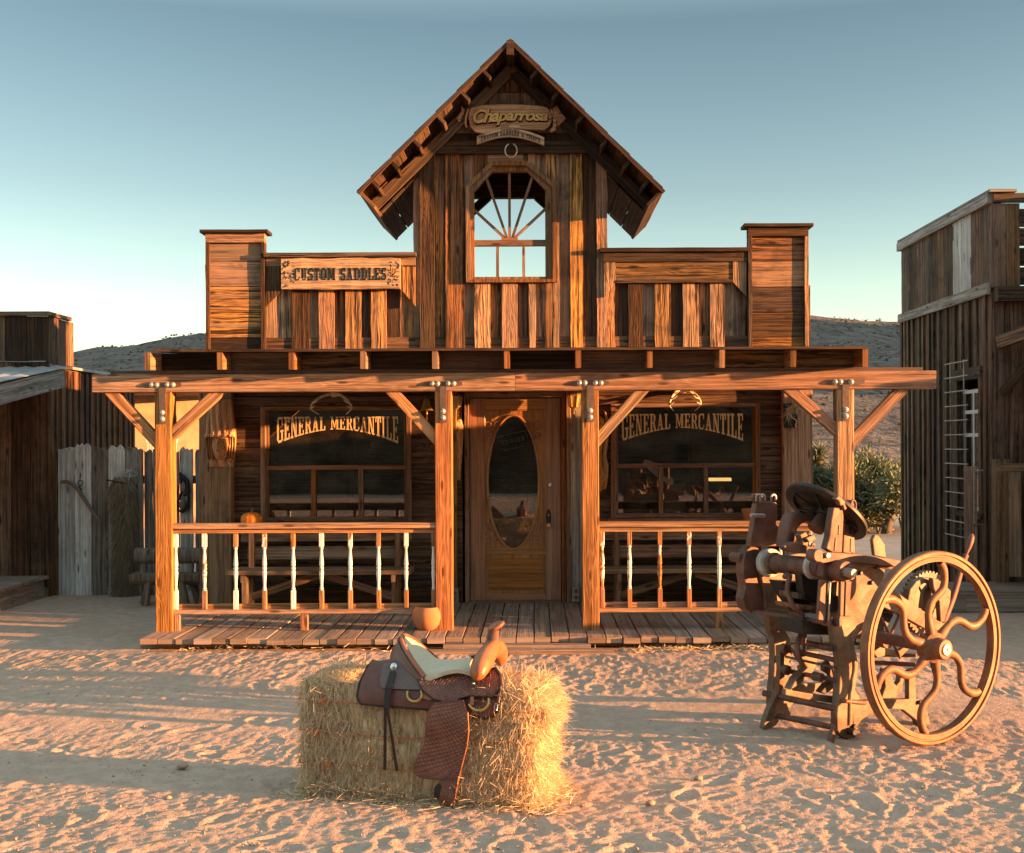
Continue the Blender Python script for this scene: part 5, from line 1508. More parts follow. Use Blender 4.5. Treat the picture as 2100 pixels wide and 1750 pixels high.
mb = MB(); mb.tube([q6(610, 1000) + Vector((0, -.09, 0)), q6(640, 1005) + Vector((0, -.09, 0)), q6(710, 1018) + Vector((0, -.09, 0))], .008, 6)
mb.ball(q6(617, 1002) + Vector((0, -.09, 0)), .016); mb.build('hook', M_BLKIRON, fu, smooth=60)
def q9(x, y, yy=0): return D((370 + x / 4.167) * .7, (1140 + y / 4.167) * .7, YFc - .05 + yy)
tk = thing('tack_bundle', 'dark bundle of old leather tack hanging on the fence behind the railing', 'tack', q9(690, 1300))
mb = MB()
mb.tube([q9(655, 1020), q9(690, 1080), q9(720, 1150), q9(760, 1330), q9(750, 1450), q9(690, 1500), q9(630, 1480), q9(620, 1400), q9(680, 1250), q9(670, 1120), q9(655, 1030)], .015, 8)
mb.tube([q9(680, 1050), q9(750, 1120), q9(760, 1260), q9(700, 1300)], .018, 8); mb.tube([q9(640, 1180), q9(620, 1290), q9(580, 1370)], .008, 6)
mb.build('straps', M_BLKLEATH, tk, smooth=60)
for c_, r_ in ((q9(690, 1410, -.01), (.045, .03, .06)), (q9(700, 1200), (.03, .025, .06))):
    mb = MB(); mb.ball(c_, r_, noise=.05); mb.build('wooden_block', W_LOG, tk, smooth=60)

# rustic half-log bench in front of the fence
lb = thing('log_bench', 'rustic half log bench standing in front of the fence', 'bench', D(350, 1236, 12.3))
def q8(x, y, Y=12.3): return D((360 + x / 5.47) * .7, (1540 + y / 5.47) * .7, Y)
mb = MB()
xa, xb = q8(160, 0).x, q8(1260, 0).x
zt_ = LZ((1540 + 765 / 5.47) * .7, 12.3, 330); r_ = .125
prof = [(math.cos(a) * r_, -abs(math.sin(a)) * r_) for a in [math.pi * k / 10 for k in range(11)]]
mb.prism([Vector((xa, 12.3 + a, zt_ + b)) for a, b in prof], (xb - xa, 0, 0)); mb.build('seat', W_LOG, lb, smooth=40)
for (x0_, x1_) in ((215, 620), (850, 1270)):
    mb = MB(); z0_ = LZ((1540 + 500 / 5.47) * .7, 12.45, 330)
    pass
mb = MB(); zq = LZ((1540 + 480 / 5.47) * .7, 12.45, 330)
mb.prism([Vector((q8(215, 0, 12.45).x, 12.42 + .06 * math.cos(a), zq + .085 * math.sin(a))) for a in [2 * math.pi * k / 12 for k in range(12)]], (q8(1270, 0, 12.45).x - q8(215, 0, 12.45).x, 0, 0)); mb.build('backrest', W_LOG, lb, smooth=40)
for x in (330, 1090):
    mb = MB(); mb.tube([q8(x, 780, 12.36), q8(x + 15, 620, 12.42)], .028, 8); mb.build('backrest_stay', W_LOG, lb, smooth=50)
for x, dx, Y in ((420, -60, 12.24), (420, -80, 12.38), (940, 70, 12.24), (1100, 120, 12.38)):
    mb = MB(); p = q8(x, 880, Y); e = q8(x + dx, 1330, Y); e.z = 0; mb.tube([p, e], [.035, .045], 8); mb.build('leg', W_LOG, lb, smooth=50)

# ================================================================= dark building on the left
XLb = -5.43
lbld = thing('plank_building', 'dark red brown plank building with square false front at the left edge', 'building', (-7.5, 12.94, 0))
Yf = 12.94
mb = MB(); x = XLb
while x > -10.5:
    wd = R.uniform(.17, .24); mb.bx(x - wd + .006, x, Yf, Yf + .03, 0.1, 2.62, axis=2, segs=6, jit=.003); x -= wd
mb.build('front_wall', W_LEFT, lbld)
mb = MB(); y = Yf + .04
while y < 15.5:
    wd = R.uniform(.15, .2); mb.bx(XLb - .03, XLb, y, y + wd - .005, 0, 2.56, axis=2, segs=5, jit=.003); mb.bx(XLb, XLb + .022, y + wd - .03, y + wd + .02, 0, 2.55, axis=2, segs=4, jit=.002); y += wd
mb.bx(-10.5, XLb, 15.5, 15.54, 0, 2.56)
mb.build('side_wall', W_LEFT, lbld)
mb = MB(); mb.bx(-10.6, XLb + .05, Yf + .55, 15.6, 2.57, 2.60, axis=1); mb.build('flat_roof', M_TIN, lbld)
zt_ = LZ(640, Yf, 60)
mb = MB(); x = XLb - .0
while x > -10.5:
    wd = R.uniform(.21, .27); mb.bx(x - wd + .008, x, Yf - .03, Yf, 2.63, zt_ - .05, axis=2, segs=3, jit=.003); x -= wd
y = Yf + .005
while y < Yf + .55:
    mb.bx(XLb - .03, XLb, y, y + .17, 2.61, zt_ - .05, axis=2, segs=3, jit=.003); y += .176
mb.build('false_front', W_FAC2, lbld)
mb = MB(); mb.bx(-10.6, XLb + .03, Yf - .06, Yf + .02, zt_ - .045, zt_, axis=0); mb.bx(XLb - .02, XLb + .03, Yf + .021, Yf + .58, zt_ - .045, zt_, axis=1); mb.build('false_front_cap', W_FAC2, lbld)
# lean-to porch roof with a grey rake board, and its boardwalk
mb = MB(); zr1, zr0 = LZ(757, 12.9, 105), LZ(772, 11.4, 0)
xr = LX(104, 12.6)
P = []
for i in range(60):
    x = xr + .04 - i * .09; h = .014 * (i % 2)
    P.append([Vector((x, 10.9, zr0 - .12 + h)), Vector((x, 12.93, zr1 + .02 + h))])
mb.sheet(P, back=[[p - Vector((0, 0, .006)) for p in r] for r in P]); mb.build('tin_roof', M_TIN, lbld)
mb = MB(); mb.board((xr, 10.9, zr0 - .26), (xr, 12.92, zr1 - .10), (0, 0, 1), .20, .045, segs=3, jit=.002); mb.build('rake_board', W_GREY, lbld)
mb = MB(); x = -5.46
for k in range(14):
    pass
y = 10.6
while y < 12.92:
    mb.bx(-9.5, -5.45 + R.uniform(-.015, .015), y, y + .138, .20, .235, axis=0, segs=4, jit=.002); y += .145
mb.bx(-5.52, -5.48, 10.6, 12.92, .0, .198, axis=1, segs=4, jit=.004); mb.build('boardwalk', W_DECK, lbld)

# low tan plastered house behind the fence, catching the sun
Yh = 24.0
hs = thing('adobe_house', 'low tan plastered house with dark eave glimpsed behind the fence', 'house', (LX(345, Yh), Yh, 0))
xa, xb = LX(255, Yh), LX(470, Yh); zt_ = LZ(816, Yh, 330)
mb = MB(); mb.prism([Vector((xa, Yh - 1.2, 0)), Vector((xb, Yh + .3, 0)), Vector((xb, Yh + 3, 0)), Vector((xa, Yh + 3, 0))], (0, 0, zt_)); mb.build('wall', M_PLASTER, hs)
mb = MB(); mb.bx(xa - .1, xb + .1, Yh - 1.3, Yh + 3.1, zt_ + .002, zt_ + .14, axis=0); mb.build('eave', W_ROOF, hs)
mb = MB(); mb.bx(xa - .1, xb + .1, Yh - 1.4, Yh + 3.2, zt_ + .142, zt_ + .2, axis=0); mb.build('roof', M_TIN, hs)
wd_ = thing  # window
mb = MB(); mb.bx(LX(350, Yh), LX(374, Yh), Yh - .62, Yh - .2, LZ(893, Yh, 330), LZ(853, Yh, 330)); mb.build('window', M_DARK, hs)
mb = MB(); mb.bx(LX(366, Yh), LX(424, Yh), Yh - 2.0, Yh - 1.94, LZ(908, Yh, 330), LZ(898, Yh, 330), axis=0); 
for k in range(12):
    x = LX(368 + 4.8 * k, Yh); mb.bx(x, x + .015, Yh - 1.98, Yh - 1.96, LZ(940, Yh, 330), LZ(908, Yh, 330))
mb.build('porch_rail', M_WHITE, hs)

# ================================================================= tall dark building on the right
XR = 4.86; Y0, Y1 = 12.40, 15.40
ZT = 4.335; ZM = 3.33
rb = thing('two_storey_building', 'tall dark brown board and batten building at the right edge', 'building', (XR + 1.5, 12.4, 0))
# upper storey: wide boards, two of them bleached
mb = MB(); mp = MB(); y = Y1; k = 0
while y > Y0 + .02:
    wd = R.uniform(.14, .21); ya = max(y - wd, Y0)
    c = (ya + y) / 2; pj = CX + XR / c * F
    tgt = mp if 1955 < pj < 1990 else mb
    tgt = MB() if tgt is mb else tgt
    tgt.bx(XR, XR + .03, ya + .004, y + (.03 if pj > 1955 else 0), ZM + .03, ZT - .10, axis=2, segs=5, jit=.004)
    if tgt is not mp: tgt.build('upper_board', W_RIGHT, rb)
    if tgt is mp: mp.build('bleached_board', W_PALE, rb)['label'] = 'pale bleached wall board'; mp = MB()
    y = ya
mb = MB(); y = Y1
while y > Y0 + .02:
    wd = R.uniform(.13, .27); ya = max(y - wd, Y0)
    zz = [(0, ZM - .05)]
    if ya < 13.40 and y > 12.62: zz = [(0, .88), (2.40, ZM - .05)]
    for za, zb in zz:
        mb.bx(XR + .012, XR + .035, ya + .003, y, za, zb, axis=2, segs=6, jit=.003)
        mb.bx(XR - .016, XR + .010, y - .045, y + .02, za, zb, axis=2, segs=6, jit=.003)
    y = ya
mb.build('board_and_batten', W_RIGHT, rb)
mb = MB(); mb.bx(XR - .04, XR + .02, Y0 - .04, Y1 + .08, ZT - .11, ZT - .005, axis=1, segs=8, jit=.003); mb.bx(XR - .035, XR + .25, Y0 - .1, Y1 + .06, ZT, ZT + .03, axis=1, segs=5, jit=.003); mb.build('top_trim', W_GREY, rb)
mb = MB(); mb.bx(XR - .04, XR - .002, Y0 - .02, Y1 + .05, ZM - .07, ZM + .05, axis=1, segs=8, jit=.003); mb.build('band_trim', W_GREY, rb)
# barred window on the side
wy0, wy1, wz0, wz1 = 12.70, 13.34, .90, 2.38
wd_ = thing
mb = MB()
for ya, yb, za, zb in ((wy0 - .07, wy0, wz0, wz1), (wy1, wy1 + .05, wz0, wz1)): mb.bx(XR - .02, XR + .1, ya, yb, za, zb)
mb.bx(XR - .03, XR + .1, wy0 - .08, wy1 + .06, wz1, wz1 + .13, axis=1); mb.bx(XR - .03, XR + .1, wy0 - .08, wy1 + .06, wz0 - .06, wz0, axis=1)
sw_ = mb.build('barred_window', W_RIGHT, rb)
mb = MB()
for y in (wy0 + .02, (wy0 + wy1) / 2, wy1 - .03): mb.bx(XR + .05, XR + .075, y - .018, y + .018, wz0, wz1 - .12)
for z in (wz0 + .03, wz0 + .46, wz0 + .86, wz0 + 1.12, wz1 - .13): mb.bx(XR + .052, XR + .073, wy0, wy1, z - .02, z + .02, axis=1)
mb.build('white_sash', M_WHITE, sw_)
mb = MB(); mb.bx(XR + .062, XR + .066, wy0, wy1, wz0, wz1 - .1); mb.build('pane', M_GLASS, sw_)
mb = MB(); xg = XR - .10
for y in (wy0 + .20, wy0 + .62): mb.tube([(xg, y, wz0 - .30), (xg, y, wz1 + .22)], .008, 6)
for k in range(13):
    z = wz0 - .28 + k * (wz1 + .48 - wz0) / 12; mb.tube([(xg - .009, wy0 + .06, z), (xg - .009, wy0 + .78, z)], .007, 6)
for z in (wz0 - .2, wz1 + .2): mb.tube([(xg, wy0 + .40, z), (XR + .02, wy0 + .40, z)], .008, 6)
mb.build('iron_grille', M_STEEL, sw_)
mb = MB(); mb.bx(XR + .12, XR + 2.5, Y0 + .1, Y1 - .05, 0.02, .06); mb.bx(XR + 2.3, XR + 2.35, Y0 + .1, Y1, .06, ZM - .05); mb.bx(XR + .1, XR + 2.3, Y1 - .04, Y1 + .02, 0.06, ZM); mb.bx(XR + .1, XR + 2.5, Y0 + .1, Y1, ZM - .04, ZM - .01); mb.build('interior', W_RIGHT, rb)
# front: corner boards, slatted open upper storey, porch frame
mb = MB(); x = XR
while x < 8.4:
    wd = R.uniform(.13, .18)
    if x < XR + .3: mb.bx(x, x + wd - .005, Y0 - .035, Y0 - .005, ZM - .0, ZT - .11, axis=2, segs=5, jit=.003)
    x += wd
mb.bx(XR + .036, XR + .12, Y0 + .0, Y0 + .08, .0, ZT - .01, axis=2)
mb.build('corner_boards', W_BENCH, rb)
mb = MB(); z = ZM + .1
for zz in (3.36, 3.565, 3.78, 3.985): mb.bx(XR + .30, 8.4, Y0 + .02, Y0 + .05, zz, zz + .19, axis=0, segs=5, jit=.003)
mb.bx(XR + .02, 8.4, Y0 - .06, Y0 + .0, ZT - .10, ZT - .006, axis=0, segs=4, jit=.003); mb.build('slatted_front', W_RIGHT, rb)
mb = MB(); x = XR
while x < 8.4:
    wd = R.uniform(.12, .2); mb.bx(x, x + wd - .006, Y0 - .03, Y0 + .0, .0, ZM - .05, axis=2, segs=5, jit=.004, rnd=R.random()); x += wd
mb.build('front_wall', W_BENCH if False else W_RIGHT, rb)
mb = MB()
mb.bx(XR + .02, 8.4, Y0 - .16, Y0 - .04, ZM - .16, ZM + .0, axis=0, segs=4, jit=.004); mb.bx(XR + .15, 8.4, Y0 - .9, Y0 - .82, ZM - .32, ZM - .20, axis=0, segs=4)
mb.board((XR + .06, Y0 - .05, 2.74), (XR + .6, Y0 - .9, 2.98), (0, 0, 1), .14, .06); mb.board((XR + .1, Y0 - .06, 2.2), (XR + .55, Y0 - .5, 2.86), (0, 1, 0), .1, .07)
mb.build('porch_bracket', W_RIGHT, rb)
mb = MB()
mb.bx(XR - .30, XR - .20, Y0 - .14, Y0 - .04, 0, 1.42, segs=4, jit=.003); mb.bx(XR - .02, XR + .12, Y0 - .18, Y0 - .06, 0, 1.5, segs=4, jit=.003)
mb.build('porch_stud', W_BENCH, rb)
mb = MB(); mb.bx(LX(2046, 11.9), 6.5, 11.86, 11.94, LZ(966, 11.9, 2060), LZ(951, 11.9, 2060), axis=0, segs=3, jit=.003)
for x in (4.86, 5.1): mb.bx(x, x + .10, 11.87, 11.93, .3, LZ(967, 11.9, 2060), axis=2)
mb.build('porch_rail', W_BENCH, rb)
mb = MB(); y = 11.0
mb.bx(XR - .75, 8, 11.55, 12.3, .155, .2, axis=0, segs=4, jit=.004); mb.bx(XR - .78, XR - .6, 11.5, 12.3, .0, .15, axis=1); mb.bx(XR - .6, 8, 11.5, 11.56, .0, .152, axis=0, segs=4); mb.build('boardwalk', W_DECK, rb)
mb = MB(); mb.tube([(XR - .12, Y0 - .12, 1.38), (XR - .24, Y0 - .16, 1.36), (XR - .24, Y0 - .16, .82), (XR - .12, Y0 - .12, .80)], .012, 6); mb.build('pipe_handle', M_STEEL, rb)
# added plank walls out of view on the right, placed to shade the porch
mb = MB(); x = 5.6
WY0, WY1, WH = 9.36, 11.2, 2.35
y = WY0
while y < WY1:
    wd = R.uniform(.16, .22); mb.bx(5.62, 5.66, y, min(y + wd - .004, WY1), .0, WH, axis=2); y += wd
mb.bx(5.5, 9.0, WY0 - .1, WY1 + .1, WH, WH + .06, axis=0); mb.bx(8.6, 8.66, WY0, WY1, 0, WH)
y = 11.32
while y < 12.34:
    mb.bx(5.62, 5.66, y, y + .2, .0, 4.32, axis=2); y += .206  # taller stretch added to keep sun off the building's front
mb.build('added_shade_wall', W_RIGHT, rb)
mb = MB()
mb.bx(5.7, 9.0, 8.5, 9.3, 0, .62, axis=0); mb.build('added_shade_block', W_DECK, rb)  # low unseen block added to shade the deck and lower balusters

# ================================================================= trees and tables beyond
def pine(c, h, spread, lab, seed, yucca=False):
    rr = random.Random(seed)
    rt = thing('joshua_tree' if yucca else 'pinyon_tree', lab, 'tree', c)
    c = Vector(c); tips = []
    mb = MB()
    def grow(p, d, l, r, lev):
        pts = [p]; q = p
        for k in range(4):
            d = (d + Vector((rr.uniform(-.35, .35), rr.uniform(-.35, .35), rr.uniform(-.1, .25)))).normalized(); q = q + d * l / 4; pts.append(q)
            if lev > 0: tips.append((q, d, lev))
        mb.tube(pts, [r * (1 - .13 * k) for k in range(5)], 7)
        if lev < 3:
            for k in range(rr.choice([2, 3, 3]) if lev else 4):
                a = rr.uniform(0, 6.28); e = rr.uniform(.1, .9) if lev else rr.uniform(.25, .8)
                grow(pts[rr.choice([2, 3, 4])] if lev else pts[rr.choice([1, 2, 3, 4])], Vector((math.cos(a) * spread, math.sin(a) * spread, e)).normalized(), l * rr.uniform(.55, .8), r * .55, lev + 1)
        else: tips.append((q, d, 4))
    grow(c + Vector((0, 0, -.1)), Vector((.15, 0, 1)), h * .42, .10 if not yucca else .12, 0)
    mb.build('trunk', M_BARK, rt, smooth=60)
    roots, dirs, lens = [], [], []; dr, dd, dl = [], [], []
    for (p, d, lev) in tips:
        n = 34 if yucca else 34
        if yucca and lev < 3: continue
        for k in range(n):
            o = Vector((rr.gauss(0, 1), rr.gauss(0, 1), rr.gauss(0, 1)))
            if yucca:
                o = o.normalized(); roots.append(p + o * .02); v = o + d * .6; dirs.append(v); lens.append(rr.uniform(.16, .26))
            else:
                roots.append(p + o * .10); v = o.normalized() + d * .5 + Vector((0, 0, .3)); dirs.append(v); lens.append(rr.uniform(.06, .13))
        if yucca:
            for k in range(14):
                o = Vector((rr.gauss(0, 1), rr.gauss(0, 1), rr.gauss(0, 1))).normalized(); dr.append(p - d * .16 + o * .02); dd.append(o * .8 - d); dl.append(rr.uniform(.12, .2))
    if not yucca:
        for (p, d, lev) in rr.sample(tips, len(tips) // 6):
            for k in range(16):
                o = Vector((rr.gauss(0, 1), rr.gauss(0, 1), rr.gauss(0, 1))); dr.append(p + o * .08); dd.append(o.normalized() + Vector((0, 0, .2))); dl.append(rr.uniform(.06, .12))
    strands('crown', roots, dirs, lens, .035 if yucca else .04, M_YUCCA if yucca else M_LEAF, rt, seg=2, curl=.1, rseed=seed)
    if dr: strands('dry_leaves', dr, dd, dl, .03, M_DRYLEAF, rt, seg=2, curl=.1, rseed=seed)
    return rt
pine(G(1815, 1096) * 1.0, 2.35, 1.0, 'bushy green pinyon behind the picnic tables', 5)
pine(G(1772, 1090), 1.6, 1.0, 'smaller pinyon just right of the last porch post', 12)
pine(G(1688, 1085), 2.5, .75, 'pale green joshua tree seen between the last porch post and the corner post', 21, True)
M_TBL = plain('grey_metal_table', (.20, .20, .20), .5, .4, .4)
def picnic(x, y, w_, lab):
    c = G(x, y); rt = thing('picnic_table', lab, 'table', c, 'metal picnic tables behind the store')
    mb = MB(); mb.bx(c.x - w_ / 2, c.x + w_ / 2, c.y - .35, c.y + .35, .70, .73, axis=0); mb.build('table_top', M_TBL, rt)
    for s in (-1, 1):
        mb = MB(); mb.bx(c.x - w_ / 2, c.x + w_ / 2, c.y + s * .65 - .12, c.y + s * .65 + .12, .42, .45, axis=0); mb.build('seat', M_TBL, rt)
        for e in (-1, 1):
            mb = MB(); xx = c.x + e * (w_ / 2 - .22); mb.tube([(xx, c.y + s * .12, .70), (xx, c.y + s * .70, 0)], .028, 6); mb.build('leg', M_TBL, rt)
        mb = MB(); xx = c.x + s * (w_ / 2 - .22); mb.tube([(xx, c.y - .65, .415), (xx, c.y + .65, .415)], .025, 6); mb.build('cross_bar', M_TBL, rt)
picnic(1836, 1088, 1.5, 'grey metal picnic table at the corner of the dark right building')
picnic(1778, 1082, 1.4, 'grey metal picnic table left of the other, behind the iron press')
# ================================================================= hay bale
BO = G(619, 1624); BO.z = 0
BR = G(1093, 1660); BR.z = 0
eu = (BR - BO); BLN = eu.length; eu.normalize()
ew = Vector((eu.y, -eu.x, 0))              # towards the camera
BH, BD = .555, .42
def BP(u, v, w): return BO + eu * u + ew * w + Vector((0, 0, v))
bz0 = -.015
bale = thing('hay_bale', 'shaggy golden hay bale tied with orange twine, a saddle on top', 'hay bale', BP(BLN / 2, 0, -BD / 2))
TW = [.150, .305, .455]
rs_ = np.random.RandomState(9)
def bulge(v):
    e = 1.0
    for t_ in TW: e -= .9 * math.exp(-((v - t_) / .018) ** 2)
    return .012 * e
# block body
mb = MB()
nU, nV, nW = 26, 16, 10
def surf(u, v, w):
    n_ = vnoise(np.array([u * 9.]), np.array([v * 9. + w * 7.]), 77)[0] * .03 + vnoise(np.array([u * 23.]), np.array([v * 23. + w * 19.]), 78)[0] * .018
    return n_
def bpt(u, v, w, nrm):
    d = bulge(v) + surf(u, v, w)
    p = BP(u, v, w) + nrm * d
    return p
def rc(a, hi, r=.05):   # rounds the ends of a 0..hi range
    return a
faces = []
P = [[bpt(BLN * i / nU, bz0 + BH * j / nV, 0 - .03 * (abs(2 * i / nU - 1) ** 8) - .02 * (j / nV) ** 8, ew) for j in range(nV + 1)] for i in range(nU + 1)]
mb.sheet(P, rnd=.3)
P = [[bpt(BLN - .02 * (abs(2 * i / nW - 1) ** 6), bz0 + BH * j / nV, -.03 - (BD - .06) * i / nW, eu) for j in range(nV + 1)] for i in range(nW + 1)]
mb.sheet(P, rnd=.3)
P = [[bpt(0 + .02 * (abs(2 * i / nW - 1) ** 6), bz0 + BH * j / nV, -BD + .03 + (BD - .06) * i / nW, -eu) for j in range(nV + 1)] for i in range(nW + 1)]
mb.sheet(P, rnd=.3)
P = [[bpt(BLN * (1 - i / nU), bz0 + BH * j / nV, -BD + .03 * (abs(2 * i / nU - 1) ** 8), -ew) for j in range(nV + 1)] for i in range(nU + 1)]
mb.sheet(P, rnd=.3)
P = [[BP(BLN * i / nU, bz0 + BH - .02 * (abs(2 * i / nU - 1) ** 8) - .03 * (abs(2 * j / nW - 1) ** 6) + surf(BLN * i / nU, 9, j / nW), -.02 - (BD - .04) * j / nW) for j in range(nW + 1)] for i in range(nU + 1)]
mb.sheet(P, rnd=.3)
# the flake that has slid out at the top right
def lump(c, r, seed):
    mb.ball(c, r, Matrix((eu, ew, Vector((0, 0, 1)))).transposed(), 18, 12, noise=.05, rnd=.3)
lump(BP(BLN + .0, BH - .105, -.14), (.06, .11, .07), 1); lump(BP(BLN + .02, BH - .12, -.27), (.05, .12, .06), 2); lump(BP(BLN - .12, BH - .03, -.22), (.12, .15, .028), 3)
t = NT('packed_hay'); ps = t.pos()
nz1 = t.noise(t.scaled(ps, (60, 60, 9)), 1.0, 4, .7, .6); nz2 = t.noise(ps, 7, 4, .6)
c = t.mix(t.ramp(nz1, .3, .7), (.26, .18, .09), (.70, .57, .36)); c = t.mix(t.math('MULTIPLY', t.ramp(nz2, .45, .7), .4), c, (.24, .15, .06))
M_HAY = t.finish(c, .9, .1, t.bump(nz1, .9, .02))
mb.build('packed_core', M_HAY, bale, smooth=70)
# loose stems all over it
def scatter_face(n, fn, out, base_dir, spread, l0, l1, rs):
    r_, d_, l_ = [], [], []
    for k in range(n):
        p = fn(rs.random_sample(), rs.random_sample())
        a = Vector(rs.normal(size=3)) * spread
        r_.append(p); d_.append(base_dir + a + out * abs(rs.normal()) * .28); l_.append(rs.uniform(l0, l1))
    return r_, d_, l_
R_, D_, L_ = [], [], []
up = Vector((0, 0, 1))
def addf(q): R_.extend(q[0]); D_.extend(q[1]); L_.extend(q[2])
def vsel(b):
    # keep stems clear of the twine grooves
    v = bz0 + BH * b
    for t_ in TW:
        if abs(v - t_) < .02: v += .02 if v > t_ else -.055
    return v
addf(scatter_face(11000, lambda a, b: BP(BLN * a, vsel(b), .012), ew * .5, -up * .9 + eu * .1, .32, .04, .10, rs_))
addf(scatter_face(5200, lambda a, b: BP(BLN * a, vsel(b), .010), ew * .5, up * .8 - eu * .1, .45, .03, .09, rs_))
addf(scatter_face(6500, lambda a, b: BP(BLN + .01, vsel(b), -BD * a), eu * .7, -up * .7, .5, .04, .10, rs_))
addf(scatter_face(3000, lambda a, b: BP(-.005, vsel(b), -BD * a), -eu, -up * .8, .4, .03, .09, rs_))
addf(scatter_face(8000, lambda a, b: BP(BLN * a, bz0 + BH + .002, -BD * b), up * .35, eu * .3 + ew * .25, .32, .03, .08, rs_))
addf(scatter_face(4200, lambda a, b: BP(BLN + .0 + .05 * math.cos(a * 3.1 - .6), BH - .10 + .07 * math.sin(a * 3.1 - 1.2), -.03 - .33 * b), eu, eu * .2 - up * .5, .45, .03, .08, rs_))
# fringe along the foot and corners
addf(scatter_face(1600, lambda a, b: BP(BLN * a, .01 + .03 * b, .01 + .03 * b), ew, eu * .6 + ew * .3, .8, .05, .12, rs_))
addf(scatter_face(500, lambda a, b: BP(BLN + .01 + .03 * b, .01 + .03 * b, -BD * a), eu, ew * .3, .8, .05, .12, rs_))
def clear(p, l):
    # no stems grow where the leather lies
    q = p - BO; u_, v_, w_ = q.dot(eu), q.z, q.dot(ew)
    if w_ > -.02 and .20 < u_ < .885 and v_ > .36: return False
    if w_ > -.02 and .50 < u_ < .80 and v_ > .10: return False
    if w_ > -.02 and .58 < u_ < .74: return False
    if v_ > BH - .04 and .22 < u_ < .90 and w_ > -.36: return False
    return True
kk = [i for i in range(len(R_)) if clear(R_[i], L_[i])]
R_, D_, L_ = [R_[i] for i in kk], [D_[i] for i in kk], [L_[i] for i in kk]
strands('hay_stems', R_, D_, L_, .0030, M_STRAW, bale, seg=3, curl=.22, rseed=3)
# three twines round the bale, knots on the front
for k, t_ in enumerate(TW):
    mb = MB(); pts = []
    for f in np.linspace(0, 1, 26): pts.append(BP(BLN * f, t_ + .006 * math.sin(f * 9 + k), .028))
    for f in np.linspace(.05, 1, 8): pts.append(BP(BLN + .026, t_, .022 - (BD + .03) * f))
    for f in np.linspace(.05, 1, 10): pts.append(BP(BLN * (1 - f), t_, -BD - .015))
    for f in np.linspace(.1, .9, 7): pts.append(BP(-.018, t_, -BD + BD * f))
    mb.tube(pts, .0036, 5, closed=True)
    q = BP((.155, .10, .13)[k], t_ + .002, .036); mb.ball(q, (.018, .012, .012), noise=.2)
    for e in range(4): mb.tube([q, q + eu * R.uniform(-.03, .03) + up * R.uniform(-.035, .01) + ew * .012], .0028, 5)
    mb.build('twine', M_TWINE, bale)
# straw dropped round the bale and under the porch edge
roots, dirs, lens = [], [], []
for k in range(900):
    a = R.uniform(-.1, BLN + .16); w_ = abs(R.gauss(0, .055)) + .01
    p = BP(a, 0, w_) if R.random() < .75 else BP(BLN + w_, 0, -R.uniform(0, BD)); p.z = gz(p.x, p.y) + .006
    roots.append(p); an = R.uniform(0, 6.28); dirs.append((math.cos(an), math.sin(an), R.uniform(-.02, .12))); lens.append(R.uniform(.03, .09))
for k in range(1500):
    x = R.uniform(.65, 2.6) if R.random() < .8 else R.uniform(-3.2, .5); 
    if R.random() < .5: x = R.choice([.85, 1.15, 1.75, 2.0]) + R.gauss(0, .08)
    p = Vector((x, 9.43 - abs(R.gauss(0, .035)), 0)); p.z = gz(p.x, p.y) + R.uniform(.0, .03)
    roots.append(p); an = R.uniform(0, 6.28); dirs.append((math.cos(an), math.sin(an) * .6, R.uniform(-.1, .5))); lens.append(R.uniform(.02, .06))
tag(strands('loose_straw', roots, dirs, lens, .005, M_STRAW, None, curl=.1, rseed=8), 'loose straw fallen round the bale and along the porch edge', 'straw', kind='stuff')

# ================================================================= saddle
def sp(x, y): return (1030 + x / 4.2) * .7, (1800 + y / 4.2) * .7        # zoom crop A
def sq(x, y): return (850 + x / 2.4706) * .7, (1780 + y / 2.4706) * .7   # zoom crop B
def bsurf(x, y, f):
    """display point -> bale coordinates on the curved surface w = f(v)"""
    w_ = .03
    for k in range(14):
        p = onplane(x, y, BO + ew * w_, ew) - BO
        u, v = p.dot(eu), p.z
        w_ = .5 * w_ + .5 * f(u, v)
    return BP(u, v, w_)
# the skirts follow the bale's side, then roll over its top edge
def drape(off):
    def f(u, v):
        a = v - .44
        return .045 + off - (max(0, a) ** 2) * 3.4 if a < .28 else .045 + off - .27 - (a - .28) * 1.9
    return f
def leather(name, outline, f, m, par, conv=sp, axis=0, n=26, mm=8, th=.008, uvs=1.0):
    """fill a closed outline with a curved sheet of even thickness (outline monotone along axis)"""
    q = outline; N_ = len(q)
    lo = min(p[axis] for p in q); hi = max(p[axis] for p in q)
    def span(t_):
        c_ = []
        for k in range(N_):
            a, b = q[k], q[(k + 1) % N_]
            if (a[axis] - t_) * (b[axis] - t_) <= 0 and abs(a[axis] - b[axis]) > 1e-9:
                g_ = (t_ - a[axis]) / (b[axis] - a[axis]); c_.append(a[1 - axis] + g_ * (b[1 - axis] - a[1 - axis]))
        return min(c_), max(c_)
    P, B = [], []
    for i in range(n + 1):
        t_ = lo + (hi - lo) * (.004 + .992 * i / n)
        a, b = span(t_); r1, r2 = [], []
        for j in range(mm + 1):
            s_ = a + (b - a) * j / mm
            x, y = conv(*((t_, s_) if axis == 0 else (s_, t_)))
            p = bsurf(x, y, f); r1.append(p); r2.append(p - ew * th)
        P.append(r1); B.append(r2)
    mb = MB(); mb.sheet(P, back=B, rnd=.5)
    return mb.build(name, m, par, smooth=55)
def edge_cord(name, pts, f, r, m, par, conv=sp, closed=False):
    mb = MB(); mb.tube([bsurf(*conv(*p), f) for p in pts], r, 6, closed=closed); return mb.build(name, m, par, smooth=60)
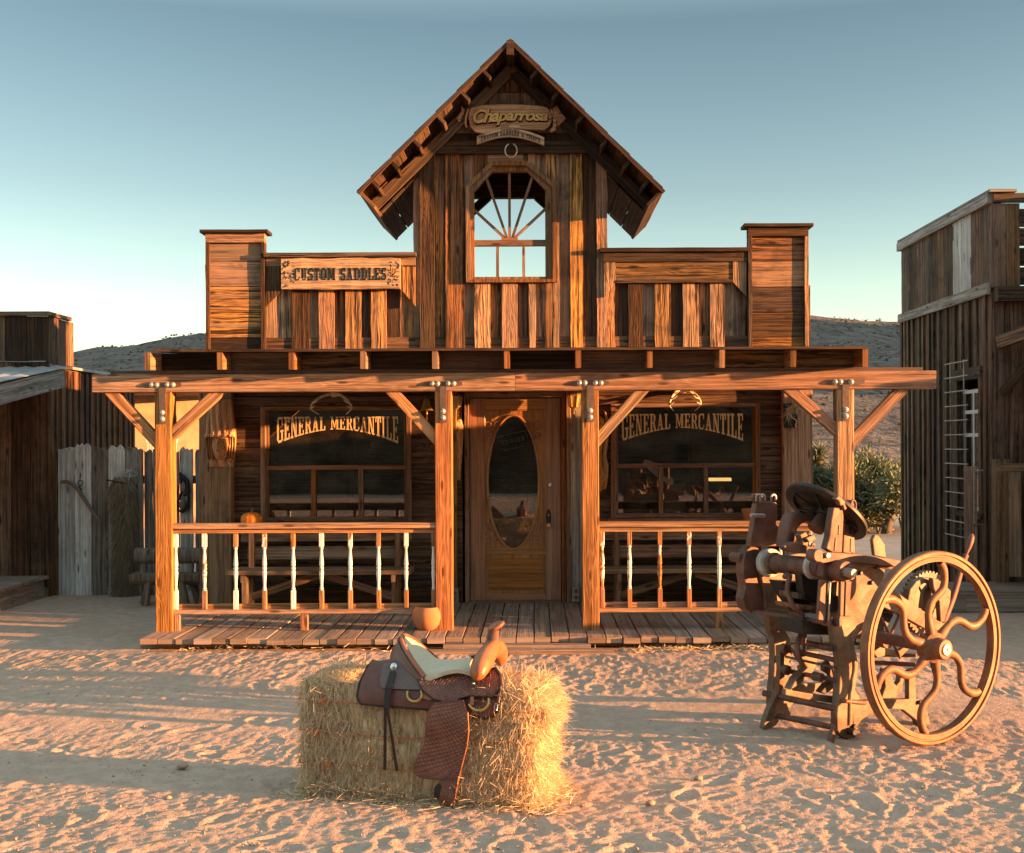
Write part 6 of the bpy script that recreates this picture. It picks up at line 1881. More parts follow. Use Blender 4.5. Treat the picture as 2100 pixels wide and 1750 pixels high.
# basket stamped leather
t = NT('basket_stamped_leather'); uv = t.uv()
def band(rot, sc):
    mp_ = t.node('Mapping', {'Rotation': (0, 0, rot), 'Scale': (sc, sc, 1)}); t.put(mp_.inputs['Vector'], uv)
    w_ = t.node('TexWave', {'Scale': 1.0, 'Distortion': .0}, wave_type='BANDS', bands_direction='X'); t.put(w_.inputs['Vector'], mp_.outputs[0]); return w_.outputs['Fac']
wv = t.math('MULTIPLY', band(rad(38), 17.0), band(rad(-38), 17.0))
nz = t.noise(t.pos(), 14, 4, .6); nf = t.noise(t.pos(), 160, 3, .6)
c = t.mix(t.ramp(nz, .3, .7), (.16, .058, .036), (.26, .105, .066))
c = t.mix(t.ramp(wv, .30, .02, 0, .45), c, (.05, .018, .012))
hgt = t.math('ADD', t.math('MULTIPLY', wv, 1.0), t.math('MULTIPLY', nf, .25))
M_BASKET = t.finish(c, .40, .5, t.bump(hgt, .8, .007))

sad = thing('saddle', 'brown tooled leather riding saddle with pale suede seat on the hay bale', 'saddle', BP(.62, .56, -.2))
skirt = [(205, 620), (240, 552), (330, 578), (480, 550), (600, 590), (800, 700), (1200, 780), (1600, 720), (1775, 655), (1830, 740), (1848, 850), (1838, 1000), (1805, 1200), (1742, 1262), (1640, 1282), (1440, 1242), (950, 1178), (500, 1140), (120, 1107), (75, 1060), (65, 1000), (92, 850), (150, 705)]
leather('skirt', skirt, drape(0), M_LEATH, sad, n=40, mm=12)
edge_cord('skirt_binding', [skirt[k] for k in (0, 21, 20, 19, 18, 17, 16, 15, 14, 13, 12, 11, 10, 9, 8, 7)], drape(.001), .005, M_BLKLEATH, sad)
jk = [(375, 640), (395, 612), (600, 575), (800, 720), (870, 780), (880, 930), (700, 925), (500, 915), (372, 902), (345, 850), (350, 720)]
leather('rear_jockey', jk, drape(.014), M_GRLEATH, sad, n=20, mm=8)
sj = [(812, 800), (880, 772), (970, 765), (1100, 692), (1220, 642), (1330, 640), (1450, 682), (1480, 765), (1550, 800), (1680, 772), (1770, 668), (1835, 765), (1832, 900), (1740, 1020), (1600, 1012), (1460, 1002), (1350, 1032), (1250, 1070), (1130, 1076), (1000, 1042), (900, 962), (850, 895)]
leather('seat_jockey', sj, drape(.030), M_BASKET, sad, n=40, mm=10)
edge_cord('jockey_binding', [sj[k] for k in (0, 21, 20, 19, 18, 17, 16, 15, 14, 13, 12, 11)], drape(.031), .0035, M_BLKLEATH, sad)
fd = [(1040, 690), (1150, 672), (1250, 668), (1285, 760), (1292, 900), (1280, 1000), (1258, 1085), (1222, 1230), (1200, 1340), (1180, 1452), (1120, 1440), (1075, 1428), (1085, 1340), (1112, 1262), (1080, 1238), (950, 1240), (900, 1212), (885, 1160), (920, 1080), (970, 980), (978, 860), (992, 760)]
flat = lambda off: (lambda u, v: .05 + off + .018 * math.exp(-((v - .40) / .08) ** 2) + .02 * math.exp(-((v - .05) / .06) ** 2))
leather('fender', fd, flat(.022), M_BASKET, sad, conv=sq, axis=1, n=44, mm=9, th=.007)
edge_cord('fender_binding', [fd[k] for k in (3, 4, 5, 6, 7, 8, 9)], flat(.023), .0035, M_LEATH2, sad, conv=sq)
leather('stirrup_strap', [(1042, 1300), (1075, 1270), (1100, 1300), (1082, 1395), (1040, 1390)], flat(.006), M_BLKLEATH, sad, conv=sq, axis=1, n=6, mm=3)
# seat: a dish rising to the cantle
def sbp(x, y, w_):
    p = onplane(*sp(x, y), BO + ew * w_, ew); return p
wc_ = -.205
def crv(near, mid, far, wn, wf, n=14, pw=2.0):
    a, b, c_ = sbp(*near, wn), sbp(*mid, wc_), sbp(*far, wf)
    out = []
    for k in range(n + 1):
        s_ = 2 * k / n - 1
        e = a if s_ < 0 else c_
        f = abs(s_) ** pw
        p = b.lerp(e, f)
        wl = (1 - abs(s_)) * 0
        # spread sideways evenly
        q = b.lerp(e, abs(s_))
        p = p - ew * p.dot(ew) + ew * q.dot(ew)
        out.append(p)
    return out
C0 = crv((905, 768), (640, 262), (1075, 572), .012, -.385, pw=1.9)
C1 = crv((960, 772), (840, 470), (1088, 580), .016, -.375, pw=2.2)
C2 = crv((1050, 740), (985, 560), (1130, 588), .022, -.37, pw=2.4)
C3 = crv((1200, 690), (1180, 575), (1250, 590), .020, -.36, pw=2.2)
C4 = crv((1340, 680), (1330, 556), (1400, 575), .016, -.35, pw=2.0)
C5 = crv((1480, 720), (1500, 535), (1540, 560), .005, -.34, pw=2.0)
mb = MB(); rows = []
CC = [C0, C1, C2, C3, C4, C5]
def cat(p0, p1, p2, p3, t_):
    return .5 * ((2 * p1) + (p2 - p0) * t_ + (2 * p0 - 5 * p1 + 4 * p2 - p3) * t_ * t_ + (3 * p1 - p0 - 3 * p2 + p3) * t_ ** 3)
for i in range(len(CC) - 1):
    for s_ in range(5):
        t_ = s_ / 5; row = []
        for j in range(15):
            g_ = [CC[max(i - 1, 0)][j], CC[i][j], CC[i + 1][j], CC[min(i + 2, len(CC) - 1)][j]]; row.append(cat(*g_, t_))
        rows.append(row)
rows.append(CC[-1])
mb.sheet(rows, back=[[p - Vector((0, 0, .018)) for p in r] for r in rows]); mb.build('seat', M_SUEDE, sad, smooth=70)
# cantle: outer leather shell behind the dish with a rolled binding
C0b = [p - eu * (.030 + .045 * (1 - abs(2 * k / 14 - 1))) - Vector((0, 0, .10 * (1 - abs(2 * k / 14 - 1) ** 1.5) + .025)) for k, p in enumerate(C0)]
C0m = [p.lerp(q, .5) - eu * .022 for p, q in zip(C0, C0b)]
mb = MB(); mb.sheet([C0, C0m, C0b], back=[[p + eu * .012 for p in r] for r in [C0, C0m, C0b]]); mb.build('cantle', M_LEATH, sad, smooth=60)
mb = MB(); mb.tube([p - eu * .004 for p in C0], .0105, 8); mb.build('cantle_binding', M_LEATH2, sad, smooth=60)
mb = MB(); mb.tube([p - eu * .022 - Vector((0, 0, .012)) for p in C0], .006, 6); mb.build('cantle_cord', M_LEATH, sad, smooth=60)
# swell fork and horn
def fk(x, y, w_): return sbp(x, y, w_)
pts = [fk(1585, 790, .060), fk(1565, 720, .045), fk(1600, 620, -.01), fk(1660, 510, -.09), fk(1730, 430, -.19), fk(1800, 440, -.29), fk(1830, 520, -.37), fk(1840, 600, -.41)]
rr_ = [.026, .046, .056, .054, .048, .046, .040, .022]
sm, sr = [], []
for i in range(len(pts) - 1):
    for s_ in range(4):
        t_ = s_ / 4
        g_ = [pts[max(i - 1, 0)], pts[i], pts[i + 1], pts[min(i + 2, len(pts) - 1)]]
        sm.append(cat(*g_, t_)); sr.append(rr_[i] + (rr_[i + 1] - rr_[i]) * t_)
sm.append(pts[-1]); sr.append(rr_[-1])
mb = MB(); mb.tube(sm, sr, 14, flat=.85); mb.build('swell_fork', M_LEATH2, sad, smooth=70)
mb = MB(); h0, h1, h2 = fk(1722, 420, -.18), fk(1735, 300, -.19), fk(1752, 190, -.19)
mb.tube([h0, h0.lerp(h1, .6), h1, h1.lerp(h2, .5), h2], [.050, .034, .027, .023, .021], 14); mb.build('horn_neck', M_GRLEATH, sad, smooth=60)
mb = MB()
for k in range(9):
    c_ = h1.lerp(h2, k / 8.5) ; ax = (h2 - h1).normalized(); X_ = ax.orthogonal().normalized(); Y_ = ax.cross(X_); r_ = .0285 - .005 * k / 8
    mb.tube([c_ + X_ * (r_ * math.cos(a)) + Y_ * (r_ * math.sin(a)) for a in [2 * math.pi * q / 14 for q in range(14)]], .0042, 5, closed=True)
mb.build('horn_wrap', M_GRLEATH, sad, smooth=60)
mb = MB(); A_ = Vector((-.38, -.12, .9)).normalized(); mb.lathe([(.0, -.012), (.03, -.012), (.041, -.004), (.042, .004), (.034, .010), (0, .012)], fk(1782, 140, -.19), A_, 20); mb.build('horn_cap', M_LEATH2, sad, smooth=50)
# rigging
def dring(name, pts, f, m, par=sad, r=.007): edge_cord(name, pts, f, r, m, par)
arc = lambda cx_, cy_, rx, ry, a0, a1, n=12: [(cx_ + rx * math.cos(rad(a0 + (a1 - a0) * k / n)), cy_ + ry * math.sin(rad(a0 + (a1 - a0) * k / n))) for k in range(n + 1)]
dring('rigging_ring', arc(775, 985, 90, 88, -30, 205), drape(.02), M_BRASS)
dring('rigging_ring', arc(1565, 1065, 128, 118, -15, 160), drape(.03), M_BRASS)
leather('cinch_tab', [(1460, 1015), (1500, 1015), (1500, 1120), (1460, 1120)], drape(.036), M_LEATH2, sad, n=3, mm=4)
leather('rear_tab', [(840, 960), (900, 960), (1000, 1050), (980, 1062), (850, 1030)], drape(.018), M_LEATH2, sad, n=4, mm=3)
def conch(x, y, off, r):
    c_ = bsurf(*sp(x, y), drape(off)); mb = MB(); ax = (ew + Vector((0, 0, .35))).normalized(); mb.lathe([(r, 0), (r * .95, .006), (r * .6, .008), (r * .5, .012), (0, .014)], c_, ax, 20, lobes=lambda a: 1 + .04 * math.cos(a * 12)); mb.build('concho', M_SILVER, sad, smooth=50)
conch(523, 645, .020, .0175); conch(1503, 855, .035, .0075); conch(868, 800, .030, .006)
for dx, e in ((0, (700, 1050)), (1, (745, 1030))):
    mb = MB(); c0_ = bsurf(*sp(500 + 22 * dx, 700), drape(.028)); c1_ = bsurf(*sp(440 + 30 * dx, 900), drape(.032)); c2_ = bsurf(*sp(415 + 24 * dx, 1150), drape(.030)); c3_ = BP((c2_ - BO).dot(eu) - .004 + .03 * dx, .28, .07); c4_ = BP((c2_ - BO).dot(eu) - .01 + .05 * dx, .155, .06)
    seq = [c0_, c1_, c2_, c3_, c4_]
    for a, b in zip(seq, seq[1:]): mb.board(a, b + (b - a).normalized() * .004, eu, .020 if a is c0_ or a is c1_ else .014, .004)
    mb.build('saddle_string', M_BLKLEATH, sad)
edge_cord('breast_strap', [(1770, 668), (1825, 740), (1838, 860), (1820, 980), (1800, 1090)], drape(.034), .008, M_BLKLEATH, sad)
edge_cord('buckle', [(1770, 1100), (1800, 1105), (1790, 1180), (1755, 1175), (1765, 1110)], drape(.034), .003, M_SILVER, sad)
edge_cord('lacing', [(1475, 530), (1520, 515), (1560, 525)], lambda u, v: -.06, .006, M_BLKLEATH, sad)

# pebbles in the sand
stones = [(655, 1660), (345, 1672), (700, 1672), (1745, 1622), (1080, 1745)]
for k, (x, y) in enumerate([(375, 1570), (1432, 1598), (1333, 1653), (1660, 1556), (345, 1635)]):
    p = G(x, y); mb = MB(); s_ = (.030, .022, .022, .016, .018)[k]; mb.ball((p.x, p.y, gz(p.x, p.y) + s_ * .4), (s_, s_ * .8, s_ * .6), seg=10, rings=7, noise=.14)
    o = mb.build('stone', M_ROCK, None, smooth=60); tag(o, ['largest pale stone on the sand left of the bale', 'pale stone on the sand right of the bale, below the press', 'pale stone just right of the foot of the bale', 'small pale stone below the flywheel', 'small stone alone in the left foreground sand'][k], 'stone', 'stones in the sand')
# ================================================================= treadle printing press
def kd(x, y): return (2150 + x / 2.134) * .7, (1380 + y / 2.134) * .7
PN = Vector((math.sin(rad(30)), -math.cos(rad(30)), 0))       # faces out of the flywheel side
PA = Vector((math.cos(rad(30)), math.sin(rad(30)), 0))        # runs back along the side
PO = G(*kd(700, 1665)); PO.z = 0
def K(x, y, off=0.0): return onplane(*kd(x, y), PO + PN * off, PN)
z6 = lambda x, y: (21.3 + .512 * x, .512 * y)
z7 = lambda x, y: (106.7 + .512 * x, 853.6 + .512 * y)
z8 = lambda x, y: (704 + .7805 * x, 384 + .7805 * y)
press = thing('printing_press', 'rusty iron treadle printing press with big flywheel of wavy spokes', 'press', PO + PA * .3 - PN * .25)
def plate(name, polys, m, lean=55):
    mb = MB()
    for pts, off, th in polys: mb.prism([K(*p, off) for p in pts], -PN * th)
    o = mb.build(name, m, press)
    bv = o.modifiers.new('round', 'BEVEL'); bv.width = .006; bv.segments = 2; bv.limit_method = 'ANGLE'; bv.angle_limit = rad(40)
    return o
def rod(name, a, b, r, m, segs=14, **kw):
    mb = MB(); mb.cyl(K(*a), K(*b), r, segs); return mb.build(name, m, press, smooth=45)
def pipe(name, pts, r, m, flat=1.0):
    q = [K(*p) for p in pts]; out = []
    for i in range(len(q) - 1):
        for s_ in range(4):
            g_ = [q[max(i - 1, 0)], q[i], q[i + 1], q[min(i + 2, len(q) - 1)]]; out.append(cat(*g_, s_ / 4))
    out.append(q[-1]); mb = MB(); mb.tube(out, r, 10, flat=flat); return mb.build(name, m, press, smooth=60)
def axle_disc(name, x, y, o0, o1, r, m, segs=28, r2=None):
    c0, c1 = K(x, y, o0), None
    c1 = c0 - PN * (o0 - o1); mb = MB(); mb.cyl(c1, c0, r if r2 is None else r2, segs, r2=r); return mb.build(name, m, press, smooth=40)
W_ = -.55
leg = [z7(*p) for p in [(1000, 150), (1020, 300), (1035, 440), (1078, 540), (1092, 760), (1076, 1080), (1052, 1300), (1056, 1500), (1100, 1572), (1190, 1612), (1270, 1600), (1300, 1530), (1248, 1440), (1256, 1150), (1290, 900), (1316, 690), (1282, 540), (1218, 420), (1262, 330), (1300, 180)]]
body = [(560, 640), (640, 600), (700, 590), (820, 565), (940, 560), (946, 640), (925, 705), (1010, 750), (1120, 830), (1230, 915), (1330, 958), (1312, 1008), (1190, 985), (1040, 900), (930, 850), (900, 900), (850, 960), (790, 1020), (740, 1045), (640, 1060), (612, 960), (600, 800)]
arch = [(735, 1440), (1160, 1425), (1215, 1520), (1238, 1640), (1180, 1645), (1142, 1560), (1060, 1495), (960, 1488), (860, 1518), (800, 1560), (750, 1625)]
tail = [z8(*p) for p in [(690, 365), (760, 390), (840, 470), (832, 560), (785, 720), (755, 720), (745, 560), (700, 450)]]
rear = [z8(*p) for p in [(500, 1110), (552, 1090), (560, 1300), (556, 1370), (500, 1340)]]
fork = [z8(*p) for p in [(300, 1090), (350, 1110), (368, 1190), (400, 1228), (428, 1195), (440, 1100), (470, 1120), (452, 1250), (400, 1330), (280, 1335), (312, 1240)]]
plate('side_frame', [(leg, 0, .055), (body, -.004, .045), (arch, -.006, .043), (tail, -.008, .035), (rear, -.01, .035)], M_GIRON)
# far side frame: the same casting on the left
def shifted(pts, off): return [(K(*p, 0) + PN * off) for p in pts]
mb = MB()
for pts, e, th in ((leg, 0, .055), (body, .004, .045), (arch, .006, .043)): mb.prism([p - PN * e for p in shifted(pts, W_)], -PN * th)
o = mb.build('side_frame', M_GIRON, press); bv = o.modifiers.new('round', 'BEVEL'); bv.width = .006; bv.segments = 2; bv.limit_method = 'ANGLE'
# raised rib down the near leg
pipe('leg_rib', [(*z7(1225, 350), .004), (*z7(1250, 560), .004), (*z7(1260, 760), .004), (*z7(1215, 1000), .004), (*z7(1200, 1440), .004)], .011, M_GIRON, flat=.5)
# rocker legs with their feet
rk = [z7(*p) for p in [(350, 470), (420, 460), (410, 700), (430, 1010), (335, 1180), (285, 1300), (350, 1390), (300, 1450), (180, 1512), (150, 1490), (172, 1380), (232, 1220), (342, 1010), (360, 750)]]
plate('treadle_rocker', [(rk, -.40, .04)], M_GIRON)
plate('treadle_foot', [([z7(*p) for p in [(1030, 1430), (1062, 1500), (1012, 1690), (962, 1745), (950, 1700), (985, 1560)]], .03, .03)], M_GIRON)
# cross rods
rod('cross_rod', (*z7(150, 1045), -.52), (*z7(1050, 1240), -.02), .019, M_IRON)
rod('cross_rod', (*z7(320, 1322), -.40), (*z7(1000, 1462), .0), .017, M_IRON)
rod('cross_rod', (*z7(470, 780), -.40), (*z7(1045, 892), -.03), .014, M_IRON)
rod('cross_rod', (*z7(460, 520), -.40), (*z7(1040, 645), -.04), .015, M_IRON)
rod('cross_rod', (*z7(630, 430), -.34), (*z7(1015, 500), -.04), .020, M_IRON)
axle_disc('rod_collar', *z7(870, 860), -.10, -.17, .026, M_IRON)
axle_disc('rod_boss', *z7(455, 770), -.36, -.40, .03, M_IRON); axle_disc('rod_boss', *z7(440, 510), -.36, -.40, .03, M_IRON)
plate('back_plate', [([z7(*p) for p in [(425, 1000), (700, 1048), (1055, 1092), (1056, 1180), (700, 1130), (420, 1072)]], -.10, .03)], M_GIRON)
plate('rocker_arm', [([z7(*p) for p in [(560, 520), (830, 540), (815, 690), (720, 860), (600, 940), (480, 1010), (560, 860), (690, 740), (620, 640)]], -.27, .06)], M_GIRON)
plate('cam_plate', [([z7(*p) for p in [(890, 690), (950, 648), (1012, 760), (1042, 880), (1020, 950), (960, 820), (885, 775)]], -.13, .03)], M_GIRON)
plate('cam_plate', [([z7(*p) for p in [(515, 850), (560, 820), (592, 880), (570, 915), (530, 905)]], -.30, .03)], M_GIRON)
plate('brake_shoe', [([z7(*p) for p in [(850, 1040), (940, 930), (1000, 900), (1040, 960), (950, 1040), (900, 1060)]], -.16, .05)], M_BLKIRON)
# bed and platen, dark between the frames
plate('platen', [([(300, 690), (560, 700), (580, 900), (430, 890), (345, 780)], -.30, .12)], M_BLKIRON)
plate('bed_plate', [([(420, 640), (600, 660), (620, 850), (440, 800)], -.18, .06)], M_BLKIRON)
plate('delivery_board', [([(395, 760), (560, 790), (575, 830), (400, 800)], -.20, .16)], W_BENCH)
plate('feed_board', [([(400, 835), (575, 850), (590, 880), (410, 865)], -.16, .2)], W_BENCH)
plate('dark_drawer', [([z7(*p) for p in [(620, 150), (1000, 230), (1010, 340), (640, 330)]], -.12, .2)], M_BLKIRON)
# drum shaft with pale collars
mb = MB(); a, b = K(190, 572, -.56), K(560, 605, -.03)
mb.cyl(a, b, .055, 28); mb.build('drum_shaft', M_IRON, press, smooth=45)
ax = (b - a).normalized()
mb = MB(); mb.lathe([(.062, -.01), (.084, -.006), (.088, .010), (.085, .040), (.070, .046), (.055, .046)], a + ax * .03, ax, 32); mb.build('pale_collar', M_COLLAR, press, smooth=40)
mb = MB(); mb.lathe([(.06, 0), (.072, .006), (.072, .030), (.06, .038)], b - ax * .10, ax, 32); mb.build('pale_collar', M_COLLAR, press, smooth=40)
mb = MB(); mb.lathe([(.056, 0), (.066, .006), (.066, .022), (.056, .03)], a + ax * .085, ax, 32); mb.build('shaft_ring', M_IRON, press, smooth=40)
# left hand arm casting with hanging lobe
plate('side_arm', [([(62, 560), (75, 500), (110, 470), (150, 482), (182, 520), (155, 600), (195, 665), (270, 668), (278, 760), (250, 830), (205, 880), (115, 892), (72, 862), (58, 800), (76, 720), (60, 640)], -.575, .075)], M_IRON)
axle_disc('side_boss', 55, 545, -.60, -.70, .030, M_IRON)
plate('upright_bracket', [([(100, 475), (128, 310), (136, 230), (142, 205), (168, 190), (268, 196), (274, 280), (264, 330), (300, 380), (312, 470)], -.56, .045), ([(118, 170), (128, 142), (190, 145), (196, 190), (140, 196)], -.57, .03)], M_IRON)
rod('bracket_pin', (105, 278, -.53), (192, 280, -.53), .013, M_STEEL)
for x in (155, 180, 248): pipe('roller_hook', [(x - 14, 190, -.54), (x - 14, 160, -.54), (x, 148, -.54), (x + 13, 160, -.54), (x + 13, 185, -.54)], .007, M_STEEL)
# roller carriage saddle
mb = MB(); o = plate('roller_saddle', [([(322, 482), (342, 350), (368, 272), (398, 258), (480, 268), (600, 286), (616, 330), (580, 352), (520, 338), (470, 318), (430, 335), (402, 365), (402, 432), (362, 476)], -.30, .10)], M_IRON); o.modifiers['round'].width = .02; o.modifiers['round'].segments = 3
plate('fountain_arm', [([(415, 400), (450, 380), (470, 410), (462, 500), (425, 520), (432, 450)], -.22, .05), ([(452, 420), (500, 398), (520, 430), (470, 450)], -.20, .03)], M_GIRON)
plate('carriage_rail', [([(310, 470), (380, 445), (500, 480), (520, 525), (400, 515), (330, 500)], -.18, .05)], M_IRON)
# ink disc, tipped up and seen from beneath
dc = K(578, 252, -.24)
view = (EV - dc).normalized(); rt_ = Vector((1, 0, 0)); rt_ = (rt_ - view * rt_.dot(view)).normalized(); upv = view.cross(rt_)
maj = (rt_ * .855 - upv * .52).normalized(); mnr = (-rt_ * .52 - upv * .855).normalized()
und = (view * .40 + mnr * .915).normalized()            # underside normal
if und.z > 0: pass
mb = MB(); Rd = 278 / 2.134 * .7 * dc.y / F
mb.lathe([(0, .0), (Rd * .985, .0), (Rd, .006), (Rd, .022), (Rd * .97, .028), (Rd * .80, .028), (Rd * .78, .012), (Rd * .2, .012), (Rd * .18, .05), (0, .05)], dc - und * .01, und, 48); mb.build('ink_disc', plain('dark_ink_iron', (.040, .033, .027), .5, .4, .3), press, smooth=40)
mb = MB()
for k in range(7):
    a_ = 2 * math.pi * k / 7 + .3; X_ = maj * math.cos(a_) + und.cross(maj) * math.sin(a_)
    mb.board(dc + und * .02 + X_ * Rd * .18, dc + und * .02 + X_ * Rd * .8, und, .012, .012)
mb.build('disc_rib', M_BLKIRON, press)
mb = MB(); mb.cyl(dc + und * .03, dc + und * .14, .035, 20, r2=.05); mb.build('disc_spindle', M_IRON, press, smooth=45)
# roller hook uprights
plate('hook_upright', [([z6(*p) for p in [(1180, 450), (1290, 450), (1302, 560), (1282, 1000), (1170, 1000), (1090, 950), (1130, 800), (1150, 620)]], -.02, .05)], M_IRON)
plate('hook_upright', [([z6(*p) for p in [(1370, 385), (1400, 352), (1442, 372), (1446, 500), (1430, 1000), (1370, 1010), (1292, 1000), (1310, 600), (1332, 450)]], -.13, .045)], M_IRON)
plate('upright_slot', [([z6(*p) for p in [(1240, 665), (1262, 665), (1258, 780), (1234, 780)]], -.016, .004), ([z6(*p) for p in [(1200, 820), (1226, 820), (1212, 980), (1184, 980)]], -.016, .004), ([z6(*p) for p in [(1372, 690), (1400, 690), (1400, 770), (1368, 770)]], -.126, .004), ([z6(*p) for p in [(1385, 830), (1400, 830), (1398, 990), (1380, 990)]], -.126, .004)], M_BLKIRON)
plate('roller_catch', [([z6(*p) for p in [(1200, 345), (1240, 300), (1270, 320), (1345, 400), (1348, 462), (1312, 485), (1292, 420), (1262, 430), (1240, 365)]], .0, .035)], M_IRON)
pipe('roller_hook', [(*z6(1385, 460), -.11), (*z6(1390, 380), -.11), (*z6(1420, 360), -.11), (*z6(1442, 400), -.11), (*z6(1440, 470), -.11)], .008, M_IRON)
# throw off bar and hub
plate('throw_off_bar', [([(505, 525), (540, 490), (560, 505), (640, 512), (780, 520), (920, 540), (1045, 560), (1030, 604), (800, 575), (640, 572), (560, 578), (512, 562)], .055, .05)], M_IRON)
axle_disc('bar_knuckle', 530, 530, .09, .02, .035, M_IRON); axle_disc('bar_bolt', 592, 530, .075, .05, .016, M_STEEL)
axle_disc('bed_hub', 705, 630, .13, -.03, .058, M_IRON, r2=.062); axle_disc('hub_bolt', 752, 640, .20, .12, .026, M_STEEL, segs=8); axle_disc('hub_washer', 735, 636, .145, .125, .042, M_IRON)
plate('arm_web', [([(560, 570), (690, 575), (700, 690), (600, 700), (555, 660)], .035, .05)], M_IRON)
# gripper frame
plate('gripper_bar', [([(545, 680), (602, 684), (590, 800), (576, 940), (528, 932)], .06, .025)], M_IRON)
plate('gripper_bar', [([(668, 690), (738, 690), (730, 800), (726, 912), (664, 910)], .06, .022)], M_IRON)
plate('gripper_bar', [([(604, 690), (614, 690), (588, 960), (572, 960)], .065, .02), ([(700, 690), (706, 690), (700, 912), (692, 912)], .066, .01)], M_BLKIRON)
plate('gripper_foot', [([(578, 918), (672, 932), (672, 976), (582, 972)], .065, .04)], M_IRON)
axle_disc('gripper_nut', *z7(1075, 180), .09, .06, .028, M_BLKIRON, segs=6)
rod('gripper_rod', (85, 872, -.62), (645, 962, .045), .013, M_IRON)
axle_disc('oval_boss', 630, 830, .012, -.01, .05, M_BLKIRON)
pipe('feed_hook', [(345, 575, -.30), (348, 620, -.30), (318, 662, -.28), (350, 655, -.26), (335, 740, -.24), (375, 850, -.20), (425, 890, -.18), (428, 1000, -.18)], .016, M_IRON)
pipe('treadle_hook', [(415, 960, -.22), (430, 1010, -.22), (402, 1060, -.22), (400, 1140, -.22), (425, 1210, -.22), (405, 1230, -.22)], .015, M_IRON)
plate('bed_fin', [([(868, 432), (884, 398), (906, 404), (945, 460), (953, 545), (880, 530)], -.36, .028)], M_GIRON)
# counter shafts, gears and links seen through the wheel
def gear(x, y, o0, th, r, teeth, m, name='gear'):
    c = K(x, y, o0); X_, Y_ = PA, Vector((0, 0, 1)); pts = []
    for k in range(teeth * 4):
        a_ = 2 * math.pi * k / (teeth * 4); rr2 = r * (1.0 if k % 4 in (1, 2) else .93); pts.append(c + X_ * rr2 * math.cos(a_) + Y_ * rr2 * math.sin(a_))
    mb = MB(); mb.prism(pts, -PN * th); mb.cyl(c - PN * (th - .01), c + PN * .03, r * .22, 16)
    for k in range(6):
        a_ = math.pi * k / 3; d_ = X_ * math.cos(a_) + Y_ * math.sin(a_); mb.board(c + d_ * r * .2 + PN * .004, c + d_ * r * .82 + PN * .004, PN, .012, r * .14)
    return mb.build(name, m, press)
gear(1215, 830, -.20, .05, .205, 40, M_GIRON); gear(945, 850, -.16, .05, .085, 18, M_IRON)
arcp = [z8(*p) for p in [(488, 565), (510, 460), (560, 395), (620, 362), (690, 365), (720, 420), (715, 480), (690, 420), (640, 400), (590, 430), (555, 500), (548, 580), (600, 620), (640, 640), (630, 690), (520, 640)]]
plate('gear_guard', [(arcp, -.06, .05)], M_GIRON)
plate('guard_web', [([z8(*p) for p in [(620, 470), (680, 400), (710, 470), (650, 580), (640, 620), (600, 610)]], -.10, .03)], M_GIRON)
plate('link_bar', [([z8(*p) for p in [(380, 560), (420, 545), (720, 690), (700, 740), (640, 735)]], -.03, .025)], M_IRON)
plate('link_bar', [([z8(*p) for p in [(225, 690), (270, 640), (330, 640), (380, 660), (330, 760), (250, 830), (210, 800)]], -.10, .03)], M_BLKIRON)
plate('cam_plate', [([z8(*p) for p in [(210, 960), (270, 920), (420, 950), (480, 910), (510, 930), (440, 1000), (330, 985), (250, 1010)]], -.05, .03)], M_GIRON)
plate('fork_lever', [(fork, -.18, .04)], M_GIRON)
rod('counter_shaft', (*z8(300, 860), -.40), (*z8(640, 905), -.02), .030, M_IRON); rod('counter_shaft', (*z8(230, 1045), -.3), (*z8(560, 1060), -.03), .014, M_IRON); rod('counter_shaft', (*z8(215, 980), -.28), (*z8(560, 985), -.05), .012, M_IRON)
axle_disc('shaft_collar', *z8(335, 865), -.16, -.24, .052, M_IRON); axle_disc('cam_roller', *z8(250, 1248), .02, -.06, .034, M_GIRON); axle_disc('foot_bolt', *z8(70, 1605), .05, .0, .02, M_BLKIRON)
pipe('lever', [(1290, 1010, -.12), (1330, 900, -.12), (1375, 780, -.12), (1420, 620, -.12), (1452, 525, -.12)], .022, M_IRON, flat=.7)
mb = MB(); a, b = K(1450, 528, -.12), K(1478, 438, -.12)
mb.lathe([(.008, -.01), (.012, .0), (.011, .02), (.020, .06), (.022, .10), (.018, .13), (.008, .145)], a, b - a, 18); mb.build('lever_handle', M_IRON, press, smooth=60)

# flywheel: heavy rim, six wavy spokes, hub
WOFF = .335
wcn = K(1243, 1103, WOFF); wr = (K(1243, 500, WOFF) - K(1243, 1704, WOFF)).length / 2
wcn.z = max(wcn.z, wr - .035)
fw = None
mb = MB()
rp_ = [(wr * .985, -.030), (wr, -.024), (wr * 1.004, 0), (wr, .024), (wr * .988, .031), (wr * .965, .031), (wr * .957, .020), (wr * .945, .020), (wr * .937, .027), (wr * .895, .026), (wr * .888, .016), (wr * .888, -.016), (wr * .895, -.026), (wr * .937, -.027), (wr * .945, -.020), (wr * .957, -.020), (wr * .965, -.030)]
mb.lathe(rp_ + [rp_[0]], wcn, PN, 96, ref=PA)
fw = mb.build('flywheel', M_WHEEL, press, smooth=35)
rr3 = [.08, .20, .30, .36, .44, .50, .55, .60, .65, .70, .75, .80, .85, .885]
dl3 = [2, 1, .5, -1, -6, -13, -20, -24.5, -26, -26, -25, -23.5, -21, -18.5]
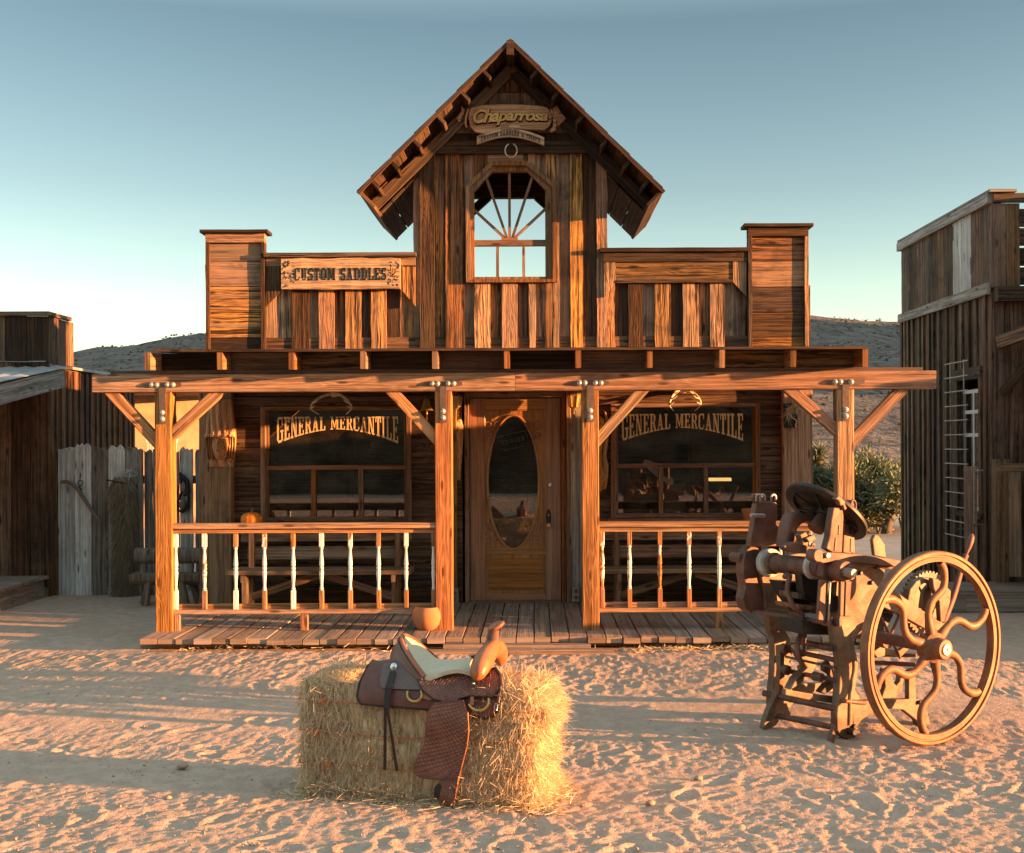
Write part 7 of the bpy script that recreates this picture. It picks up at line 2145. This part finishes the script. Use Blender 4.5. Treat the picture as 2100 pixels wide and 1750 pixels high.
for k in range(6):
    b0 = 41 + 60 * k; pts, rs3 = [], []
    for r_, d_ in zip(rr3, dl3):
        a_ = rad(b0 + d_); pts.append(wcn + PA * (wr * r_ * math.cos(a_)) + Vector((0, 0, 1)) * (wr * r_ * math.sin(a_)))
        rs3.append(.034 if r_ < .25 else .0255 if r_ < .8 else .028)
    sm, sr = [], []
    for i in range(len(pts) - 1):
        for s_ in range(3):
            g_ = [pts[max(i - 1, 0)], pts[i], pts[i + 1], pts[min(i + 2, len(pts) - 1)]]; sm.append(cat(*g_, s_ / 3)); sr.append(rs3[i] + (rs3[i + 1] - rs3[i]) * s_ / 3)
    sm.append(pts[-1]); sr.append(rs3[-1])
    mb = MB(); mb.tube(sm, sr, 12, flat=.88, up=PN)
    for vi in range(len(mb.v)):      # oval section: deeper across the wheel than it is thick
        q = Vector(mb.v[vi]) - wcn; h_ = q.dot(PN); mb.v[vi] = tuple(Vector(mb.v[vi]) - PN * (h_ * .25))
    mb.build('spoke', M_WHEEL, fw, smooth=70)
mb = MB(); mb.lathe([(.055, -.07), (.075, -.05), (.085, -.02), (.085, .02), (.062, .035), (.058, .085), (.052, .092), (.03, .094)], wcn, PN, 32); mb.build('hub', M_WHEEL, fw, smooth=40)
mb = MB(); mb.lathe([(.032, .06), (.032, .098), (.029, .102), (.010, .102), (.008, .096), (0, .096)], wcn, PN, 24); mb.build('axle_end', M_STEEL2, fw, smooth=40)
mb = MB(); mb.cyl(wcn - PN * .06, wcn - PN * (WOFF + .56), .034, 20); mb.build('main_shaft', M_IRON, press, smooth=45)

# thinner rods, pins and springs between the frames
rod('gripper_rod', (600, 690, .07), (590, 940, .07), .006, M_STEEL, 8); rod('draw_rod', (*z7(690, 120), -.22), (*z7(640, 560), -.22), .009, M_IRON, 8)
rod('draw_rod', (*z8(260, 640), -.05), (*z8(430, 1010), -.05), .008, M_IRON, 8); rod('draw_rod', (*z8(450, 600), -.02), (*z8(330, 880), -.02), .009, M_IRON, 8)
rod('tie_rod', (*z7(420, 600), -.36), (*z7(1040, 740), -.03), .008, M_IRON, 8); rod('tie_rod', (*z7(1090, 1140), .0), (*z7(1400, 1165), .0), .013, M_IRON, 8)
rod('tie_rod', (560, 545, .0), (1000, 610, .0), .010, M_IRON, 8); rod('tie_rod', (640, 600, -.1), (860, 720, -.1), .008, M_IRON, 8)
for k in range(9):
    axle_disc('spring_coil', 468 + 4 * k, 560 - 12 * k, -.24, -.252, .016, M_BLKIRON, segs=12)
for x, y, o_ in ((640, 1110, .004), (1170, 1450, -.002), (760, 1600, .004), (900, 600, .0), (800, 640, .0), (870, 700, .0)): axle_disc('frame_bolt', x, y, .014 + o_, -.01, .014, M_BLKIRON, segs=6)
